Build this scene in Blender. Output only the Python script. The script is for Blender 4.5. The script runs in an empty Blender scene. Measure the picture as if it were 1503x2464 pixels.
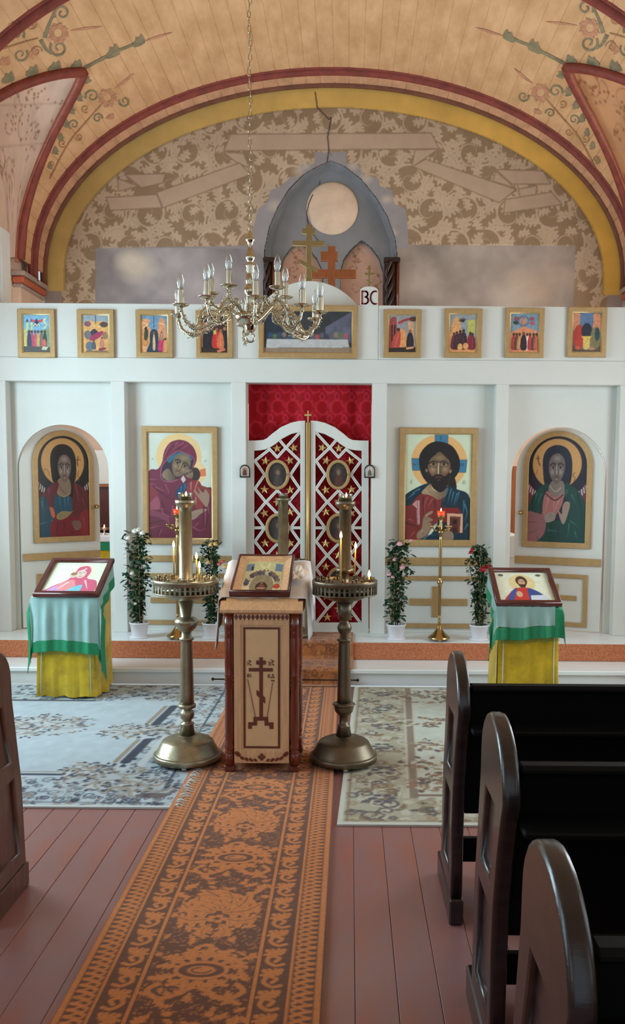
import bpy, math, random
import numpy as np
from mathutils import Matrix, Vector

random.seed(7)
SC = bpy.context.scene
COL = SC.collection
PI = math.pi

# ---------------------------------------------------------------- camera
F_PX, CX, YH, PITCH, ROLL, EYE = 2100.0, 840.0, 1160.0, 0.086, 0.0073, 1.65
CY = YH + F_PX * math.tan(PITCH)
FW = np.array([0, math.cos(PITCH), -math.sin(PITCH)])
_up = np.array([0, math.sin(PITCH), math.cos(PITCH)])
_rt = np.array([1.0, 0, 0])
RT = _rt * math.cos(ROLL) + _up * math.sin(ROLL)
UP = -_rt * math.sin(ROLL) + _up * math.cos(ROLL)
EYEP = np.array([0, 0, EYE])
cam_d = bpy.data.cameras.new('camera')
cam = bpy.data.objects.new('camera', cam_d)
COL.objects.link(cam)
cam_d.sensor_fit = 'AUTO'
cam_d.sensor_width = 36
cam_d.lens = F_PX / 2464 * 36
cam_d.shift_x = (751.5 - CX) / 2464
cam_d.shift_y = (CY - 1232) / 2464
cam_d.clip_start = 0.05
cam.matrix_world = Matrix(((RT[0], UP[0], -FW[0], 0), (RT[1], UP[1], -FW[1], 0), (RT[2], UP[2], -FW[2], EYE), (0, 0, 0, 1)))
SC.camera = cam

# ---------------------------------------------------------------- light
SC.view_settings.view_transform = 'Standard'
SC.view_settings.look = 'None'
SC.view_settings.exposure = 0.0
SC.view_settings.gamma = 1.0
SC.view_settings.use_curve_mapping = False
SC.cycles.use_denoising = True
SC.cycles.max_bounces = 8
SC.cycles.diffuse_bounces = 4
SC.cycles.glossy_bounces = 3
SC.cycles.transmission_bounces = 6
SC.cycles.caustics_reflective = False
SC.cycles.caustics_refractive = False
SC.cycles.sample_clamp_indirect = 4
W = bpy.data.worlds.new('world')
SC.world = W
W.use_nodes = True
W.node_tree.nodes['Background'].inputs[0].default_value = (0.77, 0.93, 1.03, 1)
W.node_tree.nodes['Background'].inputs[1].default_value = 0.75

def area(name, loc, rot, sx, sy, power, col):
    l = bpy.data.lights.new(name, 'AREA')
    l.shape = 'RECTANGLE'; l.size = sx; l.size_y = sy; l.energy = power; l.color = col
    o = bpy.data.objects.new(name, l); COL.objects.link(o)
    o.location = loc; o.rotation_euler = rot
    return o
SKYL, SKYR = (0.60, 0.86, 1.0), (0.82, 0.94, 1.0)
# windows: (y0, y1, z0, z1); daylight enters through these openings
WIN = [(7.95, 9.05, 1.7, 3.85), (4.4, 6.7, 1.0, 3.2), (1.2, 2.8, 1.2, 3.75), (-2.2, -0.6, 1.2, 3.75)]
XWL, XWR = -3.62, 3.24
for k, (y0, y1, z0, z1) in enumerate(WIN):
    area('daylight_left', (XWL - 0.3, (y0 + y1) / 2, (z0 + z1) / 2), (0, -PI / 2, 0), z1 - z0, y1 - y0, [98, 225, 50, 15][k], SKYL if k else (0.84, 0.93, 1.0))
    area('daylight_right', (XWR + 0.3, (y0 + y1) / 2, (z0 + z1) / 2), (0, PI / 2, 0), z1 - z0, y1 - y0, [82, 95, 20, 10][k], SKYR if k else (1.0, 0.93, 0.82))

# ---------------------------------------------------------------- helpers
def ray(x, y): return FW + RT * (x - CX) / F_PX - UP * (y - CY) / F_PX
def atY(x, y, Y):
    d = ray(x, y); return EYEP + d * (Y / d[1])
def atZ(x, y, z):
    d = ray(x, y); return EYEP + d * ((z - EYE) / d[2])
def rect(x0, y0, x1, y1, Y):
    """world X0, X1, Z0, Z1 of an upright rectangle seen in the photo on the plane at depth Y"""
    a, b, c, d = atY(x0, y0, Y), atY(x1, y0, Y), atY(x0, y1, Y), atY(x1, y1, Y)
    return (a[0] + c[0]) / 2, (b[0] + d[0]) / 2, (c[2] + d[2]) / 2, (a[2] + b[2]) / 2
def lin(c):
    c = np.asarray(c, float)
    if c.max() > 1.001: c = c / 255.0
    return np.where(c <= 0.04045, c / 12.92, ((c + 0.055) / 1.055) ** 2.4)

MATS = {}
def mat(name, rgb=(200, 200, 200), rough=0.5, metal=0.0, var=0.08, scale=6.0, bump=0.0, bscale=40.0, rgb2=None, spec=0.5, stretch=(1, 1, 1), coat=0.0, emit=None, estr=0.0, trans=0.0, sheen=0.0, alpha=1.0, attr=False):
    if name in MATS: return MATS[name]
    m = bpy.data.materials.new(name); m.use_nodes = True
    nt = m.node_tree; b = nt.nodes['Principled BSDF']; L = nt.links
    c = lin(rgb)
    b.inputs['Roughness'].default_value = rough
    b.inputs['Metallic'].default_value = metal
    b.inputs['Specular IOR Level'].default_value = spec
    b.inputs['Coat Weight'].default_value = coat
    b.inputs['Coat Roughness'].default_value = 0.15
    if sheen: b.inputs['Sheen Weight'].default_value = sheen
    if trans: b.inputs['Transmission Weight'].default_value = trans
    if name == 'clear glass':      # thin glass: mostly see-through with a surface gloss
        tr = nt.nodes.new('ShaderNodeBsdfTransparent'); tr.inputs[0].default_value = (.96, .98, .97, 1); gl = nt.nodes.new('ShaderNodeBsdfGlossy'); gl.inputs['Roughness'].default_value = .03
        lw = nt.nodes.new('ShaderNodeLayerWeight'); lw.inputs[0].default_value = .35; mx = nt.nodes.new('ShaderNodeMixShader'); ad = nt.nodes.new('ShaderNodeMath'); ad.operation = 'MULTIPLY_ADD'; ad.inputs[1].default_value = .7; ad.inputs[2].default_value = .08; ad.use_clamp = True
        L.new(lw.outputs['Facing'], ad.inputs[0]); L.new(ad.outputs[0], mx.inputs[0]); L.new(tr.outputs[0], mx.inputs[1]); L.new(gl.outputs[0], mx.inputs[2]); L.new(mx.outputs[0], nt.nodes['Material Output'].inputs[0])
        MATS[name] = m; return m
    tc = nt.nodes.new('ShaderNodeTexCoord')
    mp = nt.nodes.new('ShaderNodeMapping'); mp.inputs['Scale'].default_value = stretch
    L.new(tc.outputs['Object'], mp.inputs['Vector'])
    if attr:
        at = nt.nodes.new('ShaderNodeAttribute'); at.attribute_name = 'Col'
        L.new(at.outputs['Color'], b.inputs['Base Color'])
    elif var > 0 or rgb2 is not None:
        c2 = lin(rgb2) if rgb2 is not None else np.clip(c * (1 - 2.2 * var), 0, 1)
        c1 = c if rgb2 is not None else np.clip(c * (1 + var), 0, 1)
        n = nt.nodes.new('ShaderNodeTexNoise'); n.inputs['Scale'].default_value = scale; n.inputs['Detail'].default_value = 6; n.inputs['Roughness'].default_value = 0.62
        L.new(mp.outputs[0], n.inputs['Vector'])
        r = nt.nodes.new('ShaderNodeValToRGB')
        r.color_ramp.elements[0].position = 0.34; r.color_ramp.elements[1].position = 0.66
        r.color_ramp.elements[0].color = (*c2, 1); r.color_ramp.elements[1].color = (*c1, 1)
        L.new(n.outputs[0], r.inputs[0]); L.new(r.outputs[0], b.inputs['Base Color'])
    else:
        b.inputs['Base Color'].default_value = (*c, 1)
    if bump > 0:
        n2 = nt.nodes.new('ShaderNodeTexNoise'); n2.inputs['Scale'].default_value = bscale; n2.inputs['Detail'].default_value = 4
        L.new(mp.outputs[0], n2.inputs['Vector'])
        bp = nt.nodes.new('ShaderNodeBump'); bp.inputs['Strength'].default_value = bump; bp.inputs['Distance'].default_value = 0.01
        L.new(n2.outputs[0], bp.inputs['Height']); L.new(bp.outputs[0], b.inputs['Normal'])
    if emit is not None:
        b.inputs['Emission Color'].default_value = (*lin(emit), 1); b.inputs['Emission Strength'].default_value = estr
    MATS[name] = m
    return m

M = dict(
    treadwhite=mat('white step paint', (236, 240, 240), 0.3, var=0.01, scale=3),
    white=mat('white paint', (214, 213, 206), 0.45, var=0.015, scale=3, bump=0.03, bscale=60),
    plaster=mat('pink plaster', (232, 204, 184), 0.9, var=0.06, scale=3, bump=0.12, bscale=30),
    wallwhite=mat('white plaster', (215, 215, 212), 0.9, var=0.03, scale=3, bump=0.1),
    gold=mat('gold paint', (180, 146, 98), 0.48, metal=0.25, var=0.05, scale=20, bump=0.04, bscale=90),
    goldhi=mat('gold bead', (206, 172, 112), 0.3, metal=0.6, var=0.03),
    red=mat('rib red', (138, 62, 50), 0.6, var=0.14, scale=9, bump=0.15),
    redlight=mat('rib pink', (176, 104, 84), 0.6, var=0.12, scale=9),
    ribline=mat('rib brown', (120, 72, 48), 0.6, var=0.12, scale=9),
    paint=mat('painted picture', rough=0.42, attr=True, bump=0.03, bscale=120),
    fresco=mat('painted plaster', rough=0.92, attr=True, bump=0.1, bscale=25),
    pile=mat('carpet pile', rough=1.0, attr=True, bump=0.5, bscale=420, spec=0.1, sheen=0.2),
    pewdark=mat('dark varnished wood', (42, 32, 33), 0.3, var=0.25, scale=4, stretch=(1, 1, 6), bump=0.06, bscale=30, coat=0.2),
    pewshade=mat('shaded pew wood', (5, 5, 6), 0.65, var=0.2, scale=4, stretch=(1, 6, 1), bump=0.05, spec=0.15),  # dark brown wood with the shade behind the pews put into its colour
    pewbrown=mat('brown varnished wood', (86, 54, 43), 0.35, var=0.2, scale=4, stretch=(6, 6, 1), bump=0.05, coat=0.2),
    brass=mat('aged brass', (168, 158, 132), 0.36, metal=0.9, var=0.12, scale=8, bump=0.05, bscale=60),
    bronze=mat('bronze paint', (120, 108, 90), 0.38, metal=0.85, var=0.1, scale=8, bump=0.05, bscale=60),
    chrome=mat('polished gilt brass', (206, 198, 176), 0.13, metal=1.0, var=0.05, scale=14),
    yellowbrass=mat('polished brass', (186, 156, 104), 0.22, metal=1.0, var=0.06),
    iron=mat('dark rod', (58, 46, 38), 0.35, metal=0.8, var=0.1),
    mahog=mat('mahogany varnish', (112, 44, 26), 0.22, var=0.16, scale=5, stretch=(8, 8, 1), coat=0.6),
    birch=mat('pale carved wood', (228, 184, 140), 0.5, var=0.08, scale=5, stretch=(10, 10, 1), bump=0.03),
    birch2=mat('pale smooth panel', (234, 198, 152), 0.5, var=0.035, scale=8),
    inlay=mat('brown inlay', (112, 58, 44), 0.4, var=0.12, scale=20),
    letter=mat('dark letter', (66, 40, 30), 0.5, var=0),
    frame=mat('dark red frame', (82, 30, 26), 0.3, var=0.15, scale=6, coat=0.4),
    linen=mat('white linen', (226, 224, 226), 0.85, var=0.02, bump=0.1, bscale=60),
    sheer=mat('pale satin', (142, 176, 170), 0.4, var=0.05, scale=7, bump=0.1, bscale=50, sheen=0.3),
    green=mat('green satin', (16, 132, 86), 0.5, var=0.12, scale=30, stretch=(8, 8, 1), bump=0.2, bscale=80),
    yellow=mat('yellow brocade', (208, 174, 30), 0.3, var=0.16, scale=7, bump=0.25, bscale=24, sheen=0.3, metal=0.15),
    orange=mat('step carpet', (214, 134, 96), 1.0, rgb2=(166, 100, 70), scale=60, bump=0.6, bscale=200, spec=0.1),
    pot=mat('white flower pot', (226, 222, 226), 0.4, var=0.02),
    soil=mat('soil', (60, 46, 36), 1.0, var=0.2, scale=40),
    leaf=mat('dark leaf', (42, 78, 46), 0.45, rgb2=(20, 48, 32), scale=30),
    stem=mat('green stem', (70, 84, 52), 0.7, var=0.15),
    bamboo=mat('bamboo stick', (176, 150, 96), 0.6, var=0.1),
    wax=mat('honey wax', (206, 160, 66), 0.5, var=0.05),
    flame=mat('flame', (255, 220, 150), 0.5, var=0, emit=(255, 196, 104), estr=40),
    redglass=mat('red lamp glass', (196, 66, 36), 0.2, var=0.05, emit=(230, 80, 30), estr=0.6),
    glass=mat('clear glass', (255, 255, 255), 0.02, var=0, trans=1.0),
    greenglass=mat('green glass', (60, 90, 40), 0.1, var=0.1, scale=20, coat=0.5),
    bulbwhite=mat('bulb neck', (232, 236, 236), 0.3, var=0),
    walnut=mat('brown wood', (150, 84, 42), 0.45, var=0.1, scale=5, stretch=(8, 8, 1)),
    columnwood=mat('dark carved wood', (46, 26, 22), 0.4, var=0.2, scale=10),
    greyblue=mat('grey blue paint', (128, 132, 138), 0.85, var=0.1, scale=5, bump=0.1),
    floor=mat('red brown floor paint', (158, 92, 76), 0.33, rgb2=(136, 110, 114), scale=2.2, stretch=(1, 0.35, 1), bump=0.05, bscale=14),
    darkfloor=mat('floor joint', (50, 32, 26), 0.8, var=0.1),
    redcloth=None, paper=mat('paper', (228, 214, 200), 0.8, var=0.03),
    blackframe=mat('black frame', (30, 24, 22), 0.35, var=0.05), silver=mat('silver foil', (200, 190, 180), 0.3, metal=0.7, var=0.1, scale=60),
    redletter=mat('red letter', (150, 24, 30), 0.4, var=0.05), bluepaint=mat('blue paint', (52, 84, 112), 0.5, var=0.05),
    rose_white=mat('white petals', (232, 226, 214), 0.7, var=0.03), rose_yellow=mat('cream petals', (226, 184, 112), 0.7, var=0.06),
    rose_pink=mat('pink petals', (226, 170, 178), 0.7, var=0.05), rose_red=mat('red petals', (166, 26, 34), 0.6, var=0.1), rose_orange=mat('salmon petals', (206, 112, 86), 0.7, var=0.08),
    fringe=mat('rug fringe', (206, 208, 204), 0.95, var=0.05), corbel=mat('corbel red', (196, 106, 76), 0.8, var=0.08, scale=8), stone=mat('corbel grey', (176, 160, 150), 0.85, var=0.06, scale=8),
)

def tag(o, label=None, cat=None, group=None, kind=None):
    if label: o['label'] = label
    if cat: o['category'] = cat
    if group: o['group'] = group
    if kind: o['kind'] = kind
    return o
def link(name, me, parent=None):
    o = bpy.data.objects.new(name, me); COL.objects.link(o)
    if parent is not None: o.parent = parent
    return o
def empty(name, loc=(0, 0, 0), rz=0.0, parent=None, rx=0.0):
    o = bpy.data.objects.new(name, None); COL.objects.link(o)
    o.empty_display_size = 0.05
    o.location = loc; o.rotation_euler = (rx, 0, rz)
    if parent is not None: o.parent = parent
    return o

class MB:
    def __init__(s): s.v = []; s.f = []; s.sm = []
    def add(s, v, f, sm=False):
        k = len(s.v); s.v += [tuple(map(float, p)) for p in v]
        s.f += [tuple(i + k for i in q) for q in f]; s.sm += [sm] * len(f); return s
    def box(s, x0, x1, y0, y1, z0, z1, c=0.0):
        x0, x1 = min(x0, x1), max(x0, x1); y0, y1 = min(y0, y1), max(y0, y1); z0, z1 = min(z0, z1), max(z0, z1)
        if c <= 0:
            v = [(x, y, z) for x in (x0, x1) for y in (y0, y1) for z in (z0, z1)]
            return s.add(v, [(0, 1, 3, 2), (4, 6, 7, 5), (0, 4, 5, 1), (2, 3, 7, 6), (0, 2, 6, 4), (1, 5, 7, 3)])
        c = min(c, (x1 - x0) * .45, (y1 - y0) * .45, (z1 - z0) * .45)
        v = []; idx = {}
        for ix, x in enumerate((x0, x1)):
            for iy, y in enumerate((y0, y1)):
                for iz, z in enumerate((z0, z1)):
                    sx, sy, sz = 1 - 2 * ix, 1 - 2 * iy, 1 - 2 * iz
                    for ax in range(3):
                        p = [x + sx * c, y + sy * c, z + sz * c]; p[ax] = (x, y, z)[ax]
                        idx[ix, iy, iz, ax] = len(v); v.append(p)
        g = lambda a, b, c_, ax: idx[a, b, c_, ax]
        f = []
        for q in (0, 1):
            o = [(q, 0, 0), (q, 1, 0), (q, 1, 1), (q, 0, 1)]; f.append([g(*t, 0) for t in (o if q else o[::-1])])
            o = [(0, q, 0), (0, q, 1), (1, q, 1), (1, q, 0)]; f.append([g(*t, 1) for t in (o if q else o[::-1])])
            o = [(0, 0, q), (1, 0, q), (1, 1, q), (0, 1, q)]; f.append([g(*t, 2) for t in (o if q else o[::-1])])
        for a in (0, 1):
            for b in (0, 1):
                f.append([g(a, b, 0, 0), g(a, b, 1, 0), g(a, b, 1, 1), g(a, b, 0, 1)])
                f.append([g(a, 0, b, 0), g(a, 1, b, 0), g(a, 1, b, 2), g(a, 0, b, 2)])
                f.append([g(0, a, b, 1), g(1, a, b, 1), g(1, a, b, 2), g(0, a, b, 2)])
                for d in (0, 1): f.append([g(a, b, d, 0), g(a, b, d, 1), g(a, b, d, 2)])
        return s.add(v, f)
    def lathe(s, prof, n=24, c=(0, 0, 0), sm=True, flute=0, fl=0.0):
        v = []; f = []
        for r, z in prof:
            for k in range(n):
                t = 2 * PI * k / n; rr = r * (1 + fl * math.cos(flute * t)) if flute else r
                v.append((c[0] + rr * math.cos(t), c[1] + rr * math.sin(t), c[2] + z))
        m = len(prof)
        for i in range(m - 1):
            for k in range(n):
                k2 = (k + 1) % n
                f.append((i * n + k, i * n + k2, (i + 1) * n + k2, (i + 1) * n + k))
        if prof[0][0] > 1e-5: f.append(tuple(range(n))[::-1])
        if prof[-1][0] > 1e-5: f.append(tuple((m - 1) * n + k for k in range(n)))
        return s.add(v, f, sm)
    def tube(s, pts, rad, n=8, cap=True, sm=True):
        pts = [Vector(p) for p in pts]; m = len(pts)
        if not hasattr(rad, '__len__'): rad = [rad] * m
        v = []; f = []; prev = None
        for i, p in enumerate(pts):
            d = (pts[min(i + 1, m - 1)] - pts[max(i - 1, 0)])
            if d.length < 1e-9: d = Vector((0, 0, 1))
            d.normalize()
            if prev is None:
                a = Vector((0, 0, 1)) if abs(d.z) < 0.9 else Vector((1, 0, 0)); x = d.cross(a).normalized()
            else:
                x = (prev - d * prev.dot(d))
                x = x.normalized() if x.length > 1e-6 else d.orthogonal().normalized()
            prev = x; y = d.cross(x)
            for k in range(n):
                t = 2 * PI * k / n; v.append(p + (x * math.cos(t) + y * math.sin(t)) * rad[i])
        for i in range(m - 1):
            for k in range(n):
                k2 = (k + 1) % n; f.append((i * n + k, i * n + k2, (i + 1) * n + k2, (i + 1) * n + k))
        if cap: f.append(tuple(range(n))[::-1]); f.append(tuple((m - 1) * n + k for k in range(n)))
        return s.add(v, f, sm)
    def sweep(s, pts, prof, frame, closed_prof=True, sm=False):
        """sweep a 2D profile (a, b) along pts; frame(i) -> (axis_a, axis_b)"""
        v = []; f = []; n = len(prof); m = len(pts)
        for i, p in enumerate(pts):
            A, B = frame(i)
            for a, b in prof: v.append(tuple(np.asarray(p) + np.asarray(A) * a + np.asarray(B) * b))
        for i in range(m - 1):
            for k in range(n if closed_prof else n - 1):
                k2 = (k + 1) % n; f.append((i * n + k, i * n + k2, (i + 1) * n + k2, (i + 1) * n + k))
        if closed_prof: f.append(tuple(range(n))[::-1]); f.append(tuple((m - 1) * n + k for k in range(n)))
        return s.add(v, f, sm)
    def grid(s, P, sm=True):
        P = np.asarray(P, float); h, w = P.shape[:2]
        f = [(i * w + j, i * w + j + 1, (i + 1) * w + j + 1, (i + 1) * w + j) for i in range(h - 1) for j in range(w - 1)]
        return s.add(P.reshape(-1, 3), f, sm)
    def data(s, name, m):
        me = bpy.data.meshes.new(name); me.from_pydata(s.v, [], s.f); me.update()
        me.polygons.foreach_set('use_smooth', s.sm)
        if m is not None: me.materials.append(m)
        return me
    def build(s, name, m, parent=None, solid=0.0):
        o = link(name, s.data(name, m), parent)
        if solid:
            md = o.modifiers.new('solid', 'SOLIDIFY'); md.thickness = solid; md.offset = 0
        return o

def plate_mesh(name, polys, thick, bev, m):
    """flat plate in local XZ (front towards -Y at y=0, back at y=thick), outline + holes, rounded edges"""
    cu = bpy.data.curves.new(name, 'CURVE'); cu.dimensions = '2D'; cu.fill_mode = 'BOTH'
    bev = min(bev, thick * 0.49)
    cu.extrude = thick / 2 - bev; cu.bevel_depth = bev; cu.bevel_resolution = 1; cu.offset = -bev
    for poly in polys:
        sp = cu.splines.new('POLY'); sp.points.add(len(poly) - 1)
        for i, (a, b) in enumerate(poly): sp.points[i].co = (a, b, 0, 1)
        sp.use_cyclic_u = True
    o = bpy.data.objects.new(name, cu); COL.objects.link(o)
    dg = bpy.context.evaluated_depsgraph_get(); dg.update()
    me = bpy.data.meshes.new_from_object(o.evaluated_get(dg))
    bpy.data.objects.remove(o); bpy.data.curves.remove(cu)
    me.name = name
    me.transform(Matrix(((1, 0, 0, 0), (0, 0, -1, thick / 2), (0, 1, 0, 0), (0, 0, 0, 1))))
    me.materials.clear(); me.materials.append(m)
    return me
def plate(name, polys, thick, bev, m, parent=None, loc=(0, 0, 0), rz=0.0):
    o = link(name, plate_mesh(name, polys, thick, bev, m), parent)
    o.location = loc; o.rotation_euler = (0, 0, rz)
    return o
def rpoly(x0, x1, z0, z1): return [(x0, z0), (x1, z0), (x1, z1), (x0, z1)]
def archpoly(x0, x1, z0, z1, k=1.0, n=28):
    """rectangle with an elliptical arched top reaching z1"""
    r = (x1 - x0) / 2; h = r * k; c = (x0 + x1) / 2
    return [(x0, z0), (x1, z0)] + [(c + r * math.cos(PI * i / n), z1 - h + h * math.sin(PI * i / n)) for i in range(n + 1)]
def crosspoly(cx, bars, v):
    """union outline of an upright bar v=(x0,x1,z0,z1) with horizontal bars [(x0,x1,z0,z1)] listed from the top"""
    x0, x1, z0, z1 = v; L = [(x0, z1)]; R = [(x1, z1)]
    for a, b, lo, hi in bars:
        L += [(x0, hi), (a, hi), (a, lo), (x0, lo)]; R += [(x1, hi), (b, hi), (b, lo), (x1, lo)]
    return L + [(x0, z0), (x1, z0)] + R[::-1]

# ---------------------------------------------------------------- painter: colour grids for flat pictures, frescoes, rugs
def spline(pts, n=5, closed=True):
    P = np.asarray(pts, float); m = len(P); out = []
    for i in range(m if closed else m - 1):
        if closed: a, b, c, d = P[(i - 1) % m], P[i], P[(i + 1) % m], P[(i + 2) % m]
        else: a, b, c, d = P[max(i - 1, 0)], P[i], P[i + 1], P[min(i + 2, m - 1)]
        for k in range(n):
            t = k / n
            out.append(0.5 * (2 * b + (c - a) * t + (2 * a - 5 * b + 4 * c - d) * t * t + (3 * b - a - 3 * c + d) * t ** 3))
    if not closed: out.append(P[-1])
    return np.array(out)
def vnoise(h, w, cell, seed, octaves=3):
    rg = np.random.default_rng(seed); out = np.zeros((h, w)); amp = 1.0; tot = 0
    for o in range(octaves):
        gh, gw = int(h / cell) + 3, int(w / cell) + 3
        g = rg.random((gh, gw)); yy = np.arange(h) / cell; xx = np.arange(w) / cell
        y0 = yy.astype(int); x0 = xx.astype(int); fy = (yy - y0)[:, None]; fx = (xx - x0)[None]
        fy = fy * fy * (3 - 2 * fy); fx = fx * fx * (3 - 2 * fx)
        a = g[y0][:, x0]; b = g[y0][:, x0 + 1]; c = g[y0 + 1][:, x0]; d = g[y0 + 1][:, x0 + 1]
        out += amp * ((a * (1 - fx) + b * fx) * (1 - fy) + (c * (1 - fx) + d * fx) * fy); tot += amp
        amp *= 0.5; cell = max(cell / 2, 1)
    return out / tot
class Paint:
    def __init__(s, x0, y0, x1, y1, nx, ny, bg):
        s.x = np.linspace(x0, x1, nx); s.y = np.linspace(y0, y1, ny); s.nx, s.ny = nx, ny
        s.dx = abs(s.x[1] - s.x[0]); s.dy = abs(s.y[1] - s.y[0])
        s.img = np.zeros((ny, nx, 3)); s.img[:] = np.asarray(bg, float) / 255
        s.box = (x0, y0, x1, y1)
    def _win(s, xa, ya, xb, yb):
        i0, i1 = np.searchsorted(s.x, [xa, xb]); j0, j1 = np.searchsorted(s.y, [ya, yb])
        return max(i0 - 1, 0), min(i1 + 1, s.nx), max(j0 - 1, 0), min(j1 + 1, s.ny)
    def _blend(s, w, a, col):
        i0, i1, j0, j1 = w; c = np.asarray(col, float) / 255
        r = s.img[j0:j1, i0:i1]; r += a[..., None] * (c - r)
    def poly(s, pts, col, sm=1, al=1.0, grad=None):
        P = spline(pts) if sm and len(pts) > 2 else np.asarray(pts, float)
        w = s._win(P[:, 0].min(), P[:, 1].min(), P[:, 0].max(), P[:, 1].max()); i0, i1, j0, j1 = w
        if i1 <= i0 or j1 <= j0: return s
        X = s.x[i0:i1][None]; Y = s.y[j0:j1][:, None]; a = np.zeros((j1 - j0, i1 - i0))
        # sample on a doubled grid (4 sub-samples) so that outlines stay smooth
        Xs = np.concatenate([X - s.dx / 4, X + s.dx / 4], 1); Ys = np.concatenate([Y - s.dy / 4, Y + s.dy / 4], 0); ins = np.zeros((Ys.shape[0], Xs.shape[1]), bool)
        for k in range(len(P)):
            (xa, ya), (xb, yb) = P[k - 1], P[k]
            if ya == yb: continue
            c = ((Ys > min(ya, yb)) & (Ys <= max(ya, yb))).ravel()
            if not c.any(): continue
            ins[c] ^= Xs < xa + (Ys[c] - ya) * (xb - xa) / (yb - ya)
        h_, w_ = a.shape; a = (ins[:h_, :w_].astype(float) + ins[h_:, :w_] + ins[:h_, w_:] + ins[h_:, w_:]) * (al / 4)
        if grad is not None:      # (dx, dy, colour2): blend towards colour2 along the direction
            gx, gy, c2 = grad
            t = (X - P[:, 0].min()) / max(np.ptp(P[:, 0]), 1e-6) * gx + (Y - P[:, 1].min()) / max(np.ptp(P[:, 1]), 1e-6) * gy
            t = np.clip(t, 0, 1)[..., None]; c = np.asarray(col, float) / 255 * (1 - t) + np.asarray(c2, float) / 255 * t
            r = s.img[j0:j1, i0:i1]; r += a[..., None] * (c - r)
        else: s._blend(w, a, col)
        return s
    def ell(s, cx, cy, rx, ry, col, al=1.0, rot=0.0, soft=0.0):
        R = max(rx, ry); w = s._win(cx - R, cy - R, cx + R, cy + R); i0, i1, j0, j1 = w
        if i1 <= i0 or j1 <= j0: return s
        X = s.x[i0:i1][None] - cx; Y = s.y[j0:j1][:, None] - cy; c, q = math.cos(rot), math.sin(rot)
        d = np.sqrt(((X * c + Y * q) / rx) ** 2 + ((-X * q + Y * c) / ry) ** 2)
        e = 0.7 * s.dx / min(rx, ry)
        a = np.clip((1 - d) / soft, 0, 1) if soft else np.clip((1 - d) / (2 * e) + .5, 0, 1)
        s._blend(w, a * al, col); return s
    def line(s, pts, wd, col, al=1.0, sm=1, taper=False):
        P = spline(pts, 5, False) if sm and len(pts) > 2 else np.asarray(pts, float)
        n = len(P) - 1; h = wd / 2; e = 0.6 * max(s.dx, s.dy)
        w = s._win(P[:, 0].min() - h - e, P[:, 1].min() - h - e, P[:, 0].max() + h + e, P[:, 1].max() + h + e); i0, i1, j0, j1 = w
        if i1 <= i0 or j1 <= j0: return s
        X = s.x[i0:i1][None]; Y = s.y[j0:j1][:, None]; A = np.zeros((j1 - j0, i1 - i0))
        for k in range(n):
            (xa, ya), (xb, yb) = P[k], P[k + 1]; dx, dy = xb - xa, yb - ya; l2 = dx * dx + dy * dy + 1e-12
            t = np.clip(((X - xa) * dx + (Y - ya) * dy) / l2, 0, 1)
            d = np.hypot(X - xa - t * dx, Y - ya - t * dy)
            hh = h * (1 - 0.85 * (k + t) / n) if taper else h
            A = np.maximum(A, np.clip((hh - d) / (2 * e) + .5, 0, 1) * np.minimum(1, np.maximum(hh / e, .25)))
        s._blend(w, A * al, col); return s
    def mottle(s, amt, cell, seed, tint=None):
        n = (vnoise(s.ny, s.nx, cell, seed) - .5) * 2 * amt
        if tint is None: s.img *= (1 + n[..., None])
        else: s.img += n[..., None] * np.asarray(tint)
        return s
    def mesh(s, name, m, fn, keep=None):
        """fn(u, v) arrays -> X, Y, Z arrays; v runs down the picture"""
        s.img = np.clip(s.img, 0, 1)
        u, v = np.meshgrid(np.linspace(0, 1, s.nx), np.linspace(0, 1, s.ny))
        X, Y, Z = fn(u, v); co = np.stack([X + 0 * u, Y + 0 * u, Z + 0 * u], -1).reshape(-1, 3)
        q = np.arange(s.nx * s.ny).reshape(s.ny, s.nx)
        F = np.stack([q[1:, :-1], q[1:, 1:], q[:-1, 1:], q[:-1, :-1]], -1).reshape(-1, 4)
        if keep is not None:
            k = keep.reshape(-1); F = F[k[F].all(1)]
        used = np.unique(F); mp = np.full(len(co), -1); mp[used] = np.arange(len(used))
        co = co[used]; F = mp[F]; cl = lin(s.img.reshape(-1, 3)[used] * 0.9999)
        me = bpy.data.meshes.new(name); nf = len(F)
        me.vertices.add(len(co)); me.vertices.foreach_set('co', co.astype(np.float32).ravel())
        me.loops.add(nf * 4); me.loops.foreach_set('vertex_index', F.astype(np.int32).ravel())
        me.polygons.add(nf); me.polygons.foreach_set('loop_start', np.arange(nf, dtype=np.int32) * 4)
        me.update(calc_edges=True)
        ca = me.color_attributes.new('Col', 'FLOAT_COLOR', 'POINT')
        ca.data.foreach_set('color', np.concatenate([cl, np.ones((len(cl), 1))], 1).astype(np.float32).ravel())
        me.materials.append(m); me.validate(); return me
    def upright(s, name, parent, x0, x1, z0, z1, y, keep=None, m=None):
        return link(name, s.mesh(name, m or M['paint'], lambda u, v: (x0 + (x1 - x0) * u, y, z1 + (z0 - z1) * v), keep), parent)

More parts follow.
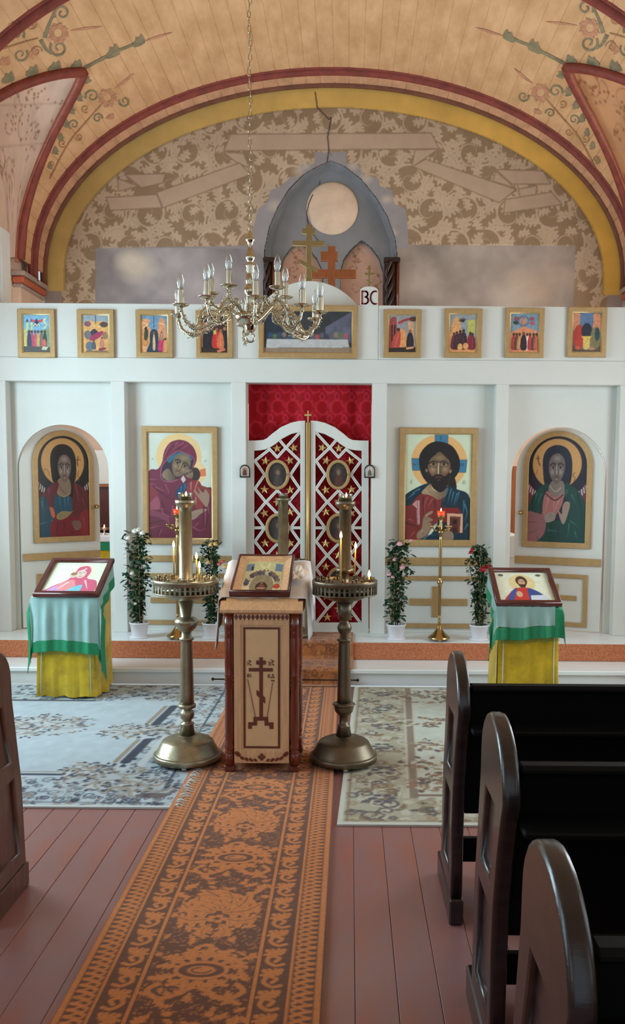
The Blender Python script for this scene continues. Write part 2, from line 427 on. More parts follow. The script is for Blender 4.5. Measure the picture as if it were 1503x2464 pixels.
def scroll(p, cx, cy, R, a0, hand, col, turns=1.25, w=0.16, leaves=7, dark=None, sq=1.0):
    """an acanthus scroll: spiral stem with lobed leaves on its outer side"""
    pts = []; n = 26
    for i in range(n + 1):
        t = i / n; r = R * (1 - 0.8 * t); a = a0 + hand * turns * 2 * PI * t
        pts.append((cx + r * math.cos(a), cy + r * math.sin(a) * sq))
    p.line(pts, R * w, col, taper=True, sm=0)
    for k in range(leaves):
        t = 0.02 + 0.8 * k / leaves; r = R * (1 - 0.8 * t); a = a0 + hand * turns * 2 * PI * t
        bx, by = cx + r * math.cos(a), cy + r * math.sin(a) * sq
        da = a + hand * 0.95; L = R * (0.56 - 0.3 * t) * (1 if k % 2 == 0 else .75)
        if k % 3 == 2: da = a + PI - hand * .7; L *= .6
        acanth(p, bx, by, da, L, hand, col, dark)
def bigleaf(p, bx, by, ang, L, hand, col, dark):
    """a broad curling acanthus leaf with rounded lobes and dark veins"""
    def T(x, y):
        bend = hand * (.55 * x * x); c, q = math.cos(ang + bend), math.sin(ang + bend); return bx + L * (x * c - y * q), by + L * (x * q + y * c)
    up_ = [(0, .05), (.14, .1), (.2, .27), (.3, .3), (.33, .16), (.42, .2), (.46, .36), (.57, .36), (.6, .18), (.7, .2), (.75, .3), (.85, .24), (.87, .1), (1.02, .02)]
    p.poly([T(x, y) for x, y in up_] + [T(x, -y) for x, y in up_[::-1][1:]], col)
    p.line([T(x, 0) for x in (.05, .3, .6, .9)], L * .035, dark, al=.7)
    for x in (.18, .4, .62): p.line([T(x, .03), T(x + .1, .2)], L * .022, dark, al=.55); p.line([T(x, -.03), T(x + .1, -.2)], L * .022, dark, al=.55)
def acanth(p, bx, by, ang, L, hand, col, dark=None):
    c, q = math.cos(ang), math.sin(ang)
    shape = [(0, .10), (.2, .2), (.3, .42), (.42, .24), (.58, .44), (.66, .2), (.86, .3), (1, .02), (.8, -.1), (.66, -.3), (.52, -.12), (.34, -.34), (.22, -.12), (0, -.1)]
    P = [(bx + L * (x * c - (y + .25 * x * x) * hand * q), by + L * (x * q + (y + .25 * x * x) * hand * c)) for x, y in shape]
    p.poly(P, col)
    if dark is not None:
        p.line([(bx + L * (x * c - .25 * x * x * hand * q), by + L * (x * q + .25 * x * x * hand * c)) for x in (.1, .4, .75)], L * .05, dark, al=.6)
# ================================================================ THE SETTING
YB, YI = 10.24, 7.80                 # back wall, front plane of the icon screen
Z1, Z2, YS1, YS2 = 0.138, 0.283, 6.96, 7.36   # the two steps
VX, VZ, VA, VB_ = -0.2, 4.0, 3.3135, 2.0965   # vault: elliptical barrel along Y
YR1, YR2, YTIP, ZTIP = 9.88, 7.48, 8.56, 1.46 # transverse ribs, tip of the side cells
def S(name, mb, m, parent=None, label=None):
    o = mb.build(name, m, parent)
    if parent is None: o['kind'] = 'structure'
    if label: o['label'] = label
    return o

# floor: planks run towards the altar
fl = S('floor', MB().box(XWL, XWR, -4, YS1, -0.08, -0.018), M['darkfloor'], label='red brown painted plank floor of the nave')
PW = 0.137
pl = MB().box(0, PW - 0.0015, -4, YS1, -0.018, 0, 0.002).data('plank', M['floor'])
nb = int((XWR - XWL) / PW)
for i in range(nb):
    x = 0.03 + (i - 27) * PW
    if x < XWL or x + PW > XWR: continue
    if -2.2 < x < 2.0:
        o = link('plank', pl, fl); o.location = (x, 0, 0)
S('floor_rest', MB().box(XWL, -2.2, -4, YS1, -0.018, -0.001).box(2.0, XWR, -4, YS1, -0.018, -0.001), M['floor'], fl)

# steps up to the screen
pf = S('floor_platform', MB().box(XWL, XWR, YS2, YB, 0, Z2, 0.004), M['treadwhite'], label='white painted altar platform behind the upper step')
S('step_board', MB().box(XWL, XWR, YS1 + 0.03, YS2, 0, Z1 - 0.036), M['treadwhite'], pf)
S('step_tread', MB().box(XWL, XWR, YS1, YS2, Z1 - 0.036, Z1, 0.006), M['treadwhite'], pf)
tag(S('carpet_strip', MB().box(XWL + .02, XWR - .02, YS2 - 0.012, YS2, Z1 + 0.003, Z2 + 0.004, 0.004), M['orange']), 'orange brown carpet strip covering the riser of the upper step', 'carpet', kind='thing')

# side walls with window openings
def side_wall(name, x0, x1, label):
    mb = MB(); ys = [-4.0]
    for (a, b, lo, hi) in sorted(WIN):
        mb.box(x0, x1, ys[-1], a, 0, 4.02); mb.box(x0, x1, a, b, 0, lo); mb.box(x0, x1, a, b, hi, 4.02); ys.append(b)
    mb.box(x0, x1, ys[-1], YB, 0, 4.02)
    mb.box(x0, x1, 7.0, YB, 4.02, 5.8)
    return S(name, mb, M['plaster'], label=label)
wl = side_wall('wall_left', XWL - 0.25, XWL, 'pale pink plastered nave wall on the window side')
wr = side_wall('wall_right', XWR, XWR + 0.25, 'pale pink plastered nave wall opposite the bright windows')
for k, (a, b, lo, hi) in enumerate(WIN):
    for sx, X in ((-1, XWL - .18), (1, XWR + .18)):
        w = S('window_%d' % (2 * k + (1 if sx < 0 else 2)), MB().box(X - .03, X + .03, a, a + .06, lo, hi).box(X - .03, X + .03, b - .06, b, lo, hi).box(X - .03, X + .03, a, b, lo, lo + .06).box(X - .03, X + .03, a, b, hi - .06, hi), M['white'], label='white framed church window in the side wall')
        S('mullion', MB().box(X - .02, X + .02, (a + b) / 2 - .02, (a + b) / 2 + .02, lo, hi), M['white'], w)
        for zz in (0.33, 0.66): S('glazing_bar', MB().box(X - .015, X + .015, a, b, lo + (hi - lo) * zz - .012, lo + (hi - lo) * zz + .012), M['white'], w)
S('trim_1', MB().box(XWL, VX - VA + .02, -4, 7.4, 3.9, 4.03, .02), M['stone'], label='grey ledge under the spring of the vault by the windows')
S('trim_2', MB().box(VX + VA - .02, XWR, -4, 7.4, 3.9, 4.03, .02), M['stone'], label='grey ledge under the spring of the vault on the far side from the windows')
# pale pier end beside the screen
pp = atY(8, 730, YI + .2)
S('trim_3', MB().box(XWL, pp[0], YI + .19, YI + .4, Z2, 3.9, .01), M['wallwhite'], label='white plastered pier end at the edge of the icon screen')

# ------------------------------------------------ vault
def vp(t, off=0.0): return np.array([VX + (VA - off) * math.cos(t), 0, VZ + (VB_ - off) * math.sin(t)])
def vn(t):
    n = np.array([math.cos(t) / VA, 0, math.sin(t) / VB_]); return n / np.linalg.norm(n)
def Vpt(x, y, off=0.008):
    d = ray(x, y); a, b = VA - off, VB_ - off
    A = (d[0] / a) ** 2 + (d[2] / b) ** 2; B = 2 * (-VX * d[0] / a ** 2 + (EYE - VZ) * d[2] / b ** 2); Cc = (VX / a) ** 2 + ((EYE - VZ) / b) ** 2 - 1
    t = (-B + math.sqrt(B * B - 4 * A * Cc)) / (2 * A); return EYEP + d * t
ZTS = {-1: 1.485, 1: 1.56}
def cell_w(side, near): return 0.95 if near else (0.93 if side < 0 else 1.22)
def cell_dy(z, side, near):
    q = (z - VZ) / ZTS[side]
    if q >= 1: return 0.0
    return cell_w(side, near) * (1 - max(q, 0) ** (1 / .45)) ** (1 / 1.25)
YV0 = 5.0
g = [[(*(vp(PI * i / 40))[[0]], y, vp(PI * i / 40)[2]) for i in range(41)] for y in (-4.0, YV0)]
M['board'] = mat('painted ceiling board', (234, 190, 144), 0.75, rgb2=(208, 162, 116), scale=3.2, stretch=(2, .7, 2), bump=0.12, bscale=12)
M['board2'] = mat('painted ceiling board pink', (220, 172, 138), 0.75, var=0.1, scale=4, stretch=(2, 1, 2), bump=0.12, bscale=12)
ceil = S('ceiling', MB().grid(g), M['board'], label='peach painted wooden barrel vault of long boards with red ribs')
ts = np.linspace(0, PI, 4001); ps = np.array([vp(t) for t in ts]); cum = np.concatenate([[0], np.cumsum(np.linalg.norm(np.diff(ps, axis=0), axis=1))])
NB = 54
edges = np.interp(np.linspace(0, cum[-1], NB + 1), cum, ts)
def board(t0, t1, ya, yb, m):
    """one flat board between vault angles; ya, yb: (y at edge 0, y at edge 1) of its two ends"""
    p0, p1 = vp(t0), vp(t1); n = vn((t0 + t1) / 2); e = (p1 - p0) / np.linalg.norm(p1 - p0); L = np.linalg.norm(p1 - p0)
    sec = [p0 + n * .02, p0 + n * .005, p0 + e * .005, p1 - e * .005, p1 + n * .005, p1 + n * .02]
    fr = [0, 0, .005 / L, 1 - .005 / L, 1, 1]
    v = []
    for Y in (ya, yb):
        for q, s_ in zip(sec, fr): v.append((q[0], Y[0] + (Y[1] - Y[0]) * s_, q[2]))
    f = [tuple(range(6)), tuple(range(11, 5, -1))] + [(k, k + 6, (k + 1) % 6 + 6, (k + 1) % 6) for k in range(6)]
    MB().add(v, f).build('board', m, ceil)
for i in range(NB):
    t0, t1 = edges[i], edges[i + 1]; z0, z1 = vp(t0)[2], vp(t1)[2]; side = 1 if t0 + t1 < PI else -1
    full = min(z0, z1) >= VZ + ZTS[side]
    YE = YR1 + .02
    if full: board(t0, t1, (YV0, YV0), (YE, YE), M['board'])
    else:
        board(t0, t1, (YV0, YV0), tuple(YTIP - cell_dy(z, side, True) for z in (z0, z1)), M['board'])
        fa = tuple(min(YTIP + cell_dy(z, side, False), YE - .001) for z in (z0, z1))
        board(t0, t1, fa, (YE, YE), M['board'])
    board(t0, t1, (YE, YE), (YB, YB), M['board2'])

# side cells cut into the vault above the windows
def cell_curve(side, n=48):
    out = []
    for k in range(n + 1):
        q = -1 + 2 * k / n; w = cell_w(side, q < 0); dy = q * w
        z = VZ + ZTS[side] * max(1 - abs(q) ** 1.25, 0) ** .45; x = VX + side * VA * math.sqrt(max(1 - ((z - VZ) / VB_) ** 2, 0))
        out.append((x, YTIP + dy, z))
    return out
for side in (-1, 1):
    cc = np.array(cell_curve(side, 180)); xw = XWL - .02 if side < 0 else XWR + .02
    ground, ink = ((232, 206, 186), (168, 124, 100)) if side < 0 else ((214, 164, 122), (150, 100, 66))
    p = Paint(0, 0, 1.2, 2.0, 120, 181, ground); rnd = random.Random(3 + side)
    for k in range(44):
        y = .05 + 1.9 * ((k * 0.618) % 1); x = .05 + 1.1 * rnd.random()
        scroll(p, x, y, .09 + .05 * rnd.random(), rnd.random() * 6, rnd.choice((-1, 1)), ink, turns=.8, w=.09, leaves=0)
        for i_ in range(8): p.ell(x + rnd.uniform(-.12, .12), y + rnd.uniform(-.1, .1), .012, .009, ink)
    for k in range(6): p.line([(0.0, .3 * k + .12), (1.2, .3 * k + .15)], .01, (190, 150, 124), al=.7)
    p.mottle(.08, 14, 5)
    def fn(u, v, cc=cc, xw=xw):
        idx = np.clip((v * 180).round().astype(int), 0, 180); return cc[idx, 0] + (xw - cc[idx, 0]) * u, cc[idx, 1], cc[idx, 2]
    me = p.mesh('cell_vault', M['fresco'], fn); o = link('cell_vault', me, ceil)
    # moulded groin rib
    cp = cell_curve(side, 64); mid = 32
    for lo, hi in ((0, mid + 1), (mid, 65)):
        seg = cp[lo:hi]
        MB().tube([np.array(q) + np.array([-side * .012, 0, -.02]) for q in seg], .044, 8).build('groin_rib', M['red'], ceil)
        MB().tube([np.array(q) + np.array([side * .035, 0, -.055]) for q in seg], .022, 6).build('groin_bead', M['redlight'], ceil)

# transverse ribs and the moulding against the back wall
def arc_sweep(name, Y, prof, m, t0=0.0, t1=PI, n=72, drop=0.16):
    T = np.linspace(t0, t1, n + 1); pts = [(vp(t)[0], Y, vp(t)[2]) for t in T]; fr = [((0, 1, 0), tuple(-vn(t))) for t in T]
    if drop: pts = [(pts[0][0], Y, pts[0][2] - drop)] + pts + [(pts[-1][0], Y, pts[-1][2] - drop)]; fr = [fr[0]] + fr + [fr[-1]]
    return MB().sweep(pts, prof, lambda i: fr[i], sm=True).build(name, m, ceil)
def hr(w, h, n=7): return [(-w / 2 + w * k / (n - 1), h * math.sin(PI * k / (n - 1)) - .004) for k in range(n)] + [(w / 2, -.03), (-w / 2, -.03)]
for Y in (YR1, YR2):
    arc_sweep('transverse_rib', Y, hr(.085, .06), M['red'])
    arc_sweep('rib_bead', Y + .065, hr(.04, .026), M['redlight'])
    arc_sweep('rib_bead', Y - .062, hr(.036, .022), M['red'])
arc_sweep('wall_moulding', YB - .03, hr(.06, .045), M['ribline'])

# piers with corbels where the ribs land
for k, side in enumerate((-1, 1)):
    xa = VX + side * VA; wx = XWL if side < 0 else XWR; xi = xa - side * -.0
    p = S('trim_%d' % (4 + k), MB().box(wx, xi + side * .02, 9.55, YB, Z2, 3.72), M['plaster'], label='pink plastered corner pier carrying the vault ribs ' + ('nearer the bright windows' if side < 0 else 'away from the bright windows'))
    S('corbel_slab', MB().box(wx, xi - side * .045, 9.49, YB, 3.82, 3.87, .012), M['stone'], p)
    S('corbel_band', MB().box(wx, xi - side * .025, 9.51, YB, 3.745, 3.82, .02), M['corbel'], p)
    S('corbel_foot', MB().box(wx, xi - side * .005, 9.53, YB, 3.70, 3.745, .015), M['stone'], p)

# painted ornament on the boards (flat print lying on the vault)
def vpolys(name, polys, m, off=.0045):
    mb = MB()
    for P in polys:
        P = spline(P, 3); c = P.mean(0); v = [Vpt(*c, off)] + [Vpt(*q, off) for q in P]; n = len(P)
        mb.add(v, [(0, 1 + (k + 1) % n, 1 + k) for k in range(n)])
    o = mb.build(name, m, ceil); o['kind'] = 'stuff'; return o
def ribbon(pts, w0, w1=None, n=4):
    P = spline(pts, n, False); w1 = w0 if w1 is None else w1; out = []
    for i in range(len(P) - 1):
        d = P[i + 1] - P[i]; l = np.hypot(*d) + 1e-9; nn = np.array([-d[1], d[0]]) / l
        wa = w0 + (w1 - w0) * i / len(P); wb = w0 + (w1 - w0) * (i + 1) / len(P)
        out.append([P[i] + nn * wa / 2, P[i + 1] + nn * wb / 2, P[i + 1] - nn * wb / 2, P[i] - nn * wa / 2])
    return out
def vribbons(name, strokes, m, off=.005):
    mb = MB()
    for st in strokes:
        for q in ribbon(*st): mb.add([Vpt(*r, off) for r in q], [(0, 1, 2, 3)])
    o = mb.build(name, m, ceil); o['kind'] = 'stuff'; return o
def spiral(cx, cy, R, a0, hand, turns=1.3, n=14):
    return [(cx + R * (1 - .8 * i / n) * math.cos(a0 + hand * turns * 2 * PI * i / n), cy + R * (1 - .8 * i / n) * math.sin(a0 + hand * turns * 2 * PI * i / n)) for i in range(n + 1)]
def crocket(x, y, s, ang):
    sh = [(-1, .5), (-.9, -.2), (-.4, -.5), (-.1, -1), (.3, -.7), (.8, -1.1), (1, -.4), (.8, .5)]
    c, q = math.cos(ang), math.sin(ang); return [(x + s * (a * c - b * q), y + s * (a * q + b * c)) for a, b in sh]
M['vgreen'] = mat('faded grey green paint', (148, 138, 108), .85, var=.15, scale=14)
M['vrose'] = mat('faded rose paint', (206, 150, 116), .85, var=.12, scale=14)
M['vbrown'] = mat('faded brown paint', (182, 136, 94), .85, var=.12, scale=14)
for mir in (0, 1):
    T = (lambda x, y: (x, y)) if not mir else (lambda x, y: (1558 - x, y - 12))
    TT = lambda L: [T(*q) for q in L]
    TS = lambda st: (TT(st[0]),) + tuple(st[1:])
    gr = [crocket(184, 158, 13, -.15), crocket(132, 163, 15, -.15), crocket(78, 174, 15, -.2), crocket(20, 190, 15, -.25)]
    gr += [crocket(272, 128, 17, -.4), crocket(334, 102, 15, -.4)]
    gr += [crocket(205, 190, 12, 1.2), crocket(190, 232, 11, 1.8), crocket(172, 264, 10, 1.8), crocket(158, 296, 10, 1.8), crocket(146, 330, 9, 1.85), crocket(133, 362, 9, 1.85), crocket(120, 398, 8, 1.9)]
    vpolys('painted_crockets', [TT(q) for q in gr], M['vgreen'])
    gs = [([(192, 170), (230, 150), (268, 131)], 8), ([(280, 124), (330, 104)], 7)]
    gs += [(spiral(150, 32, 20, 2.6, 1), 6, 3), (spiral(142, 116, 22, -2.6, -1), 6, 3), (spiral(42, 82, 18, .6, -1), 5, 2), (spiral(50, 132, 18, -.6, 1), 5, 2), (spiral(222, 232, 17, 2.8, 1), 5, 2), (spiral(300, 244, 14, 3.4, -1), 5, 2), (spiral(178, 300, 13, 2.2, 1), 4, 2), (spiral(235, 285, 12, 0, -1), 4, 2)]
    gs += [([(108, 92), (118, 60), (133, 28)], 10, 4), ([(98, 96), (110, 118), (124, 130)], 10, 4)]
    vribbons('painted_scrolls', [TS(s_) for s_ in gs], M['vgreen'])
    rp = []
    for (cx, cy, R) in ((140, 80, 26), (258, 236, 24)):
        for k in range(8): rp.append(crocket(cx + R * .6 * math.cos(k * .8), cy + R * .6 * math.sin(k * .8), R * .36, k * .8 + 1.5))
    rp += [[(345, 100), (380, 86), (415, 78), (382, 92)], [(168, 74), (208, 66), (248, 64), (210, 72)], [(276, 214), (300, 192), (322, 176), (304, 198)]]
    rp += [crocket(75, 55, 13, .4), crocket(80, 128, 12, 2.4), crocket(10, 150, 14, 0), crocket(30, 62, 9, .5), crocket(265, 282, 9, 0)]
    vpolys('painted_roses', [TT(q) for q in rp], M['vrose'])
    br = [([(0, 120), (50, 104), (92, 92)], 4, 3), ([(120, 430), (165, 345), (215, 285), (250, 245)], 4, 3), (spiral(75, 58, 14, 0, 1), 3, 2), (spiral(88, 124, 14, 0, -1), 3, 2), (spiral(205, 262, 10, 1, 1), 3, 1.5), (spiral(150, 345, 10, 1, 1), 3, 1.5), (spiral(190, 330, 9, 3, -1), 3, 1.5), (spiral(125, 395, 8, 2, 1), 3, 1.5)]
    vribbons('painted_stems', [TS(s_) for s_ in br], M['vbrown'])

# ------------------------------------------------ back wall with painted lunette
wb = S('wall_back', MB().box(XWL, XWR, YB + .002, YB + .3, 0, 2.6).box(XWL, XWR, YB + .26, YB + .3, 2.6, 6.4), M['plaster'], label='painted chancel end wall with yellow arch band and faded scrollwork')
ww = lambda L: [(lambda q: (q[0], -q[2]))(atY(x, y, YB)) for x, y in L]
w1 = lambda x, y: ww([(x, y)])[0]
U = 1 / 213.0
X0, X1, ZA, ZB = VX - VA, VX + VA, 2.55, VZ + VB_
cs = 0.0095
p = Paint(X0, -ZB, X1, -ZA, int((X1 - X0) / cs), int((ZB - ZA) / cs), (150, 128, 103))
XX, YY = np.meshgrid(p.x, p.y); ZZ = -YY
LG, LO = (150, 128, 103), (194, 174, 151)
rg = random.Random(11)
for row in range(8):
    for k in range(18):
        x = 120 + k * 96 + (row % 2) * 48 + rg.uniform(-8, 8); y = 285 + row * 76 + rg.uniform(-6, 6)
        if y > 600 and 235 < x < 1380: continue
        cxw, czw = w1(x, y)
        R_, a0, hd = (40 + rg.uniform(-3, 6)) * U, rg.uniform(0, 6.28), 1 if (k + row) % 2 else -1; DV = (156, 134, 111)
        for i_ in range(6):
            t = .02 + .13 * i_; r = R_ * (.95 - .55 * t); a = a0 + hd * 1.2 * 2 * PI * t
            bigleaf(p, cxw + r * math.cos(a), czw + r * math.sin(a), a + hd * (.95 + .35 * (i_ % 2)), R_ * (1.12 - .6 * t), -hd if i_ % 3 == 1 else hd, LO, DV)
        scroll(p, cxw, czw, R_, a0, hd, LO, turns=1.25, w=.13, leaves=0)
        bigleaf(p, cxw, czw, a0 + 2.2 * hd, R_ * .75, -hd, LO, DV)
p.mottle(.05, 30, 3)
OUT = (138, 116, 96)
for B in ([(555, 323), (1037, 320), (1056, 358), (538, 363)], [(536, 366), (586, 369), (600, 405), (566, 389)], [(377, 463), (576, 392), (602, 420), (392, 500)], [(255, 475), (377, 468), (390, 500), (265, 506)], [(300, 420), (398, 418), (392, 440), (340, 452)], [(283, 430), (335, 448), (285, 460)],
          [(998, 361), (1056, 358), (990, 403)], [(1023, 383), (1241, 456), (1201, 488), (993, 401)], [(1193, 408), (1306, 411), (1324, 443), (1231, 443)], [(1193, 412), (1238, 452), (1185, 436)], [(1246, 455), (1291, 447), (1288, 475), (1254, 488)], [(1215, 480), (1326, 462), (1352, 492), (1211, 513)]):
    q = ww(B); p.poly(q, (188, 166, 146), sm=0); p.line(q + [q[0]], .012, OUT, sm=0, al=.8)
# flat grey panels left and right of the niche
for B, c in (([(229, 597), (640, 590), (640, 760), (229, 760)], (150, 147, 150)), ([(952, 588), (1384, 592), (1378, 760), (952, 760)], (154, 145, 140))):
    p.poly(ww(B), c, sm=0)
    q = ww(B); i0, i1, j0, j1 = p._win(q[0][0], q[0][1], q[2][0], q[2][1])
    n = vnoise(p.ny, p.nx, 46, 21, 4)[j0:j1, i0:i1]; p.img[j0:j1, i0:i1] += ((n - .5) * .34)[..., None]
for x, y, r, c, a in ((325, 640, 62, (212, 204, 190), .9), (310, 628, 40, (216, 208, 194), .8), (1270, 700, 90, (196, 176, 160), .8), (1340, 660, 70, (188, 170, 158), .7), (1230, 720, 70, (190, 180, 172), .7)):
    q = w1(x, y); p.ell(q[0], q[1], r * U, r * .8 * U, c, al=a, soft=.7)
# blue grey field stepping round the niche
p.poly(ww([(756, 367), (756, 394), (723, 396), (723, 422), (700, 425), (678, 446), (650, 458), (645, 484), (620, 505), (606, 560), (612, 600), (982, 598), (980, 540), (975, 503), (948, 489), (943, 458), (910, 446), (910, 430), (875, 420), (860, 396), (833, 393), (833, 365)]), (150, 148, 152), sm=0)
for x, y, r in ((660, 495, 26), (672, 505, 18), (718, 412, 22), (735, 400, 14), (850, 400, 18), (880, 430, 22), (930, 480, 18), (945, 560, 16)):
    q = w1(x, y); p.ell(q[0], q[1], r * U, r * U * .8, (196, 184, 172), al=.75, soft=.8)
# grey violet area low at both ends, then the yellow band
for B in ([(60, 690), (148, 690), (148, 760), (60, 760)], [(1468, 690), (1540, 690), (1540, 760), (1450, 760)]): p.poly(ww(B), (158, 146, 144), sm=0)
ro = ((XX - VX) / VA) ** 2 + (np.maximum(ZZ - VZ, 0) / VB_) ** 2
ri = ((XX - VX) / (VA - .235)) ** 2 + (np.maximum(ZZ - VZ, 0) / (VB_ - .245)) ** 2
lr = np.clip((XX + 2.5) / 5, 0, 1)[..., None]
yel = (np.array((204, 174, 106)) * (1 - lr) + np.array((228, 184, 90)) * lr) / 255 * (1 + (vnoise(p.ny, p.nx, 60, 9)[..., None] - .5) * .2)  # yellow lightens to the right, window light put into the colour
zb = w1(130, 700)[1]
msk = (np.clip((ri - 1) / .008 + .5, 0, 1) * np.clip((ZZ + zb) / .01 + .5, 0, 1))[..., None]
p.img = p.img * (1 - msk) + yel * msk
edge = (np.abs(ri - 1) < .012) & (ZZ > -zb); p.img[edge] = p.img[edge] * .86
CRACK = [(758, 222), (763, 258), (792, 288), (797, 282), (788, 330), (791, 360), (786, 395)]
p.line(ww(CRACK), .012, (58, 46, 38), sm=0); p.line(ww([(790, 360), (797, 374)]), .008, (70, 56, 46), sm=0)
p.mottle(.04, 12, 31)
NICHE = [(635, 760), (635, 640), (637, 600), (648, 548), (668, 500), (695, 457), (730, 421), (765, 401), (795, 388), (828, 401), (868, 432), (905, 478), (931, 522), (949, 572), (958, 640), (958, 760)]
def inside(poly, X, Y):
    r = np.zeros(X.shape, bool)
    for k in range(len(poly)):
        (xa, ya), (xb, yb) = poly[k - 1], poly[k]
        if ya == yb: continue
        r ^= (Y > min(ya, yb)) & (Y <= max(ya, yb)) & (X < xa + (Y - ya) * (xb - xa) / (yb - ya))
    return r
nw = ww(NICHE)
keep = (ro <= 1.02) & ~inside(nw, XX, YY)
lun = p.upright('lunette_painting', wb, X0, X1, ZA, ZB, YB, keep, M['fresco'])
# the pointed niche: splayed reveal, back plate with a round boss and two small blind arches
DN = .16
def shrink(P, k):
    c = np.mean(P, 0); return [(c[0] + (x - c[0]) * k, c[1] + (y - c[1]) * k) for x, y in P]
nb_ = [(VXn, VYn) for VXn, VYn in shrink(nw, .93)]
mb = MB(); n = len(nw)
mb.add([(a, YB - .004, -b) for a, b in nw] + [(a, YB + DN, -b) for a, b in nb_], [(k, k + 1, n + k + 1, n + k) for k in range(n - 1)])
S('niche_reveal', mb, M['greyblue'], wb)
xs = [q[0] for q in nw]; ysn = [q[1] for q in nw]
p = Paint(min(xs), min(ysn), max(xs), max(ysn), 150, 165, (132, 135, 140)); p.mottle(.08, 22, 8)
AR = ([(672, 760), (672, 648), (680, 615), (697, 590), (718, 573), (738, 588), (760, 615), (774, 645), (777, 760)], [(818, 760), (818, 648), (828, 615), (845, 592), (870, 570), (893, 588), (912, 615), (922, 648), (922, 760)])
p.line(ww([(768, 425), (765, 445), (743, 478), (737, 520), (745, 545), (768, 575)]), .011, (62, 50, 44), sm=0)
kp = np.ones((p.ny, p.nx), bool); Xn, Yn = np.meshgrid(p.x, p.y)
for A in AR: kp &= ~inside(ww(A), Xn, Yn)
p.upright('niche_back', wb, min(xs), max(xs), -max(ysn), -min(ysn), YB + DN, kp, M['fresco'])
for A in AR:
    a = ww(A); ax = [q[0] for q in a]; ay = [q[1] for q in a]
    q = Paint(min(ax), min(ay), max(ax), max(ay), 50, 80, (206, 168, 148)); r2 = random.Random(5)
    for k in range(22): scroll(q, r2.uniform(min(ax), max(ax)), r2.uniform(min(ay), max(ay)), .07, r2.random() * 6, r2.choice((1, -1)), (158, 112, 84), turns=.9, w=.14, leaves=4)
    q.mottle(.06, 9, 4)
    q.upright('blind_arch', wb, min(ax) - .01, max(ax) + .01, -max(ay), -min(ay) + .01, YB + DN + .07, None, M['fresco'])
    n = len(a); S('blind_arch_reveal', MB().add([(x, YB + DN - .003, -y) for x, y in a] + [(x, YB + DN + .071, -y) for x, y in a], [(k, k + 1, n + k + 1, n + k) for k in range(n - 1)]), M['greyblue'], wb)
c = atY(799, 502, YB + DN); rd = .297
M['boss'] = mat('pale round plaster', (226, 202, 180), .9, var=.06, scale=5, bump=.12)
b = S('round_boss', MB().lathe([(rd, 0), (rd, .008), (rd * .985, .016), (rd * .9, .03), (rd * .6, .05), (rd * .3, .058), (0.0, .06)], 48), M['boss'], wb)
b.location = (c[0], YB + DN, c[2]); b.rotation_euler = (PI / 2, 0, 0)
p = MB().tube([atY(x, y, YB + DN - .034) for x, y in ((752, 468), (742, 490), (737, 515), (742, 540))], .004, 5).build('plaster_crack', M['letter'], wb)
# dark twisted half columns beside the niche
for xa, xb in ((634, 659), (924, 960)):
    a, b2, z0, z1 = rect(xa, 620, xb, 770, YB - .04)
    e = empty('twisted_column', ((a + b2) / 2, YB - .02, z0)); w = (b2 - a) / 2; h = z1 - z0
    tag(e, 'dark carved wooden column %s the pointed niche' % ('beside the chandelier stem, left of' if xa < 700 else 'behind the red lettered plaque, right of'), 'column')
    MB().box(-w, w, .0, .06, 0, h - .03).build('backing', M['columnwood'], e)
    MB().box(-w * 1.08, w * 1.08, -.05, .06, h - .05, h, .008).build('capital', M['columnwood'], e)
    tw = MB()
    for s_ in range(3):
        tw.tube([(-w * .25 + w * .4 * math.cos(z * 14 + s_ * 2.1), -.02 + .025 * math.sin(z * 14 + s_ * 2.1), z) for z in np.linspace(0, h - .04, 40)], w * .32, 6)
    tw.build('twisted_shaft', M['columnwood'], e)
    MB().tube([(w * .72, -.01, 0), (w * .72, -.01, h - .04)], w * .22, 8).build('colonnette', M['mahog'], e)
# ================================================================ PICTURES (flat paintings as colour grids; coordinates follow each picture's own trace)
def face(p, cx, cy, w, h, skin, hi, dk, tilt=0.0):
    """a painted icon face: ovals, brows, eyes, long nose, mouth"""
    c, q = math.cos(tilt), math.sin(tilt)
    T = lambda x, y: (cx + x * w * c - y * h * q, cy + x * w * q + y * h * c)
    p.poly([T(*t) for t in ((-.9, -.55), (-.5, -1), (.1, -1.12), (.6, -.95), (.92, -.5), (.9, .1), (.62, .66), (.2, 1.02), (-.2, 1.02), (-.62, .66), (-.92, .1))], skin)
    p.ell(*T(-.5, .2), w * .34, h * .34, hi, al=.75, soft=.9); p.ell(*T(.45, .2), w * .32, h * .34, hi, al=.75, soft=.9)
    p.ell(*T(0, -.75), w * .6, h * .28, hi, al=.6, soft=.9)
    for s in (-1, 1):
        p.line([T(.12 * s, -.28), T(.4 * s, -.42), T(.78 * s, -.28)], w * .13, dk)
        p.poly([T(.16 * s, -.1), T(.4 * s, -.22), T(.7 * s, -.08), T(.42 * s, .02)], [min(255, k * .9 + 12) for k in hi])
        p.ell(*T(.42 * s, -.1), w * .13, h * .09, (20, 16, 14))
        p.line([T(.14 * s, -.12), T(.4 * s, -.24), T(.72 * s, -.1)], w * .06, dk)
        p.line([T(.2 * s, .04), T(.42 * s, .09), T(.66 * s, .02)], w * .05, dk, al=.5)
    p.line([T(-.02, -.3), T(.02, .1), T(0, .34)], w * .13, hi); p.line([T(.1, -.26), T(.12, .1), T(.13, .34), T(.02, .42)], w * .06, dk, al=.8)
    p.line([T(-.2, .58), T(0, .55), T(.2, .58)], w * .1, (112, 52, 46)); p.ell(*T(0, .72), w * .16, h * .07, hi, al=.8, soft=.8)
def folds(p, L, col, wd, al=.8):
    for f in L: p.line(f, wd, col, al=al, taper=True)

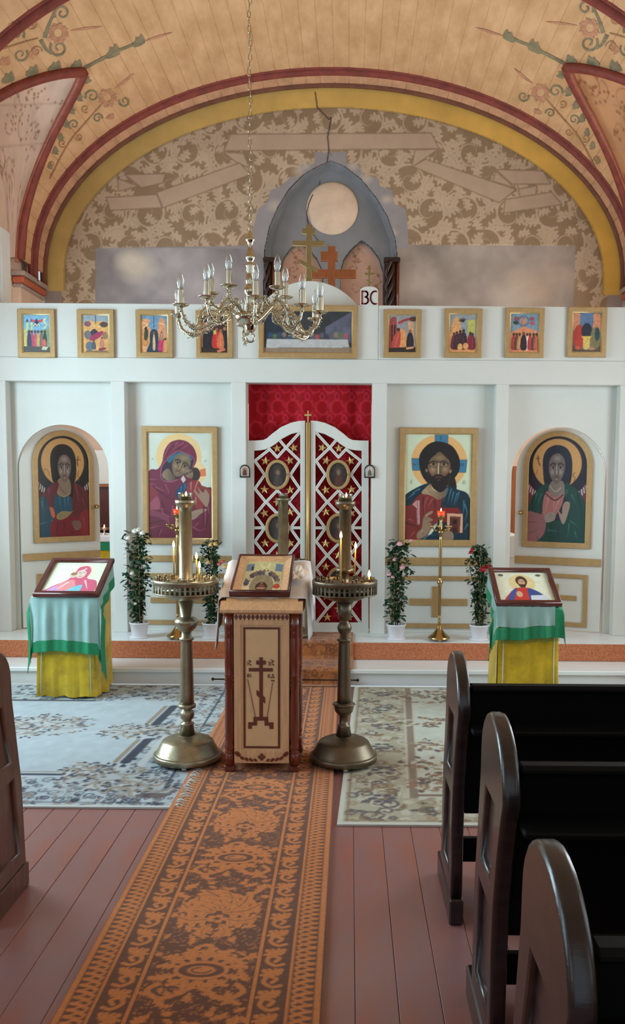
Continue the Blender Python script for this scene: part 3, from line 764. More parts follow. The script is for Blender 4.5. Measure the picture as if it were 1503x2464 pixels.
def pic_mother(nx, ny):
    p = Paint(160, 150, 1308, 2065, nx, ny, (204, 208, 192)); p.mottle(.04, 20, 1)
    p.ell(715, 580, 405, 412, (226, 190, 132)); p.ell(1000, 868, 200, 205, (230, 196, 140))
    p.poly([(1090, 815), (1190, 790), (1196, 930), (1090, 940)], (214, 118, 78), sm=0)
    RB, RL, RD = (112, 40, 62), (162, 84, 108), (66, 20, 38)
    p.poly([(690, 285), (560, 335), (475, 450), (440, 560), (415, 690), (340, 810), (150, 940), (150, 2080), (1320, 2080), (1320, 1230), (1200, 1130), (1120, 1100), (1040, 1010), (980, 800), (1022, 680), (1030, 560), (980, 420), (880, 325), (790, 290)], RB, grad=(0, 1, (98, 34, 50)))
    p.poly([(150, 1110), (300, 1180), (370, 1500), (150, 1540)], (128, 44, 52)); p.poly([(200, 1420), (330, 1300), (370, 1510), (210, 1530)], (158, 92, 112), al=.6)
    p.poly([(735, 480), (870, 530), (975, 605), (955, 770), (840, 890), (640, 1000), (530, 1040), (405, 975), (400, 775), (520, 640), (640, 515)], (54, 34, 52))
    p.poly([(510, 645), (600, 560), (740, 505), (880, 550), (955, 620), (930, 650), (800, 575), (650, 610), (550, 700)], (44, 98, 122))
    p.poly([(420, 880), (520, 800), (600, 900), (650, 985), (540, 1032), (430, 960)], (146, 122, 92), grad=(1, 0, (86, 70, 56)))
    face(p, 745, 745, 165, 200, (118, 96, 72), (158, 136, 102), (42, 30, 26), .42)
    p.line([(505, 640), (405, 775), (402, 975), (535, 1040), (690, 1000)], 16, RL); p.line([(505, 612), (640, 520), (740, 490), (975, 605), (960, 770)], 14, RL)
    p.ell(1005, 900, 88, 122, (58, 42, 36)); face(p, 900, 895, 78, 80, (122, 98, 76), (168, 146, 112), (40, 28, 24), -.5)
    p.poly([(790, 915), (838, 1000), (790, 1058), (745, 985)], (196, 184, 176), sm=0)
    p.poly([(770, 1085), (850, 1050), (858, 1290), (720, 1330), (650, 1290), (665, 1190)], (34, 62, 92)); folds(p, [[(760, 1120), (720, 1300)], [(820, 1080), (800, 1280)]], (92, 138, 168), 14)
    p.poly([(865, 1060), (1040, 1010), (1120, 1110), (1140, 1300), (1140, 1500), (1040, 1520), (985, 1450), (960, 1290), (860, 1290)], (134, 50, 50))
    folds(p, [[(1040, 1040), (1000, 1180), (1010, 1300)], [(930, 1050), (920, 1260)], [(1010, 1320), (1020, 1480)]], (206, 158, 150), 22, .7)
    p.poly([(1120, 1130), (1200, 1130), (1300, 1220), (1310, 1300), (1220, 1260)], (128, 60, 52))
    SK = (152, 124, 104)
    p.poly([(1040, 1130), (1140, 1230), (1180, 1170), (1250, 1270), (1245, 1400), (1200, 1490), (1120, 1400), (990, 1230), (985, 1180), (1090, 1260)], SK)
    folds(p, [[(1010, 1190), (1130, 1330)], [(1040, 1150), (1160, 1290)], [(1000, 1230), (1110, 1360)]], (86, 60, 56), 9)
    p.poly([(900, 1600), (1060, 1530), (1200, 1520), (1190, 1560), (1090, 1620), (1000, 1700), (910, 1720)], SK); folds(p, [[(930, 1640), (1190, 1545)], [(940, 1680), (1100, 1610)]], (90, 64, 58), 8)
    folds(p, [[(560, 360), (470, 560), (430, 760)], [(700, 330), (560, 450), (500, 600)], [(800, 340), (650, 420), (620, 500)], [(170, 990), (400, 1000)], [(170, 1080), (280, 1080), (180, 1090)], [(470, 1090), (530, 1220), (510, 1260)], [(290, 1130), (420, 1190), (500, 1190)], [(600, 1480), (560, 1750)], [(950, 1850), (1080, 1920), (1180, 1880), (1240, 1980)], [(1050, 1780), (980, 1860), (1080, 1900)], [(180, 1880), (420, 1820)], [(390, 1900), (330, 2060)], [(1230, 1480), (1260, 1650)], [(1180, 1560), (1170, 1900)], [(860, 380), (760, 460)]], RL, 20, .75)
    folds(p, [[(630, 380), (520, 520), (480, 700)], [(260, 1130), (520, 1330), (660, 1420)], [(740, 420), (640, 490)], [(170, 1800), (420, 1740), (560, 1800)], [(400, 1400), (470, 1560), (560, 1640)], [(1150, 1500), (1140, 1900)], [(1230, 1620), (1180, 1980)], [(370, 1900), (300, 2060)]], RD, 24, .8)
    for k in range(16): p.line([(190 + k * 22, 1560 + k * k * .55), (192 + k * 22, 1650 + k * k * .6)], 9, (176, 110, 130), al=.8)
    p.line([(190, 1535), (400, 1530), (410, 1600), (540, 1670)], 12, RL)
    for x, y in ((250, 632), (1190, 655)):
        p.line([(x - 16, y + 14), (x, y - 14), (x + 16, y + 14)], 8, (110, 116, 104), sm=0)
    return p
def pic_teacher(nx, ny):
    p = Paint(165, 175, 1300, 2025, nx, ny, (204, 213, 184)); p.mottle(.03, 20, 2)
    p.ell(745, 665, 478, 478, (222, 172, 108))
    B, BD = (62, 118, 150), (24, 54, 84)
    for q in ([(670, 195), (890, 195), (890, 340), (670, 340)], [(280, 600), (420, 600), (420, 808), (295, 808)], [(1080, 620), (1222, 620), (1205, 838), (1080, 838)]): p.poly(q, B, sm=0); p.line(q + [q[0]], 9, BD, sm=0, al=.7)
    p.line([(770, 220), (755, 250), (770, 280), (786, 250), (770, 220)], 9, BD, sm=0)
    p.line([(310, 690), (318, 720), (334, 700), (350, 720), (358, 690)], 9, BD); p.line([(1130, 725), (1130, 680), (1160, 725), (1160, 680)], 9, BD, sm=0)
    p.poly([(735, 305), (560, 355), (432, 500), (402, 650), (432, 830), (500, 960), (610, 1050), (900, 1050), (1010, 940), (1080, 830), (1105, 700), (1070, 540), (950, 375)], (27, 20, 19))
    p.poly([(920, 880), (1020, 940), (1050, 1140), (960, 1150), (900, 1060)], (30, 24, 22))
    MA, MH = (15, 42, 56), (70, 132, 156)
    p.poly([(600, 1030), (400, 1090), (150, 1265), (150, 1480), (260, 1415), (450, 1220)], MA)
    p.poly([(440, 1215), (640, 1250), (740, 1310), (830, 1270), (800, 1480), (750, 1690), (640, 1810), (480, 2040), (150, 2040), (150, 1470), (260, 1410)], (118, 40, 38))
    p.poly([(900, 1080), (1060, 1130), (1285, 1290), (1310, 2040), (470, 2040), (640, 1900), (740, 1700), (785, 1480), (800, 1350), (860, 1200)], MA)
    p.poly([(600, 1040), (640, 1130), (760, 1185), (875, 1130), (860, 1250), (740, 1310), (610, 1240), (455, 1195)], (170, 142, 110), grad=(1, 0, (110, 88, 68)))
    folds(p, [[(520, 1150), (600, 1230), (730, 1290)], [(600, 1130), (700, 1230)]], (214, 190, 156), 12)
    p.poly([(755, 485), (850, 565), (925, 650), (940, 790), (900, 920), (830, 1020), (650, 1010), (575, 880), (555, 740), (600, 610), (680, 535)], (108, 84, 62))
    p.ell(640, 800, 75, 75, (172, 142, 112), al=.85, soft=.9); p.ell(850, 790, 70, 75, (166, 136, 106), al=.85, soft=.9); p.ell(750, 590, 120, 60, (148, 120, 90), al=.8, soft=.9)
    p.ell(620, 840, 40, 40, (150, 84, 66), al=.6, soft=.9); p.ell(860, 840, 40, 40, (146, 82, 64), al=.6, soft=.9)
    p.poly([(565, 800), (620, 900), (670, 900), (740, 870), (810, 900), (860, 900), (935, 830), (915, 1000), (870, 1120), (790, 1182), (720, 1170), (620, 1060)], (26, 19, 17))
    p.line([(640, 960), (680, 900), (740, 885), (800, 900), (830, 960)], 26, (32, 22, 18)); p.line([(690, 930), (740, 918), (790, 930)], 16, (128, 66, 56)); p.ell(740, 972, 44, 14, (120, 96, 78), al=.8, soft=.8)
    for s, ex in ((-1, 652), (1, 828)):
        p.ell(ex, 700, 62, 30, (150, 126, 96)); p.ell(ex, 698, 24, 24, (40, 26, 20)); p.line([(ex - 66, 700), (ex, 668), (ex + 64, 702)], 9, (36, 24, 20)); p.line([(ex - 58, 722), (ex, 742), (ex + 58, 716)], 7, (66, 48, 36))
    p.line([(570, 690), (640, 648), (720, 660)], 17, (40, 28, 22)); p.line([(760, 662), (830, 645), (905, 690)], 17, (40, 28, 22))
    p.line([(742, 690), (735, 780), (735, 860)], 20, (208, 182, 150)); p.line([(760, 690), (762, 800), (775, 850), (742, 884), (705, 866)], 9, (58, 42, 34))
    p.poly([(515, 780), (548, 800), (540, 840), (520, 820)], (150, 122, 98)); p.poly([(965, 790), (925, 820), (935, 855), (955, 840)], (150, 122, 98))
    p.line([(560, 860), (575, 1000), (610, 1080)], 7, (96, 74, 56)); p.line([(935, 870), (905, 1020), (870, 1110)], 7, (96, 74, 56))
    folds(p, [[(420, 1130), (330, 1180), (270, 1270)], [(330, 1200), (190, 1320)], [(900, 1120), (880, 1200), (810, 1380)], [(960, 1130), (930, 1250), (900, 1400)], [(1000, 1180), (960, 1400)], [(1060, 1200), (1000, 1440)], [(1090, 1180), (1080, 1260), (1030, 1400)], [(1180, 1330), (1180, 1480), (1150, 1580)], [(1200, 1400), (1240, 1560), (1180, 1690)], [(1250, 1740), (1180, 1860)], [(650, 1780), (740, 1700)], [(500, 2010), (600, 1930), (720, 1930)]], MH, 26, .75)
    folds(p, [[(560, 1270), (510, 1400), (505, 1640)], [(640, 1300), (560, 1460)], [(250, 1660), (340, 1700)], [(340, 1880), (240, 2000)]], (176, 92, 86), 24, .7); folds(p, [[(680, 1340), (690, 1480), (640, 1600)], [(480, 1280), (500, 1700)], [(190, 1720), (380, 1790), (420, 1860)], [(430, 1880), (400, 2020)]], (60, 18, 20), 26, .8)
    p.poly([(300, 1400), (365, 1330), (372, 1460)], (196, 144, 146), sm=0); p.poly([(368, 1330), (422, 1330), (428, 1745), (390, 1748)], (200, 160, 160), sm=0); p.line([(388, 1340), (405, 1740)], 10, (112, 40, 44))
    p.poly([(790, 1448), (1080, 1455), (1155, 1545), (890, 1555), (890, 1700), (770, 1700)], (126, 26, 26), sm=0)
    p.poly([(895, 1548), (1165, 1558), (1168, 1890), (905, 1870)], (214, 160, 128), sm=0); p.poly([(945, 1600), (1128, 1608), (1118, 1900), (940, 1880)], (88, 38, 28), sm=0); p.ell(1030, 1700, 34, 44, (30, 18, 16)); p.ell(1030, 1840, 60, 60, (40, 22, 18), al=.8, soft=.5)
    p.line([(965, 1620), (1105, 1628), (1098, 1880)], 7, (196, 140, 100), sm=0)
    SK = (142, 116, 92)
    p.poly([(520, 1580), (620, 1510), (655, 1520), (640, 1560), (560, 1600), (640, 1650), (650, 1680), (590, 1700), (630, 1740), (600, 1860), (520, 1960), (400, 2000), (385, 1910), (470, 1800), (480, 1680)], SK)
    folds(p, [[(520, 1600), (500, 1720)], [(560, 1640), (520, 1690)], [(600, 1700), (520, 1750)], [(480, 1900), (520, 1960)]], (66, 46, 38), 10); folds(p, [[(540, 1590), (640, 1530)], [(480, 1850), (420, 1960)]], (206, 184, 156), 12)
    p.poly([(840, 1880), (920, 1850), (1005, 1900), (1000, 2010), (830, 2010)], SK)
    for x0, L in ((262, ([(0, 0), (0, 46)], [(34, 4), (16, 0), (12, 24), (16, 46), (34, 44)])), (1150, ([(0, 50), (24, 0)], [(2, 4), (24, 50)], [(58, 4), (38, 0), (34, 24), (38, 46), (56, 44)]))):
        for l in L: p.line([(x0 + a, 990 + b) for a, b in l], 8, (104, 106, 92), sm=0)
        p.line([(x0 + 2, 976), (x0 + 40, 970)], 6, (104, 106, 92))
    return p
def pic_angel(kind, nx, ny):
    p = Paint(0, 0, 830, 1640, nx, ny, (24, 27, 28) if kind == 0 else (30, 26, 40)); p.mottle(.2, 16, 3)
    p.ell(405, 425, 345, 385, (196, 146, 88)); p.ell(405, 425, 345, 385, (206, 158, 100), al=.5, soft=.5)
    HAIR = (26, 25, 28) if kind == 0 else (24, 30, 46)
    for s in (0, 1):
        X = lambda x: x if not s else 830 - x
        p.poly([(X(0), 740), (X(90), 860), (X(120), 1100), (X(0), 1300)], (64, 26, 34) if kind == 0 else (108, 48, 62))
        for k in range(4): p.line([(X(14 + 30 * k), 760 + 28 * k), (X(2 + 30 * k), 830 + 34 * k)], 17, (196, 186, 184))
    p.poly([(405, 135), (270, 190), (205, 340), (212, 560), (240, 740), (330, 790), (500, 790), (590, 740), (620, 560), (610, 340), (540, 190)], HAIR)
    p.poly([(330, 700), (500, 700), (520, 930), (400, 990), (290, 920)], (132, 110, 92) if kind == 0 else (126, 116, 108))
    if kind == 0: face(p, 428, 535, 112, 205, (112, 94, 86), (176, 158, 150), (34, 28, 30))
    else: face(p, 405, 505, 122, 215, (108, 96, 92), (176, 166, 160), (36, 32, 36))
    if kind == 0:
        MR, BL = (92, 32, 40), (36, 74, 94)
        p.poly([(230, 780), (330, 760), (290, 950), (270, 1000), (540, 1010), (560, 780), (640, 780), (780, 900), (840, 1100), (840, 1650), (-10, 1650), (-10, 1100), (120, 880)], MR)
        p.poly([(270, 960), (400, 1000), (520, 980), (540, 1200), (480, 1290), (330, 1300), (250, 1200)], BL); folds(p, [[(340, 1000), (350, 1200)], [(420, 1010), (430, 1230)], [(480, 1000), (470, 1180)]], (84, 126, 146), 18, .7)
        p.poly([(-10, 1060), (120, 1000), (180, 1180), (240, 1290), (220, 1650), (-10, 1650)], (30, 64, 80)); folds(p, [[(60, 1050), (90, 1290)], [(210, 1360), (200, 1630)], [(20, 1420), (200, 1370)]], (92, 132, 146), 16, .7)
        p.poly([(180, 1160), (235, 1170), (262, 1290), (232, 1330), (200, 1270)], (190, 92, 66))
        p.poly([(240, 1340), (640, 1330), (690, 1650), (220, 1650)], (112, 26, 34)); p.poly([(660, 1290), (840, 1220), (840, 1650), (690, 1650)], (128, 34, 40)); folds(p, [[(720, 1330), (760, 1620)], [(600, 800), (640, 1000), (620, 1300)], [(180, 860), (160, 1000)], [(700, 1000), (760, 1180)]], (166, 84, 88), 16, .6)
        folds(p, [[(130, 900), (110, 1080), (60, 1200)], [(560, 820), (590, 1000), (560, 1280)], [(660, 860), (700, 960), (690, 1180)], [(300, 1400), (280, 1620)], [(400, 1400), (420, 1620)], [(520, 1560), (560, 1630)]], (52, 14, 22), 20, .7)
        p.poly([(290, 1280), (380, 1220), (520, 1230), (560, 1210), (470, 1310), (360, 1360), (290, 1340)], (140, 120, 84)); folds(p, [[(330, 1300), (480, 1240)], [(340, 1325), (470, 1280)]], (84, 66, 44), 8)
        p.line([(310, 900), (400, 985), (510, 930)], 22, (150, 128, 92)); p.line([(330, 780), (380, 880), (440, 940)], 10, (92, 74, 62)); p.poly([(530, 1400), (600, 1380), (670, 1400), (680, 1500), (600, 1540), (550, 1480)], (116, 84, 76)); folds(p, [[(540, 1420), (620, 1430)], [(545, 1450), (620, 1460)]], (60, 34, 34), 8)
    else:
        GR = (18, 62, 56)
        p.poly([(200, 760), (300, 740), (250, 900), (220, 1240), (560, 1250), (520, 760), (620, 760), (760, 900), (830, 1150), (840, 1650), (-10, 1650), (-10, 1250), (60, 950)], GR)
        p.poly([(250, 860), (390, 930), (500, 880), (500, 1020), (420, 1200), (330, 1290), (215, 1260)], (166, 106, 104)); folds(p, [[(300, 920), (250, 1240)], [(380, 950), (370, 1140)], [(460, 940), (350, 1240)]], (206, 158, 154), 18, .7)
        p.poly([(-10, 1200), (110, 1180), (260, 1260), (250, 1500), (120, 1640), (-10, 1640)], (142, 92, 96)); folds(p, [[(20, 1330), (200, 1330)], [(40, 1500), (180, 1440)], [(150, 1560), (160, 1640)]], (92, 52, 62), 14, .8)
        folds(p, [[(90, 930), (60, 1150)], [(250, 850), (200, 1000), (190, 1180)], [(700, 900), (760, 1100), (770, 1400)], [(560, 900), (590, 1200), (560, 1500)], [(350, 1380), (330, 1620)], [(450, 1400), (450, 1620)]], (8, 32, 34), 22, .7); p.line([(250, 880), (390, 985), (500, 900)], 18, (56, 44, 48)); p.line([(310, 760), (390, 850), (470, 790)], 14, (178, 164, 152))
        p.poly([(250, 1240), (330, 1170), (400, 1200), (390, 1290), (280, 1330)], (150, 136, 128)); folds(p, [[(310, 1200), (390, 1220)], [(310, 1240), (390, 1250)]], (70, 60, 60), 8)
        p.poly([(500, 1080), (530, 1010), (590, 1010), (600, 1080), (550, 1290), (510, 1350), (460, 1240), (440, 1130), (490, 1200)], (160, 136, 124)); folds(p, [[(540, 1040), (520, 1200)], [(565, 1040), (545, 1200)]], (84, 62, 60), 7)
        folds(p, [[(130, 880), (90, 1050)], [(200, 880), (130, 1100)], [(560, 820), (540, 1000)], [(620, 900), (700, 1060)], [(300, 1450), (520, 1470)], [(620, 1300), (740, 1400)], [(600, 1340), (580, 1600)], [(680, 1460), (720, 1600)]], (62, 126, 110), 18, .7)
    p.line([(655, 330), (640, 420), (650, 480)] if kind == 0 else [(130, 300), (140, 380), (165, 450)], 16, (92, 58, 30)); p.line([(625, 385), (690, 380)] if kind == 0 else [(105, 345), (160, 335)], 12, (92, 58, 30))
    p.line([(660, 560), (640, 640), (670, 690), (640, 740)] if kind == 0 else [(655, 560), (635, 600), (660, 640), (650, 690)], 10, (104, 66, 34)); p.line([(100, 620), (110, 540), (160, 560), (185, 640)] if kind == 0 else [(90, 600), (120, 560), (130, 520)], 9, (120, 80, 44))
    return p
def fig(p, x, y, h, robe, w=.24, head=(70, 46, 34), halo=None, lean=0):
    """a small robed figure standing with its feet at (x, y)"""
    p.poly([(x - w * h * .5, y), (x - w * h * .55 + lean * .5, y - h * .45), (x - w * h * .3 + lean, y - h * .78), (x + lean, y - h * .84), (x + w * h * .3 + lean, y - h * .78), (x + w * h * .55 + lean * .5, y - h * .45), (x + w * h * .5, y)], robe)
    p.line([(x + lean, y - h * .7), (x, y - h * .1)], w * h * .2, [min(255, c + 34) for c in robe], al=.55)
    if halo: p.ell(x + lean, y - h * .91, h * .12, h * .12, halo)
    p.ell(x + lean, y - h * .91, h * .075, h * .09, head)
def pic_small(k, nx, ny):
    W_, H_ = 100, 140
    if k == 0:
        p = Paint(0, 0, W_, H_, nx, ny, (126, 178, 206)); p.poly([(4, 60), (14, 50), (14, 118), (4, 118)], (214, 196, 96), sm=0); p.poly([(62, 60), (96, 50), (96, 118), (60, 118)], (130, 156, 120), sm=0)
        for x in (14, 30): p.poly([(x, 28), (x + 6, 28), (x + 7, 62), (x - 1, 62)], (204, 208, 140), sm=0); p.poly([(x - 2, 28), (x + 3, 15), (x + 8, 28)], (34, 46, 92), sm=0)
        p.poly([(30, 18), (52, 22), (74, 18), (72, 27), (52, 30), (34, 27)], (206, 76, 92)); p.poly([(50, 14), (66, 42), (38, 42)], (36, 44, 92), sm=0); p.line([(40, 42), (46, 34), (52, 42), (58, 34), (62, 42)], 4, (214, 220, 190), sm=0); p.line([(84, 16), (76, 24), (86, 36), (78, 50)], 6, (212, 216, 160))
        for x, c in ((22, (84, 44, 48)), (33, (168, 60, 84)), (45, (196, 70, 96)), (56, (196, 158, 92)), (68, (120, 92, 84)), (80, (40, 54, 48)), (24, (40, 46, 84))): fig(p, x, 116, 58, c, .22)
        p.poly([(0, 116), (100, 118), (100, 140), (0, 140)], (70, 66, 60), sm=0); p.poly([(66, 128), (72, 116), (92, 118), (84, 130)], (196, 196, 168), sm=0); fig(p, 77, 114, 28, (206, 92, 76), .5)
    elif k == 1:
        p = Paint(0, 0, W_, H_, nx, ny, (146, 158, 166)); p.poly([(2, 40), (24, 22), (50, 26), (74, 24), (98, 40), (98, 138), (2, 138)], (218, 164, 96)); p.ell(20, 34, 13, 10, (128, 84, 96)); p.ell(80, 36, 15, 10, (80, 66, 60)); p.line([(50, 2), (50, 32)], 3, (70, 78, 84))
        p.poly([(28, 66), (44, 52), (60, 66), (54, 78), (34, 78)], (58, 48, 60)); p.poly([(24, 88), (50, 68), (76, 60), (70, 78), (40, 96)], (158, 48, 84)); p.ell(20, 74, 13, 16, (110, 102, 108)); p.ell(84, 76, 10, 14, (148, 110, 88))
        p.ell(26, 116, 14, 18, (96, 104, 116)); fig(p, 42, 126, 34, (70, 76, 84), .4); fig(p, 72, 118, 36, (186, 116, 96), .4); p.poly([(60, 124), (82, 120), (86, 126), (64, 132)], (142, 40, 64)); p.line([(14, 134), (92, 134)], 5, (112, 92, 72))
        for x, y, c in ((40, 40, (236, 196, 130)), (62, 44, (236, 190, 126)), (86, 98, (236, 180, 110)), (12, 98, (230, 170, 100))): p.ell(x, y, 9, 7, c, al=.8, soft=.8)
    elif k == 2:
        p = Paint(0, 0, W_, H_, nx, ny, (112, 146, 172)); p.poly([(2, 28), (16, 14), (34, 20), (28, 38), (40, 60), (36, 100), (24, 138), (2, 138)], (220, 152, 108)); p.poly([(64, 34), (72, 12), (86, 16), (92, 40), (98, 100), (98, 138), (72, 138), (62, 90)], (216, 148, 104))
        p.poly([(34, 64), (48, 52), (62, 64), (66, 110), (76, 138), (22, 138), (32, 104)], (34, 58, 70)); p.line([(48, 4), (48, 46)], 3, (62, 88, 108)); fig(p, 48, 128, 68, (206, 166, 132), .13, (120, 80, 60)); fig(p, 18, 112, 70, (196, 132, 70), .26); p.poly([(16, 52), (28, 60), (22, 92), (12, 88)], (58, 66, 48))
        for x, c in ((70, (178, 48, 96)), (82, (190, 42, 84)), (90, (214, 148, 96))): fig(p, x, 132, 48, c, .3)
        fig(p, 76, 92, 32, (176, 120, 96), .4); p.line([(2, 28), (24, 34), (8, 50)], 3, (248, 200, 150)); p.line([(70, 30), (88, 36)], 3, (248, 200, 150))
    elif k == 3:
        p = Paint(0, 0, W_, H_, nx, ny, (52, 34, 28)); p.poly([(2, 30), (30, 24), (30, 118), (2, 118)], (176, 120, 92), sm=0); p.poly([(40, 26), (96, 26), (96, 110), (40, 110)], (64, 38, 32), sm=0)
        for x, c in ((16, (24, 22, 30)), (26, (30, 26, 34)), (40, (26, 26, 34)), (88, (28, 28, 40))): fig(p, x, 118, 76, c, .2, (168, 122, 92))
        fig(p, 58, 118, 72, (196, 44, 36), .4, (150, 96, 66)); fig(p, 73, 120, 70, (206, 112, 70), .3, (156, 98, 66)); p.poly([(46, 56), (56, 54), (56, 70), (46, 70)], (196, 178, 98), sm=0); p.poly([(58, 130), (86, 120), (92, 128), (64, 138)], (214, 112, 78), sm=0)
    elif k == 4:
        p = Paint(0, 0, W_, H_, nx, ny, (150, 148, 150)); p.poly([(4, 30), (20, 8), (30, 24), (28, 120), (4, 130)], (158, 72, 66)); p.poly([(70, 28), (90, 24), (94, 120), (72, 120)], (206, 158, 116), sm=0); p.line([(38, 30), (50, 24), (66, 18), (84, 14)], 9, (168, 62, 66)); p.ell(88, 16, 14, 9, (86, 52, 48))
        for x in (10, 20): p.poly([(x, 40), (x + 6, 36), (x + 6, 100), (x, 100)], (58, 34, 34), sm=0)
        p.poly([(34, 66), (46, 52), (62, 66), (64, 120), (36, 122)], (226, 150, 92)); fig(p, 24, 126, 78, (184, 74, 62), .32, lean=12); fig(p, 78, 120, 66, (38, 32, 40), .34, (140, 84, 60)); p.poly([(2, 122), (98, 118), (98, 138), (2, 138)], (50, 36, 32), sm=0); p.poly([(64, 120), (92, 116), (90, 124), (64, 128)], (206, 152, 116), sm=0)
    elif k == 5:
        p = Paint(0, 0, W_, H_, nx, ny, (148, 154, 156)); p.poly([(2, 138), (6, 60), (16, 24), (30, 10), (40, 40), (46, 66), (70, 90), (98, 110), (98, 138)], (220, 158, 100)); p.poly([(66, 24), (92, 20), (92, 70), (66, 70)], (186, 182, 92), sm=0)
        for k2 in range(7): p.line([(50, 28), (50 + 20 * math.cos(.35 * k2 + 3.3), 28 + 16 * math.sin(.35 * k2 + 3.3))], 5, (66, 40, 34), taper=True)
        for x, c in ((18, (112, 44, 60)), (28, (70, 40, 48)), (40, (66, 42, 48)), (52, (58, 34, 42)), (76, (136, 44, 52)), (84, (122, 38, 50))): fig(p, x, 126, 72 - abs(x - 50) * .4, c, .34)
        p.ell(40, 120, 9, 14, (226, 168, 96)); p.ell(60, 116, 10, 12, (220, 156, 100)); p.line([(4, 132), (96, 132)], 6, (214, 146, 92))
    elif k == 6:
        p = Paint(0, 0, W_, H_, nx, ny, (122, 148, 162)); p.poly([(0, 76), (30, 56), (46, 46), (62, 52), (98, 72), (98, 138), (0, 138)], (214, 138, 100)); p.ell(46, 28, 20, 20, (92, 116, 150)); p.ell(46, 28, 14, 14, (166, 140, 132)); fig(p, 46, 42, 26, (186, 130, 104), .4)
        for x, y, c in ((22, 20, (140, 76, 92)), (20, 34, (52, 66, 56)), (74, 20, (150, 84, 96)), (76, 36, (178, 92, 110))): p.ell(x, y, 9, 7, c)
        for x, c in ((14, (166, 58, 52)), (24, (92, 60, 50)), (34, (196, 132, 84)), (60, (222, 196, 176)), (70, (176, 52, 56)), (82, (96, 66, 50)), (92, (186, 92, 66))): fig(p, x, 128, 58, c, .26)
        fig(p, 48, 128, 62, (40, 26, 36), .3, (110, 66, 50))
    else:
        p = Paint(0, 0, W_, H_, nx, ny, (104, 106, 108)); p.poly([(4, 6), (28, 10), (26, 60), (4, 60)], (206, 140, 104)); p.poly([(70, 10), (96, 12), (96, 70), (72, 60)], (206, 132, 96)); p.poly([(30, 6), (68, 6), (68, 50), (30, 50)], (92, 118, 152))
        p.ell(24, 88, 20, 44, (176, 56, 44)); p.ell(50, 66, 18, 28, (34, 36, 52)); p.ell(80, 92, 18, 40, (122, 112, 74)); p.ell(86, 76, 8, 24, (26, 66, 74)); p.poly([(32, 84), (68, 84), (62, 92), (60, 126), (40, 126), (38, 92)], (212, 182, 92)); p.poly([(0, 112), (20, 128), (80, 130), (100, 112), (100, 140), (0, 140)], (82, 66, 54)); p.ell(20, 124, 12, 9, (196, 92, 60), soft=.6); p.ell(68, 126, 14, 9, (176, 136, 96), soft=.6)
    p.mottle(.14, 3, 40 + k); return p
def pic_table_scene(nx, ny):      # plain generic stand-in: dim hall, pale band, muted patches of colour
    p = Paint(0, 0, 215, 105, nx, ny, (52, 54, 56)); p.poly([(0, 0), (60, 40), (60, 60), (0, 80)], (38, 46, 58), sm=0); p.poly([(150, 40), (215, 0), (215, 80), (150, 62)], (92, 92, 108), sm=0); p.mottle(.16, 10, 6)
    rr = random.Random(4)
    for k in range(17): p.ell(16 + k * 11.4, 62 + rr.uniform(-3, 3), 7.5, 9, rr.choice([(52, 76, 116), (186, 82, 88), (96, 92, 104), (92, 116, 70), (150, 120, 96), (60, 60, 78)]), al=.85, soft=.5)
    p.poly([(8, 70), (204, 70), (208, 90), (6, 92)], (186, 184, 182), sm=0); p.poly([(0, 92), (215, 90), (215, 105), (0, 105)], (146, 122, 100), sm=0); p.mottle(.08, 4, 16); return p
def pic_descent(nx, ny):          # the small panel on the lectern: two blue towers, a ring of seated figures, a crowned figure below
    p = Paint(0, 0, 100, 110, nx, ny, (208, 204, 152)); p.poly([(3, 12), (22, 8), (22, 38), (3, 40)], (116, 142, 164), sm=0); p.poly([(78, 8), (97, 12), (97, 40), (78, 38)], (110, 138, 166), sm=0); p.poly([(15, 20), (22, 20), (22, 36), (15, 36)], (44, 54, 70), sm=0)
    p.poly([(36, 4), (50, 20), (64, 4), (60, 24), (40, 24)], (226, 220, 170)); p.ell(50, 90, 50, 58, (222, 214, 176)); p.ell(50, 96, 30, 44, (150, 140, 112))
    for k in range(13):
        a = PI * (0.02 + .96 * k / 12); x, y = 50 - 40 * math.cos(a), 88 - 44 * math.sin(a); c = [(70, 74, 96), (92, 92, 104), (196, 186, 156), (64, 66, 88), (110, 96, 92)][k % 5]
        p.ell(x, y, 7, 10, c); p.ell(x, y - 9, 3.4, 3.6, (222, 196, 120)); p.ell(x, y - 9, 2.2, 2.8, (92, 66, 50))
    p.ell(88, 96, 9, 9, (196, 72, 60)); p.ell(50, 98, 15, 17, (52, 36, 34)); fig(p, 50, 112, 30, (120, 60, 50), .5, (176, 130, 96)); p.line([(40, 103), (60, 103)], 3, (220, 200, 170)); p.mottle(.1, 3, 3); return p
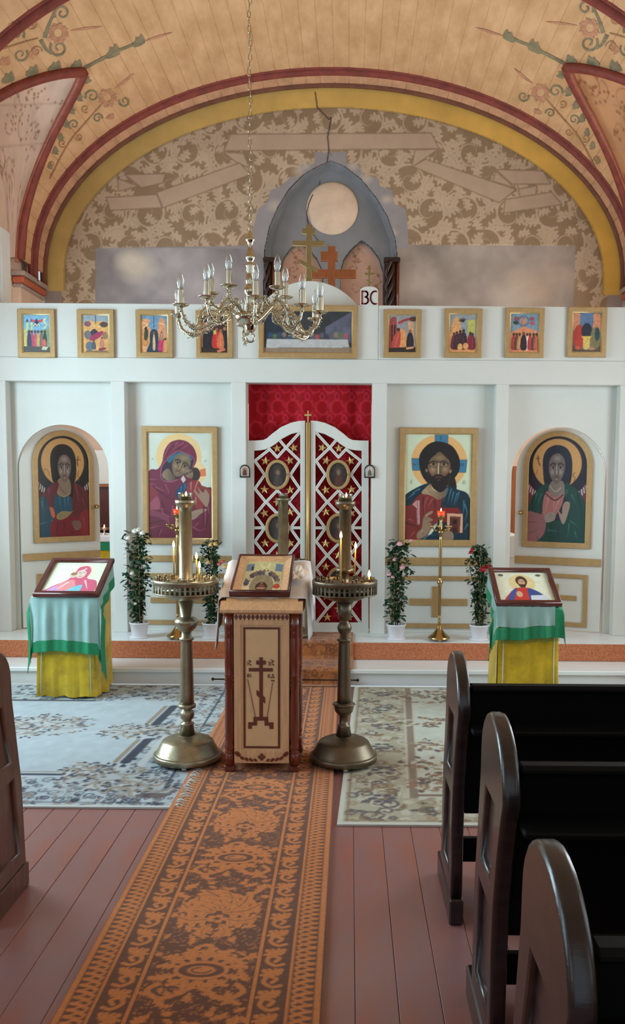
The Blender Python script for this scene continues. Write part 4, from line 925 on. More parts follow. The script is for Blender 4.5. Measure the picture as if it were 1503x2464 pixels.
def pic_print(kind, nx, ny):      # the prints in the slanted frames
    p = Paint(0, 0, 120, 100, nx, ny, (226, 230, 206))
    if kind == 0:
        p.ell(72, 34, 26, 26, (232, 224, 190)); p.poly([(60, 16), (80, 12), (90, 30), (88, 52), (112, 62), (108, 100), (10, 100), (18, 80), (44, 60), (54, 40)], (206, 96, 122)); p.ell(70, 38, 11, 14, (218, 196, 178)); p.ell(54, 42, 8, 9, (214, 190, 170)); p.line([(64, 34), (68, 33)], 1.5, (120, 90, 80)); p.line([(73, 34), (77, 34)], 1.5, (120, 90, 80)); p.line([(70, 36), (70, 42)], 1.2, (150, 120, 104)); p.line([(67, 46), (73, 46)], 1.5, (160, 80, 80)); p.ell(54, 38, 7, 5, (150, 110, 84)); p.poly([(20, 82), (56, 60), (70, 96), (12, 100)], (196, 150, 190)); p.poly([(30, 72), (60, 58), (66, 84), (40, 92)], (222, 140, 140)); p.poly([(62, 84), (84, 74), (80, 100), (58, 100)], (120, 186, 196)); folds(p, [[(50, 66), (30, 90)], [(86, 60), (100, 90)], [(76, 20), (66, 30)]], (244, 226, 232), 4)
    else:
        p.ell(58, 38, 30, 30, (226, 206, 150)); p.ell(58, 30, 13, 17, (72, 46, 36)); p.ell(58, 34, 8, 11, (206, 164, 130)); p.poly([(50, 42), (66, 42), (62, 52), (54, 52)], (66, 42, 34)); p.line([(53, 31), (56, 31)], 1.5, (70, 46, 36)); p.line([(60, 31), (63, 31)], 1.5, (70, 46, 36)); p.line([(58, 31), (58, 38)], 1.2, (150, 110, 84)); p.line([(78, 84), (100, 82)], 1, (120, 126, 140)); p.line([(77, 89), (102, 87)], 1, (120, 126, 140)); p.line([(76, 94), (104, 92)], 1, (120, 126, 140)); p.poly([(44, 54), (72, 54), (92, 74), (96, 100), (14, 100), (24, 72)], (196, 56, 48)); p.poly([(44, 54), (30, 66), (14, 100), (26, 100)], (60, 84, 156)); p.poly([(70, 54), (94, 70), (108, 100), (70, 100), (66, 70)], (56, 76, 140)); p.poly([(70, 78), (104, 76), (108, 100), (68, 100)], (206, 214, 226), sm=0); p.ell(46, 74, 7, 10, (214, 172, 140)); p.ell(14, 10, 6, 4, (90, 100, 92)); p.ell(100, 10, 6, 4, (90, 100, 92))
    p.mottle(.04, 5, 3); return p
# ================================================================ ICON SCREEN
YP = YI + .12
def gx(x, Y=YI, y=1200): return atY(x, y, Y)[0]
def gz(y, Y=YI, x=840): return atY(x, y, Y)[2]
ZT, ZBM, ZBB = gz(734), gz(864), gz(922)
ic = empty('icon_screen', (0, YI, Z2)); tag(ic, 'white painted wooden icon screen standing on the altar platform', 'icon screen')
def W2(name, mb, m, parent):     # world-space mesh under a parent that is only translated
    o = mb.build(name, m, parent); o.matrix_parent_inverse = Matrix.Translation(-Vector(parent.matrix_basis.translation)) if parent.parent is None else o.matrix_parent_inverse
    return o
def Wp(name, me, parent, loc=(0, 0, 0)):
    o = link(name, me, parent); o.matrix_parent_inverse = Matrix.Translation(-Vector(parent.matrix_basis.translation)); o.location = loc; return o
XL, XR = XWL + .002, XWR - .005
POSTS = [(XL, gx(20)), (gx(270), gx(303)), (gx(557), gx(592)), (gx(893), gx(928)), (gx(1188), gx(1218)), (gx(1484), XR)]
for a, b in POSTS: W2('post', MB().box(a, b, YI, YI + .16, Z2, ZBB + .002, .004), M['white'], ic)
W2('cross_beam', MB().box(XL, XR, YI + .001, YI + .16, ZBB, ZBM - .001, .004), M['white'], ic)
fx = [XL, gx(570, y=800), gx(910, y=800), XR]
for a, b in zip(fx, fx[1:]): W2('frieze_board', MB().box(a + .001, b - .001, YI + .004, YI + .05, ZBM, ZT, .003), M['white'], ic)
W2('top_ledge', MB().box(XL, XR, YI + .05, YI + .12, ZBM, ZT - .01), M['white'], ic)
# middle wooden panels
for i, (a, b) in ((1, (POSTS[1][1], POSTS[2][0])), (3, (POSTS[3][1], POSTS[4][0]))):
    W2('panel', MB().box(a, b, YP, YP + .03, Z2, ZBB), M['white'], ic)
    pn = W2('skirting', MB().box(a, b, YP - .02, YP, Z2, gz(1514, YP), .004), M['white'], ic)
    if i == 1: r = dict(bar=(303, 1337, 560, 1352), fr=(331, 1379, 548, 1503), v=(434, 1409, 449, 1483), h=(362, 1437, 520, 1451))
    else: r = dict(bar=(926, 1342, 1190, 1361), fr=(942, 1386, 1162, 1511), v=(1038, 1411, 1056, 1485), h=(983, 1440, 1124, 1457))
    q = rect(*r['bar'], YP - .02); W2('gilt_bar', MB().box(a + .002, b - .002, YP - .02, YP, q[2], q[3], .004), M['gold'], ic)
    q = rect(*r['fr'], YP); t = .042
    Wp('gilt_frame', plate_mesh('gilt_frame', [rpoly(q[0], q[1], q[2], q[3]), rpoly(q[0] + t, q[1] - t, q[2] + t, q[3] - t)], .014, .003, M['gold']), ic, (0, YP - .0145, 0))
    v, h = rect(*r['v'], YP), rect(*r['h'], YP)
    Wp('gilt_cross', plate_mesh('gilt_cross', [crosspoly(0, [(h[0], h[1], h[2], h[3])], v)], .012, .004, M['gold']), ic, (0, YP - .0125, 0))
# door bays: panel with an arched opening
def door_bay(a, b, xo0, xo1, zt, n=30):
    r = (xo1 - xo0) / 2; c = (xo0 + xo1) / 2; zs = zt - r
    out = [(a, Z2), (xo0, Z2), (xo0, zs)] + [(c - r * math.cos(PI * k / n), zs + r * math.sin(PI * k / n)) for k in range(n + 1)] + [(xo1, zs), (xo1, Z2), (b, Z2), (b, ZBB), (a, ZBB)]
    Wp('arched_panel', plate_mesh('arched_panel', [out], .03, .002, M['white']), ic, (0, YP, 0))
    return c, r
OL = (atY(43, 1200, YP)[0], atY(262, 1200, YP)[0], gz(1022, YP, 150))
OR = (atY(1229, 1200, YP)[0], atY(1458, 1200, YP)[0], gz(1028, YP, 1345))
door_bay(POSTS[0][1], POSTS[1][0], *OL); door_bay(POSTS[4][1], POSTS[5][0], *OR)

# ---- framed pictures
def picture(name, x0, x1, z0, z1, fw, depth, y, pfun, label, cat, group=None, nx=60, fm='gold', bead=True, arch=False):
    e = empty(name, ((x0 + x1) / 2, y, z0)); tag(e, label, cat, group); w, h = (x1 - x0) / 2, z1 - z0
    poly = [rpoly(-w, w, 0, h), rpoly(-w + fw, w - fw, fw, h - fw)]
    link('frame', plate_mesh('frame', poly, depth, depth * .22, M[fm]), e).location = (0, -depth, 0)
    iw, ih = w - fw, h - 2 * fw
    if bead: link('bead', plate_mesh('bead', [rpoly(-iw - .003, iw + .003, fw - .003, h - fw + .003), rpoly(-iw + .006, iw - .006, fw + .006, h - fw - .006)], .012, .004, M['goldhi']), e).location = (0, -depth * .72, 0)
    ny = int(nx * ih / (2 * iw) * 1.0) if iw > ih else int(nx * ih / (2 * iw)); p = pfun(nx, ny)
    p.upright('painting', e, -iw, iw, fw, h - fw, -depth * .42)
    return e
UP8 = [(43, 744, 133, 861), (186, 745, 275, 861), (327, 746, 416, 861), (471, 747, 560, 862), (922, 745, 1013, 861), (1068, 743, 1159, 861), (1214, 741, 1308, 861), (1364, 739, 1458, 860)]
LB8 = ['small gilt framed icon with blue towers and a pink robed group, at the window end', 'small gilt framed icon of a reclining purple figure on orange rocks', 'small gilt framed icon of a pale figure in dark water between rocks', 'small gilt framed icon with a scarlet robed figure, behind the chandelier',
       'small gilt framed icon of two figures facing across an orange throne', 'small gilt framed icon of a dark rider before a yellow tower', 'small gilt framed icon with a blue ring above a row of figures', 'small gilt framed icon with a yellow table, farthest from the windows']
for k, r in enumerate(UP8):
    q = rect(*r, YI - .01); picture('framed_icon', *q, .043, .026, YI + .0005, lambda nx, ny, k=k: pic_small(k, nx, ny), LB8[k], 'icon', 'feast icons along the top of the screen', nx=64)
q = rect(621, 735, 860, 863, YI - .01)
picture('framed_picture', *q, .046, .03, YI + .0005, pic_table_scene, 'wide gilt framed picture of a dim hall with a pale table, behind the chandelier', 'picture', nx=150)
q = rect(341, 1026, 524, 1310, YP - .03)
picture('framed_icon', *q, .052, .035, YP - .001, pic_mother, 'large gilt framed icon of a woman in a maroon veil holding a child', 'icon', 'large icons on the screen panels', nx=124)
q = rect(959, 1029, 1148, 1315, YP - .03)
picture('framed_icon', *q, .054, .035, YP - .001, pic_teacher, 'large gilt framed icon of a bearded figure holding a red book', 'icon', 'large icons on the screen panels', nx=124)

# ---- arched board, plaque and crosses on top of the screen
a, b, z0, z1 = rect(621, 672, 866, 740, YI + .06); c = (a + b) / 2; r = (b - a) / 2; h = z1 - z0
Ra = (r * r + h * h) / (2 * h); th = math.asin(min(r / Ra, 1))
o = plate('arched_board', [[(-r, -.05), (r, -.05)] + [(Ra * math.sin(th - 2 * th * k / 30), Ra * math.cos(th - 2 * th * k / 30) - Ra + h) for k in range(31)]], .02, .003, M['white'], None, (c, YI + .123, z0))
tag(o, 'white segment shaped board rising above the wide picture', 'board')
a, b, z0, z1 = rect(866, 690, 909, 738, YI + .02); w = (b - a) / 2; h = z1 - z0
e = empty('lettered_plaque', ((a + b) / 2, YI + .05, z0)); tag(e, 'small white round topped plaque with two red letters on the screen', 'plaque')
link('plaque_board', plate_mesh('plaque_board', [archpoly(-w, w, 0, h, .45)], .02, .003, M['white']), e).location = (0, -.05, 0)
def strokes(name, L, wd, th, m, parent, loc):
    """raised lettering: each stroke a flat ribbon in local XZ facing -Y"""
    mb = MB()
    for s_ in L:
        P = np.array(s_, float)
        for i in range(len(P) - 1):
            d = P[i + 1] - P[i]; l = np.hypot(*d); 
            if l < 1e-6: continue
            n = np.array([-d[1], d[0]]) / l * wd / 2; ex = d / l * wd * .35; A, B = P[i] - ex, P[i + 1] + ex
            qq = [A + n, B + n, B - n, A - n]; v = [(x, -th, z) for x, z in qq] + [(x, 0, z) for x, z in qq]
            mb.add(v, [(3, 2, 1, 0), (0, 1, 5, 4), (1, 2, 6, 5), (2, 3, 7, 6), (3, 0, 4, 7)])
    o = mb.build(name, m, parent); o.location = loc; return o
def arc(cx, cz, rx, rz, a0, a1, n=10): return [(cx + rx * math.cos(a0 + (a1 - a0) * k / n), cz + rz * math.sin(a0 + (a1 - a0) * k / n)) for k in range(n + 1)]
lw = w / 10
strokes('letter', [[(-.78 * w, .12 * h), (-.78 * w, .74 * h)], [(-.78 * w, .74 * h), (-.4 * w, .74 * h)] , arc(-.42 * w, .6 * h, .26 * w, .14 * h, PI / 2, -PI / 2), arc(-.44 * w, .29 * h, .34 * w, .17 * h, PI / 2, -PI / 2), [(-.78 * w, .12 * h), (-.44 * w, .12 * h)]], lw * 1.6, .004, M['redletter'], e, (0, -.05, 0))
strokes('letter', [arc(.66 * w, .43 * h, .5 * w, .32 * h, .4 * PI, 1.6 * PI, 14)], lw * 1.6, .004, M['redletter'], e, (0, -.05, 0))
def ocross(name, px, Y, thick, m, label, slant=None, parent=None):
    """an eight armed cross: px = upright, [bars]"""
    v = rect(*px[0], Y); bars = [rect(*q, Y) for q in px[1]]; cx_ = (v[0] + v[1]) / 2; z0 = v[2]
    pol = crosspoly(0, [(b[0] - cx_, b[1] - cx_, b[2] - z0, b[3] - z0) for b in bars], (v[0] - cx_, v[1] - cx_, 0, v[3] - z0))
    e = empty(name, (cx_, Y, z0)); tag(e, label, 'cross')
    link('cross_body', plate_mesh('cross_body', [pol], thick, .004, m), e)
    if slant:
        s_ = rect(*slant, Y); t = (v[1] - v[0]) * .85
        P = [(s_[0] - cx_, s_[3] - z0), (s_[0] - cx_, s_[3] - z0 - t), (s_[1] - cx_, s_[2] - z0), (s_[1] - cx_, s_[2] - z0 + t)]
        link('slanted_bar', plate_mesh('slanted_bar', [P], thick * 1.05, .004, m), e).location = (0, -thick * .03, 0)
    return e
M['crossgold'] = mat('dull gold cross', (146, 122, 78), .4, metal=.5, var=.06)
ocross('gilt_cross_ornament', ((736, 540, 750, 690), [(726, 549, 758, 563), (703, 579, 780, 592)]), YI + .155, .025, M['crossgold'], 'dull gold eight armed cross standing above the arched board', (720, 623, 763, 657))
ocross('wooden_cross', ((786, 592, 804, 1468), [(771, 605, 812, 627), (750, 648, 856, 668)]), 9.3, .06, M['walnut'], 'orange brown wooden cross behind the screen in front of the niche')
ocross('small_gilt_cross', ((885, 639, 891, 695), [(882, 645, 894, 651), (877, 656, 903, 663)]), YI + .035, .008, M['crossgold'], 'tiny gold cross rising from the lettered plaque', (881, 672, 896, 684))

# ---- side doors standing ajar
def dplane(hx, hy, ang):
    e = np.array([math.cos(ang), math.sin(ang), 0]); n = np.array([-math.sin(ang), math.cos(ang), 0]); h = np.array([hx, hy, 0])
    def f(x, y):
        d = ray(x, y); t = ((h - EYEP) @ n) / (d @ n); P = EYEP + d * t; return (P - h) @ e, P[2] - Z2 - .01
    return f
def side_door(name, hx, ang, w, fr_px, bar_px, box_px, knob_px, kind, label, top_px, flip):
    hy = YP + .004; f = dplane(hx, hy, ang); e = empty(name, (hx, hy, Z2 + .01), ang); tag(e, label, 'door')
    x0, x1 = (0.004, w) if not flip else (-w, -0.004)
    zt = f(*top_px)[1]
    link('door_leaf', plate_mesh('door_leaf', [archpoly(x0, x1, 0, zt)], .035, .004, M['white']), e)
    fx0, fx1 = sorted((f(fr_px[0], 1200)[0], f(fr_px[2], 1200)[0])); xm = (fr_px[0] + fr_px[2]) / 2
    fz0, fz1 = f(xm, fr_px[3])[1], f(xm, fr_px[1])[1]; fw = .052
    icn = link('icon_frame', plate_mesh('icon_frame', [archpoly(fx0, fx1, fz0, fz1), archpoly(fx0 + fw, fx1 - fw, fz0 + fw, fz1 - fw)], .022, .005, M['gold']), e); icn.location = (0, -.0225, 0)
    nx, ny = 110, 200; p = pic_angel(kind, nx, ny); a, b, c0, c1 = fx0 + fw - .004, fx1 - fw + .004, fz0 + fw - .004, fz1 - fw + .004
    U_, V_ = np.meshgrid(np.linspace(a, b, nx), np.linspace(c1, c0, ny)); r = (b - a) / 2; keep = (V_ < c1 - r) | (((U_ - (a + b) / 2) / r) ** 2 + ((V_ - c1 + r) / r) ** 2 < 1.03)
    pt = p.upright('painting', icn, a, b, c0, c1, .012, keep)
    bz = sorted((f(*bar_px[0])[1], f(*bar_px[1])[1]))
    MB().box(x0 + .01, x1 - .01, -.018, 0, bz[0], bz[1], .003).build('gilt_bar', M['gold'], e)
    q0, q1 = f(box_px[0], box_px[3]), f(box_px[2], box_px[1]); t = .04; xa, xb = sorted((q0[0], q1[0])); za, zb_ = sorted((f(box_px[2], box_px[3])[1], f(box_px[2], box_px[1])[1]))
    link('gilt_frame', plate_mesh('gilt_frame', [rpoly(xa, xb, za, zb_), rpoly(xa + t, xb - t, za + t, zb_ - t)], .012, .003, M['gold']), e).location = (0, -.0125, 0)
    m_, h_ = (xa + xb) / 2, zb_ - za
    link('gilt_cross', plate_mesh('gilt_cross', [crosspoly(0, [(m_ - .19, m_ + .19, za + h_ * .5, za + h_ * .5 + .045)], (m_ - .025, m_ + .025, za + h_ * .2, za + h_ * .8))], .01, .003, M['gold']), e).location = (0, -.0105, 0)
    kx, kz = f(*knob_px)
    kb = MB().lathe([(.018, 0), (.018, .004), (.008, .008), (.008, .03), (.017, .038), (.021, .05), (.016, .062), (0, .066)], 14).build('door_knob', M['yellowbrass'], e); kb.location = (kx, 0, kz); kb.rotation_euler = (PI / 2, 0, 0)
    return e
side_door('side_door', OL[0] + .015, math.radians(44), OL[1] - OL[0] - .035, (78, 1036, 225, 1304), [(150, 1328), (150, 1345)], (90, 1372, 222, 1500), (228, 1219), 0, 'white arched side door ajar at the window end with an angel in maroon', (148, 1026), False)
side_door('side_door', OR[1] - .015, -math.radians(27), OR[1] - OR[0] - .035, (1258, 1037, 1424, 1318), [(1340, 1341), (1340, 1359)], (1262, 1384, 1414, 1511), (1254, 1233), 1, 'white arched side door ajar with an angel in green, away from the windows', (1345, 1030), True)
# ---- holy doors
YG = YI + .07
CZ = lambda x, y: (560 + x / 3.733, 900 + y / 3.733)     # trace coordinates of the gate
def G(x, y, Y=YG):
    P = atY(*CZ(x, y), Y); return P[0], P[2]
red_p = Paint(0, 0, 300, 600, 150, 300, (150, 5, 18))
for j in range(12):
    for i in range(9):
        cx_, cy_ = 18 + i * 36 + (j % 2) * 18, 14 + j * 52
        red_p.line(arc(cx_, cy_, 15, 17, .2 * PI, 2.8 * PI / 3 + PI, 18), 4.5, (186, 40, 56), sm=0, al=.7)
        for k in range(7): red_p.ell(cx_ + 18 * math.cos(k * .9), cy_ + 20 * math.sin(k * .9), 3, 3, (184, 36, 52), al=.6)
        red_p.poly([(cx_ + 18, cy_ + 14), (cx_ + 26, cy_ + 26), (cx_ + 18, cy_ + 38), (cx_ + 10, cy_ + 26)], (186, 38, 58), al=.8)
        red_p.ell(cx_ + 18, cy_ + 26, 3.5, 5, (150, 12, 32))
red_p.mottle(.06, 10, 5)
M['redcloth'] = mat('red damask', rough=.75, attr=True, bump=.05, bscale=200, spec=.2)
a, b, z0, z1 = POSTS[2][1] + .004, POSTS[3][0] - .004, Z2 + .02, ZBB + .05
me = red_p.mesh('red_curtain', M['redcloth'], lambda u, v: (a + (b - a) * u, YG + .10 + .012 * np.sin(u * 23) + .006 * np.sin(u * 51 + 1) , z1 + (z0 - z1) * v))
tag(link('red_curtain', me), 'red damask curtain hanging behind the holy doors', 'curtain')
PERI = 480
for leaf in (0, 1):
    T = (lambda x, y: G(x, y)) if leaf == 0 else (lambda x, y: G(1346 - x, y))
    hx = T(125, 2300)[0]; zb0 = T(400, 2342)[1]
    e = empty('gate_leaf', (hx, YG, zb0)); tag(e, 'white lattice gate leaf with gold stars, ' + ('half hidden behind the lectern' if leaf == 0 else 'seen whole behind the bronze candle stand'), 'gate', 'two leaves of the holy doors')
    L = lambda x, y: (T(x, y)[0] - hx, T(x, y)[1] - zb0)
    outer = [L(*q) for q in ((127, 2342), (127, 597), (200, 597), (270, 592), (305, 577), (350, 537), (430, 477), (520, 437), (590, 421), (650, 418), (650, 2342))]
    hole = [L(*q) for q in ((190, 2235), (190, 688), (240, 686), (290, 678), (330, 662), (380, 630), (440, 582), (520, 540), (605, 517), (605, 2235))]
    if leaf: outer, hole = outer[::-1], hole[::-1]
    fr = link('leaf_frame', plate_mesh('leaf_frame', [outer, hole], .035, .004, M['white']), e)
    sw = .0125
    prof = [(-sw, .006), (-sw, -.012), (-.004, -.013), (0, -.006), (.004, -.013), (sw, -.012), (sw, .006)]
    def strip(P, name='lattice_strip'):
        mb = MB()
        for (xa, za), (xb, zb_) in zip(P, P[1:]):
            d = np.array([xb - xa, 0, zb_ - za]); d /= np.linalg.norm(d); n = (d[2], 0, -d[0]); ex = d * sw * .6
            mb.sweep([np.array([xa, .015, za]) - ex, np.array([xb, .015, zb_]) + ex], prof, lambda i: (n, (0, 1, 0)))
        return mb.build(name, M['white'], e)
    zl = [(330, 675), (197, 780), (285, 905), (197, 1030), (295, 1150), (197, 1268), (285, 1385), (197, 1505), (295, 1630), (197, 1748), (285, 1865), (197, 1985), (295, 2110), (205, 2230)]
    zr = [(470, 655), (600, 780), (515, 905), (600, 1030), (500, 1150), (600, 1268), (515, 1385), (600, 1505), (500, 1630), (600, 1748), (515, 1865), (600, 1985), (500, 2110), (595, 2230)]
    strip([L(*q) for q in zl]); strip([L(*q) for q in zr]); strip([L(*q) for q in ((330, 675), (398, 748), (600, 525))]); strip([L(*q) for q in ((418, 592), (470, 655))])
    for cyz in (1150, 1630, 2110): strip([L(*q) for q in ((298, cyz), (398, cyz - 105), (498, cyz), (398, cyz + 105), (298, cyz))][: (5 if cyz < 2000 else 3)])
    for xa, xb in ((190, 270), (530, 605)): strip([L(xa, 1382), L(xb, 1382)])
    # gilt stars
    sr = .043; star = MB(); v = [(0, -.012, 0)]
    for k in range(10): rr_ = sr if k % 2 == 0 else sr * .42; v.append((rr_ * math.sin(k * PI / 5), 0, rr_ * math.cos(k * PI / 5)))
    star.add(v, [(0, 1 + k, 1 + (k + 1) % 10) for k in range(10)] + [tuple(range(10, 0, -1))]); sd = star.data('star', M['goldhi'])
    for x, y in ((395, 668), (545, 662), (290, 782), (508, 778), (282, 1038), (512, 1042), (282, 1252), (512, 1240), (398, 1150), (288, 1520), (514, 1524), (398, 1630), (288, 1735), (512, 1735), (285, 1990), (512, 1995), (398, 2110), (300, 2185), (500, 2188)):
        s_ = link('star', sd, e); q = L(x, y); s_.location = (q[0], .02, q[1]); s_.rotation_euler = (0, random.uniform(-.3, .3), 0)
    # oval medallions
    for y in (905, 1385, 1865):
        q = L(400, y); rx, rz = .096, .121
        mb = MB(); mb.sweep([(rx * math.cos(2 * PI * k / 36), 0, rz * math.sin(2 * PI * k / 36)) for k in range(37)], [(-.014, .01), (-.016, -.006), (-.006, -.016), (.002, -.01), (.008, -.014), (.014, -.004), (.014, .01)], lambda i: ((math.cos(2 * PI * i / 36), 0, math.sin(2 * PI * i / 36)), (0, 1, 0)), sm=True)
        md = mb.build('medallion_frame', M['gold'], e); md.location = (q[0], 0, q[1])
        p = Paint(0, 0, 100, 126, 34, 42, (48, 38, 34)); p.ell(50, 45, 26, 30, (86, 74, 56), al=.7, soft=.9); p.poly([(34, 112), (40, 70), (56, 64), (70, 84), (74, 112)], (82, 44, 38) if leaf else (66, 58, 54)); p.ell(52, 52, 9, 12, (128, 102, 84), al=.9); p.mottle(.2, 5, y + leaf)
        U_, V_ = np.meshgrid(np.linspace(-1, 1, 34), np.linspace(-1, 1, 42)); p.upright('painting', md, -rx, rx, -rz, rz, .004, U_ ** 2 + V_ ** 2 < 1.02)
    if leaf == 0:
        a, b = L(652, 2340), L(692, 430)
        st = MB().box(a[0], b[0], -.022, .02, a[1] - .005, b[1], .008); st.tube([((a[0] + b[0]) / 2, -.022, a[1]), ((a[0] + b[0]) / 2, -.022, b[1])], .009, 8)
        st.build('gilt_meeting_stile', M['goldhi'], e)
        c = (a[0] + b[0]) / 2; zc = b[1]; t = .007
        ck = link('finial_cross', plate_mesh('finial_cross', [crosspoly(0, [(c - .03, c + .03, zc + .052, zc + .068)], (c - t, c + t, zc - .01, zc + .1))], .012, .003, M['goldhi']), e); ck.location = (0, -.012, 0)
# ---- two palm sized arched icons on the posts
for k, r in enumerate(((577, 1118, 602, 1149), (876, 1118, 902, 1150))):
    q = rect(*r, YI); w, h = (q[1] - q[0]) / 2, q[3] - q[2]; e = empty('arched_icon', ((q[0] + q[1]) / 2, YI, q[2])); tag(e, 'palm sized arched icon in a dark frame on the post ' + ('above the lectern cloth' if k == 0 else 'nearer the bearded icon'), 'icon', 'palm sized icons flanking the holy doors')
    fr = link('frame', plate_mesh('frame', [archpoly(-w, w, 0, h)], .02, .004, M['blackframe']), e); fr.location = (0, -.021, 0)
    link('foil_mount', plate_mesh('foil_mount', [archpoly(-w * .78, w * .78, h * .1, h * .9)], .004, .001, M['silver']), e).location = (0, -.024, 0)
    p = Paint(0, 0, 40, 50, 14, 18, (166, 120, 84) if k == 0 else (206, 198, 186)); fig(p, 20, 50, 46, (84, 40, 30) if k == 0 else (96, 84, 74), .6, (90, 56, 40)); p.upright('painting', e, -w * .45, w * .45, h * .16, h * .74, -.0265)
# ================================================================ RUGS AND CARPETS
def carpet(name, p, x0, x1, y0, y1, z, label, skew=0.0, thick=.008):
    """woven rug: picture grid on top of a thin slab; y0 is the edge nearer the door"""
    e = empty(name, ((x0 + x1) / 2, y0, 0)); cx_ = (x0 + x1) / 2; tag(e, label, 'rug')
    sk = lambda y: skew * (y - y0)
    v = [(x - cx_ + sk(y), y - y0, zz) for zz in (.001, z - .0015) for x, y in ((x0, y0), (x1, y0), (x1, y1), (x0, y1))]
    MB().add(v, [(3, 2, 1, 0), (4, 5, 6, 7), (0, 1, 5, 4), (1, 2, 6, 5), (2, 3, 7, 6), (3, 0, 4, 7)]).build('backing', M['fringe'], e)
    me = p.mesh('woven_pile', M['pile'], lambda u, v: (x0 - cx_ + (x1 - x0) * u + skew * (y1 - y0) * (1 - v), (y1 - y0) * (1 - v), z + 0 * u)); link('woven_pile', me, e)
    return e
def florid(p, x0, y0, x1, y1, n, r, cols, seed):
    rr = random.Random(seed)
    for k in range(n):
        x, y = rr.uniform(x0, x1), rr.uniform(y0, y1); c = rr.choice(cols); R_ = r * rr.uniform(.6, 1.3); t = rr.random()
        if t < .35: p.line([(x + R_ * (1 - .7 * i / 9) * math.cos(i * .8 + k), y + R_ * (1 - .7 * i / 9) * math.sin(i * .8 + k)) for i in range(10)], R_ * .28, c)
        elif t < .75: acanth(p, x, y, rr.uniform(0, 6.28), R_ * 1.1, rr.choice((1, -1)), c)
        else:
            for i in range(5): p.ell(x + R_ * .4 * math.cos(i * 1.256), y + R_ * .4 * math.sin(i * 1.256), R_ * .26, R_ * .22, c)
# pale blue grey rug
RX0, RX1, RY0, RY1 = -3.0, -0.894, 4.27, 6.93
p = Paint(RX0, -RY1, RX1, -RY0, 300, 300, (180, 192, 198)); NV, GY, TN = (38, 44, 62), (112, 116, 122), (150, 132, 112)
p.mottle(.05, 8, 3)
def bandrect(p, x0, y0, x1, y1, w, c):
    for q in ([(x0, y0), (x1, y0)], [(x1, y0), (x1, y1)], [(x1, y1), (x0, y1)], [(x0, y1), (x0, y0)]): p.line(q, w, c, sm=0)
# border field with small flowers
for q in ((RX0, -4.72, RX1, -4.30), (-1.26, -6.9, -.9, -4.3), (RX0, -6.93, RX1, -6.42)):
    florid(p, *q, 420, .034, [NV, GY, TN, (70, 76, 92), (196, 200, 200)], int(q[1] * 100))
p.line([(RX0, -4.755), (-1.55, -4.755)], .028, NV, sm=0); p.line([(RX0, -4.80), (-1.6, -4.80)], .014, TN, sm=0)
p.line([(RX0, -6.40), (-1.9, -6.40)], .04, (60, 60, 66), sm=0)
for a, b in ((-4.98, -5.42), (-5.78, -6.25)): p.line([(-1.30, a), (-1.27, b)], .06, NV, sm=0); p.line([(-1.36, a), (-1.33, b)], .03, TN, sm=0)
p.line([(-1.2, -4.9), (-1.12, -6.6)], .05, (196, 200, 200), sm=0); p.line([(-.98, -4.5), (-.97, -6.8)], .012, NV, sm=0)
for k in range(60): p.ell(RX0 + .04 * k, -4.40, .014, .014, NV); p.ell(RX0 + .04 * k, -4.40, .008, .008, (190, 194, 192))
# corner cluster, side cluster and centre medallion
for cx_, cy_, R_, n in ((-1.32, -4.72, .30, 150), (-1.12, -4.55, .2, 90), (-1.42, -5.62, .22, 80), (-1.15, -5.65, .2, 80), (-2.05, -5.75, .34, 150), (-2.4, -5.6, .4, 170), (-1.25, -6.55, .22, 120), (-1.5, -4.85, .14, 60)):
    rr = random.Random(int(cx_ * 1000))
    p.ell(cx_, cy_, R_, R_ * .8, (178, 182, 182), al=.8, soft=.4)
    for k in range(n):
        t, q = rr.uniform(0, 6.28), R_ * math.sqrt(rr.random()); x, y = cx_ + q * math.cos(t), cy_ + .75 * q * math.sin(t)
        acanth(p, x, y, t + rr.uniform(-1, 1), .036, rr.choice((1, -1)), rr.choice([NV, NV, GY, TN, (84, 70, 66), (196, 198, 196)]))
    for k in range(5): t = k * 1.3; p.line(arc(cx_ + R_ * .55 * math.cos(t), cy_ + R_ * .42 * math.sin(t), R_ * .3, R_ * .24, t, t + 4.6), .012, TN)
for k in range(3): p.ell(-1.05 + .03 * k, -4.44, .05, .035, (70, 56, 58) if k == 1 else (98, 84, 84))
bandrect(p, RX0, -6.91, -.875, -4.285, .03, (204, 206, 204)); p.line([(RX0, -4.335), (-.95, -4.335)], .008, NV, sm=0)
rugl = carpet('patterned_rug', p, RX0, RX1, RY0, RY1, .010, 'pale blue grey rug with navy flower clusters beside the orange runner', 0.0)
fr = MB(); rr = random.Random(2)
for k in range(60):
    y = .02 + k * .011; x = 1.06 + rr.uniform(-.006, .006); w = rr.uniform(.0015, .003); l = rr.uniform(.04, .085); a = rr.uniform(-.5, .5)
    fr.tube([(x, y, .01), (x + l * .5 * math.cos(a), y + l * .5 * math.sin(a), .02), (x + l * math.cos(a * 1.3), y + l * math.sin(a * 1.3) - .01, .0145)], w, 4)
o = fr.build('fringe', M['fringe'], rugl); o['kind'] = 'stuff'
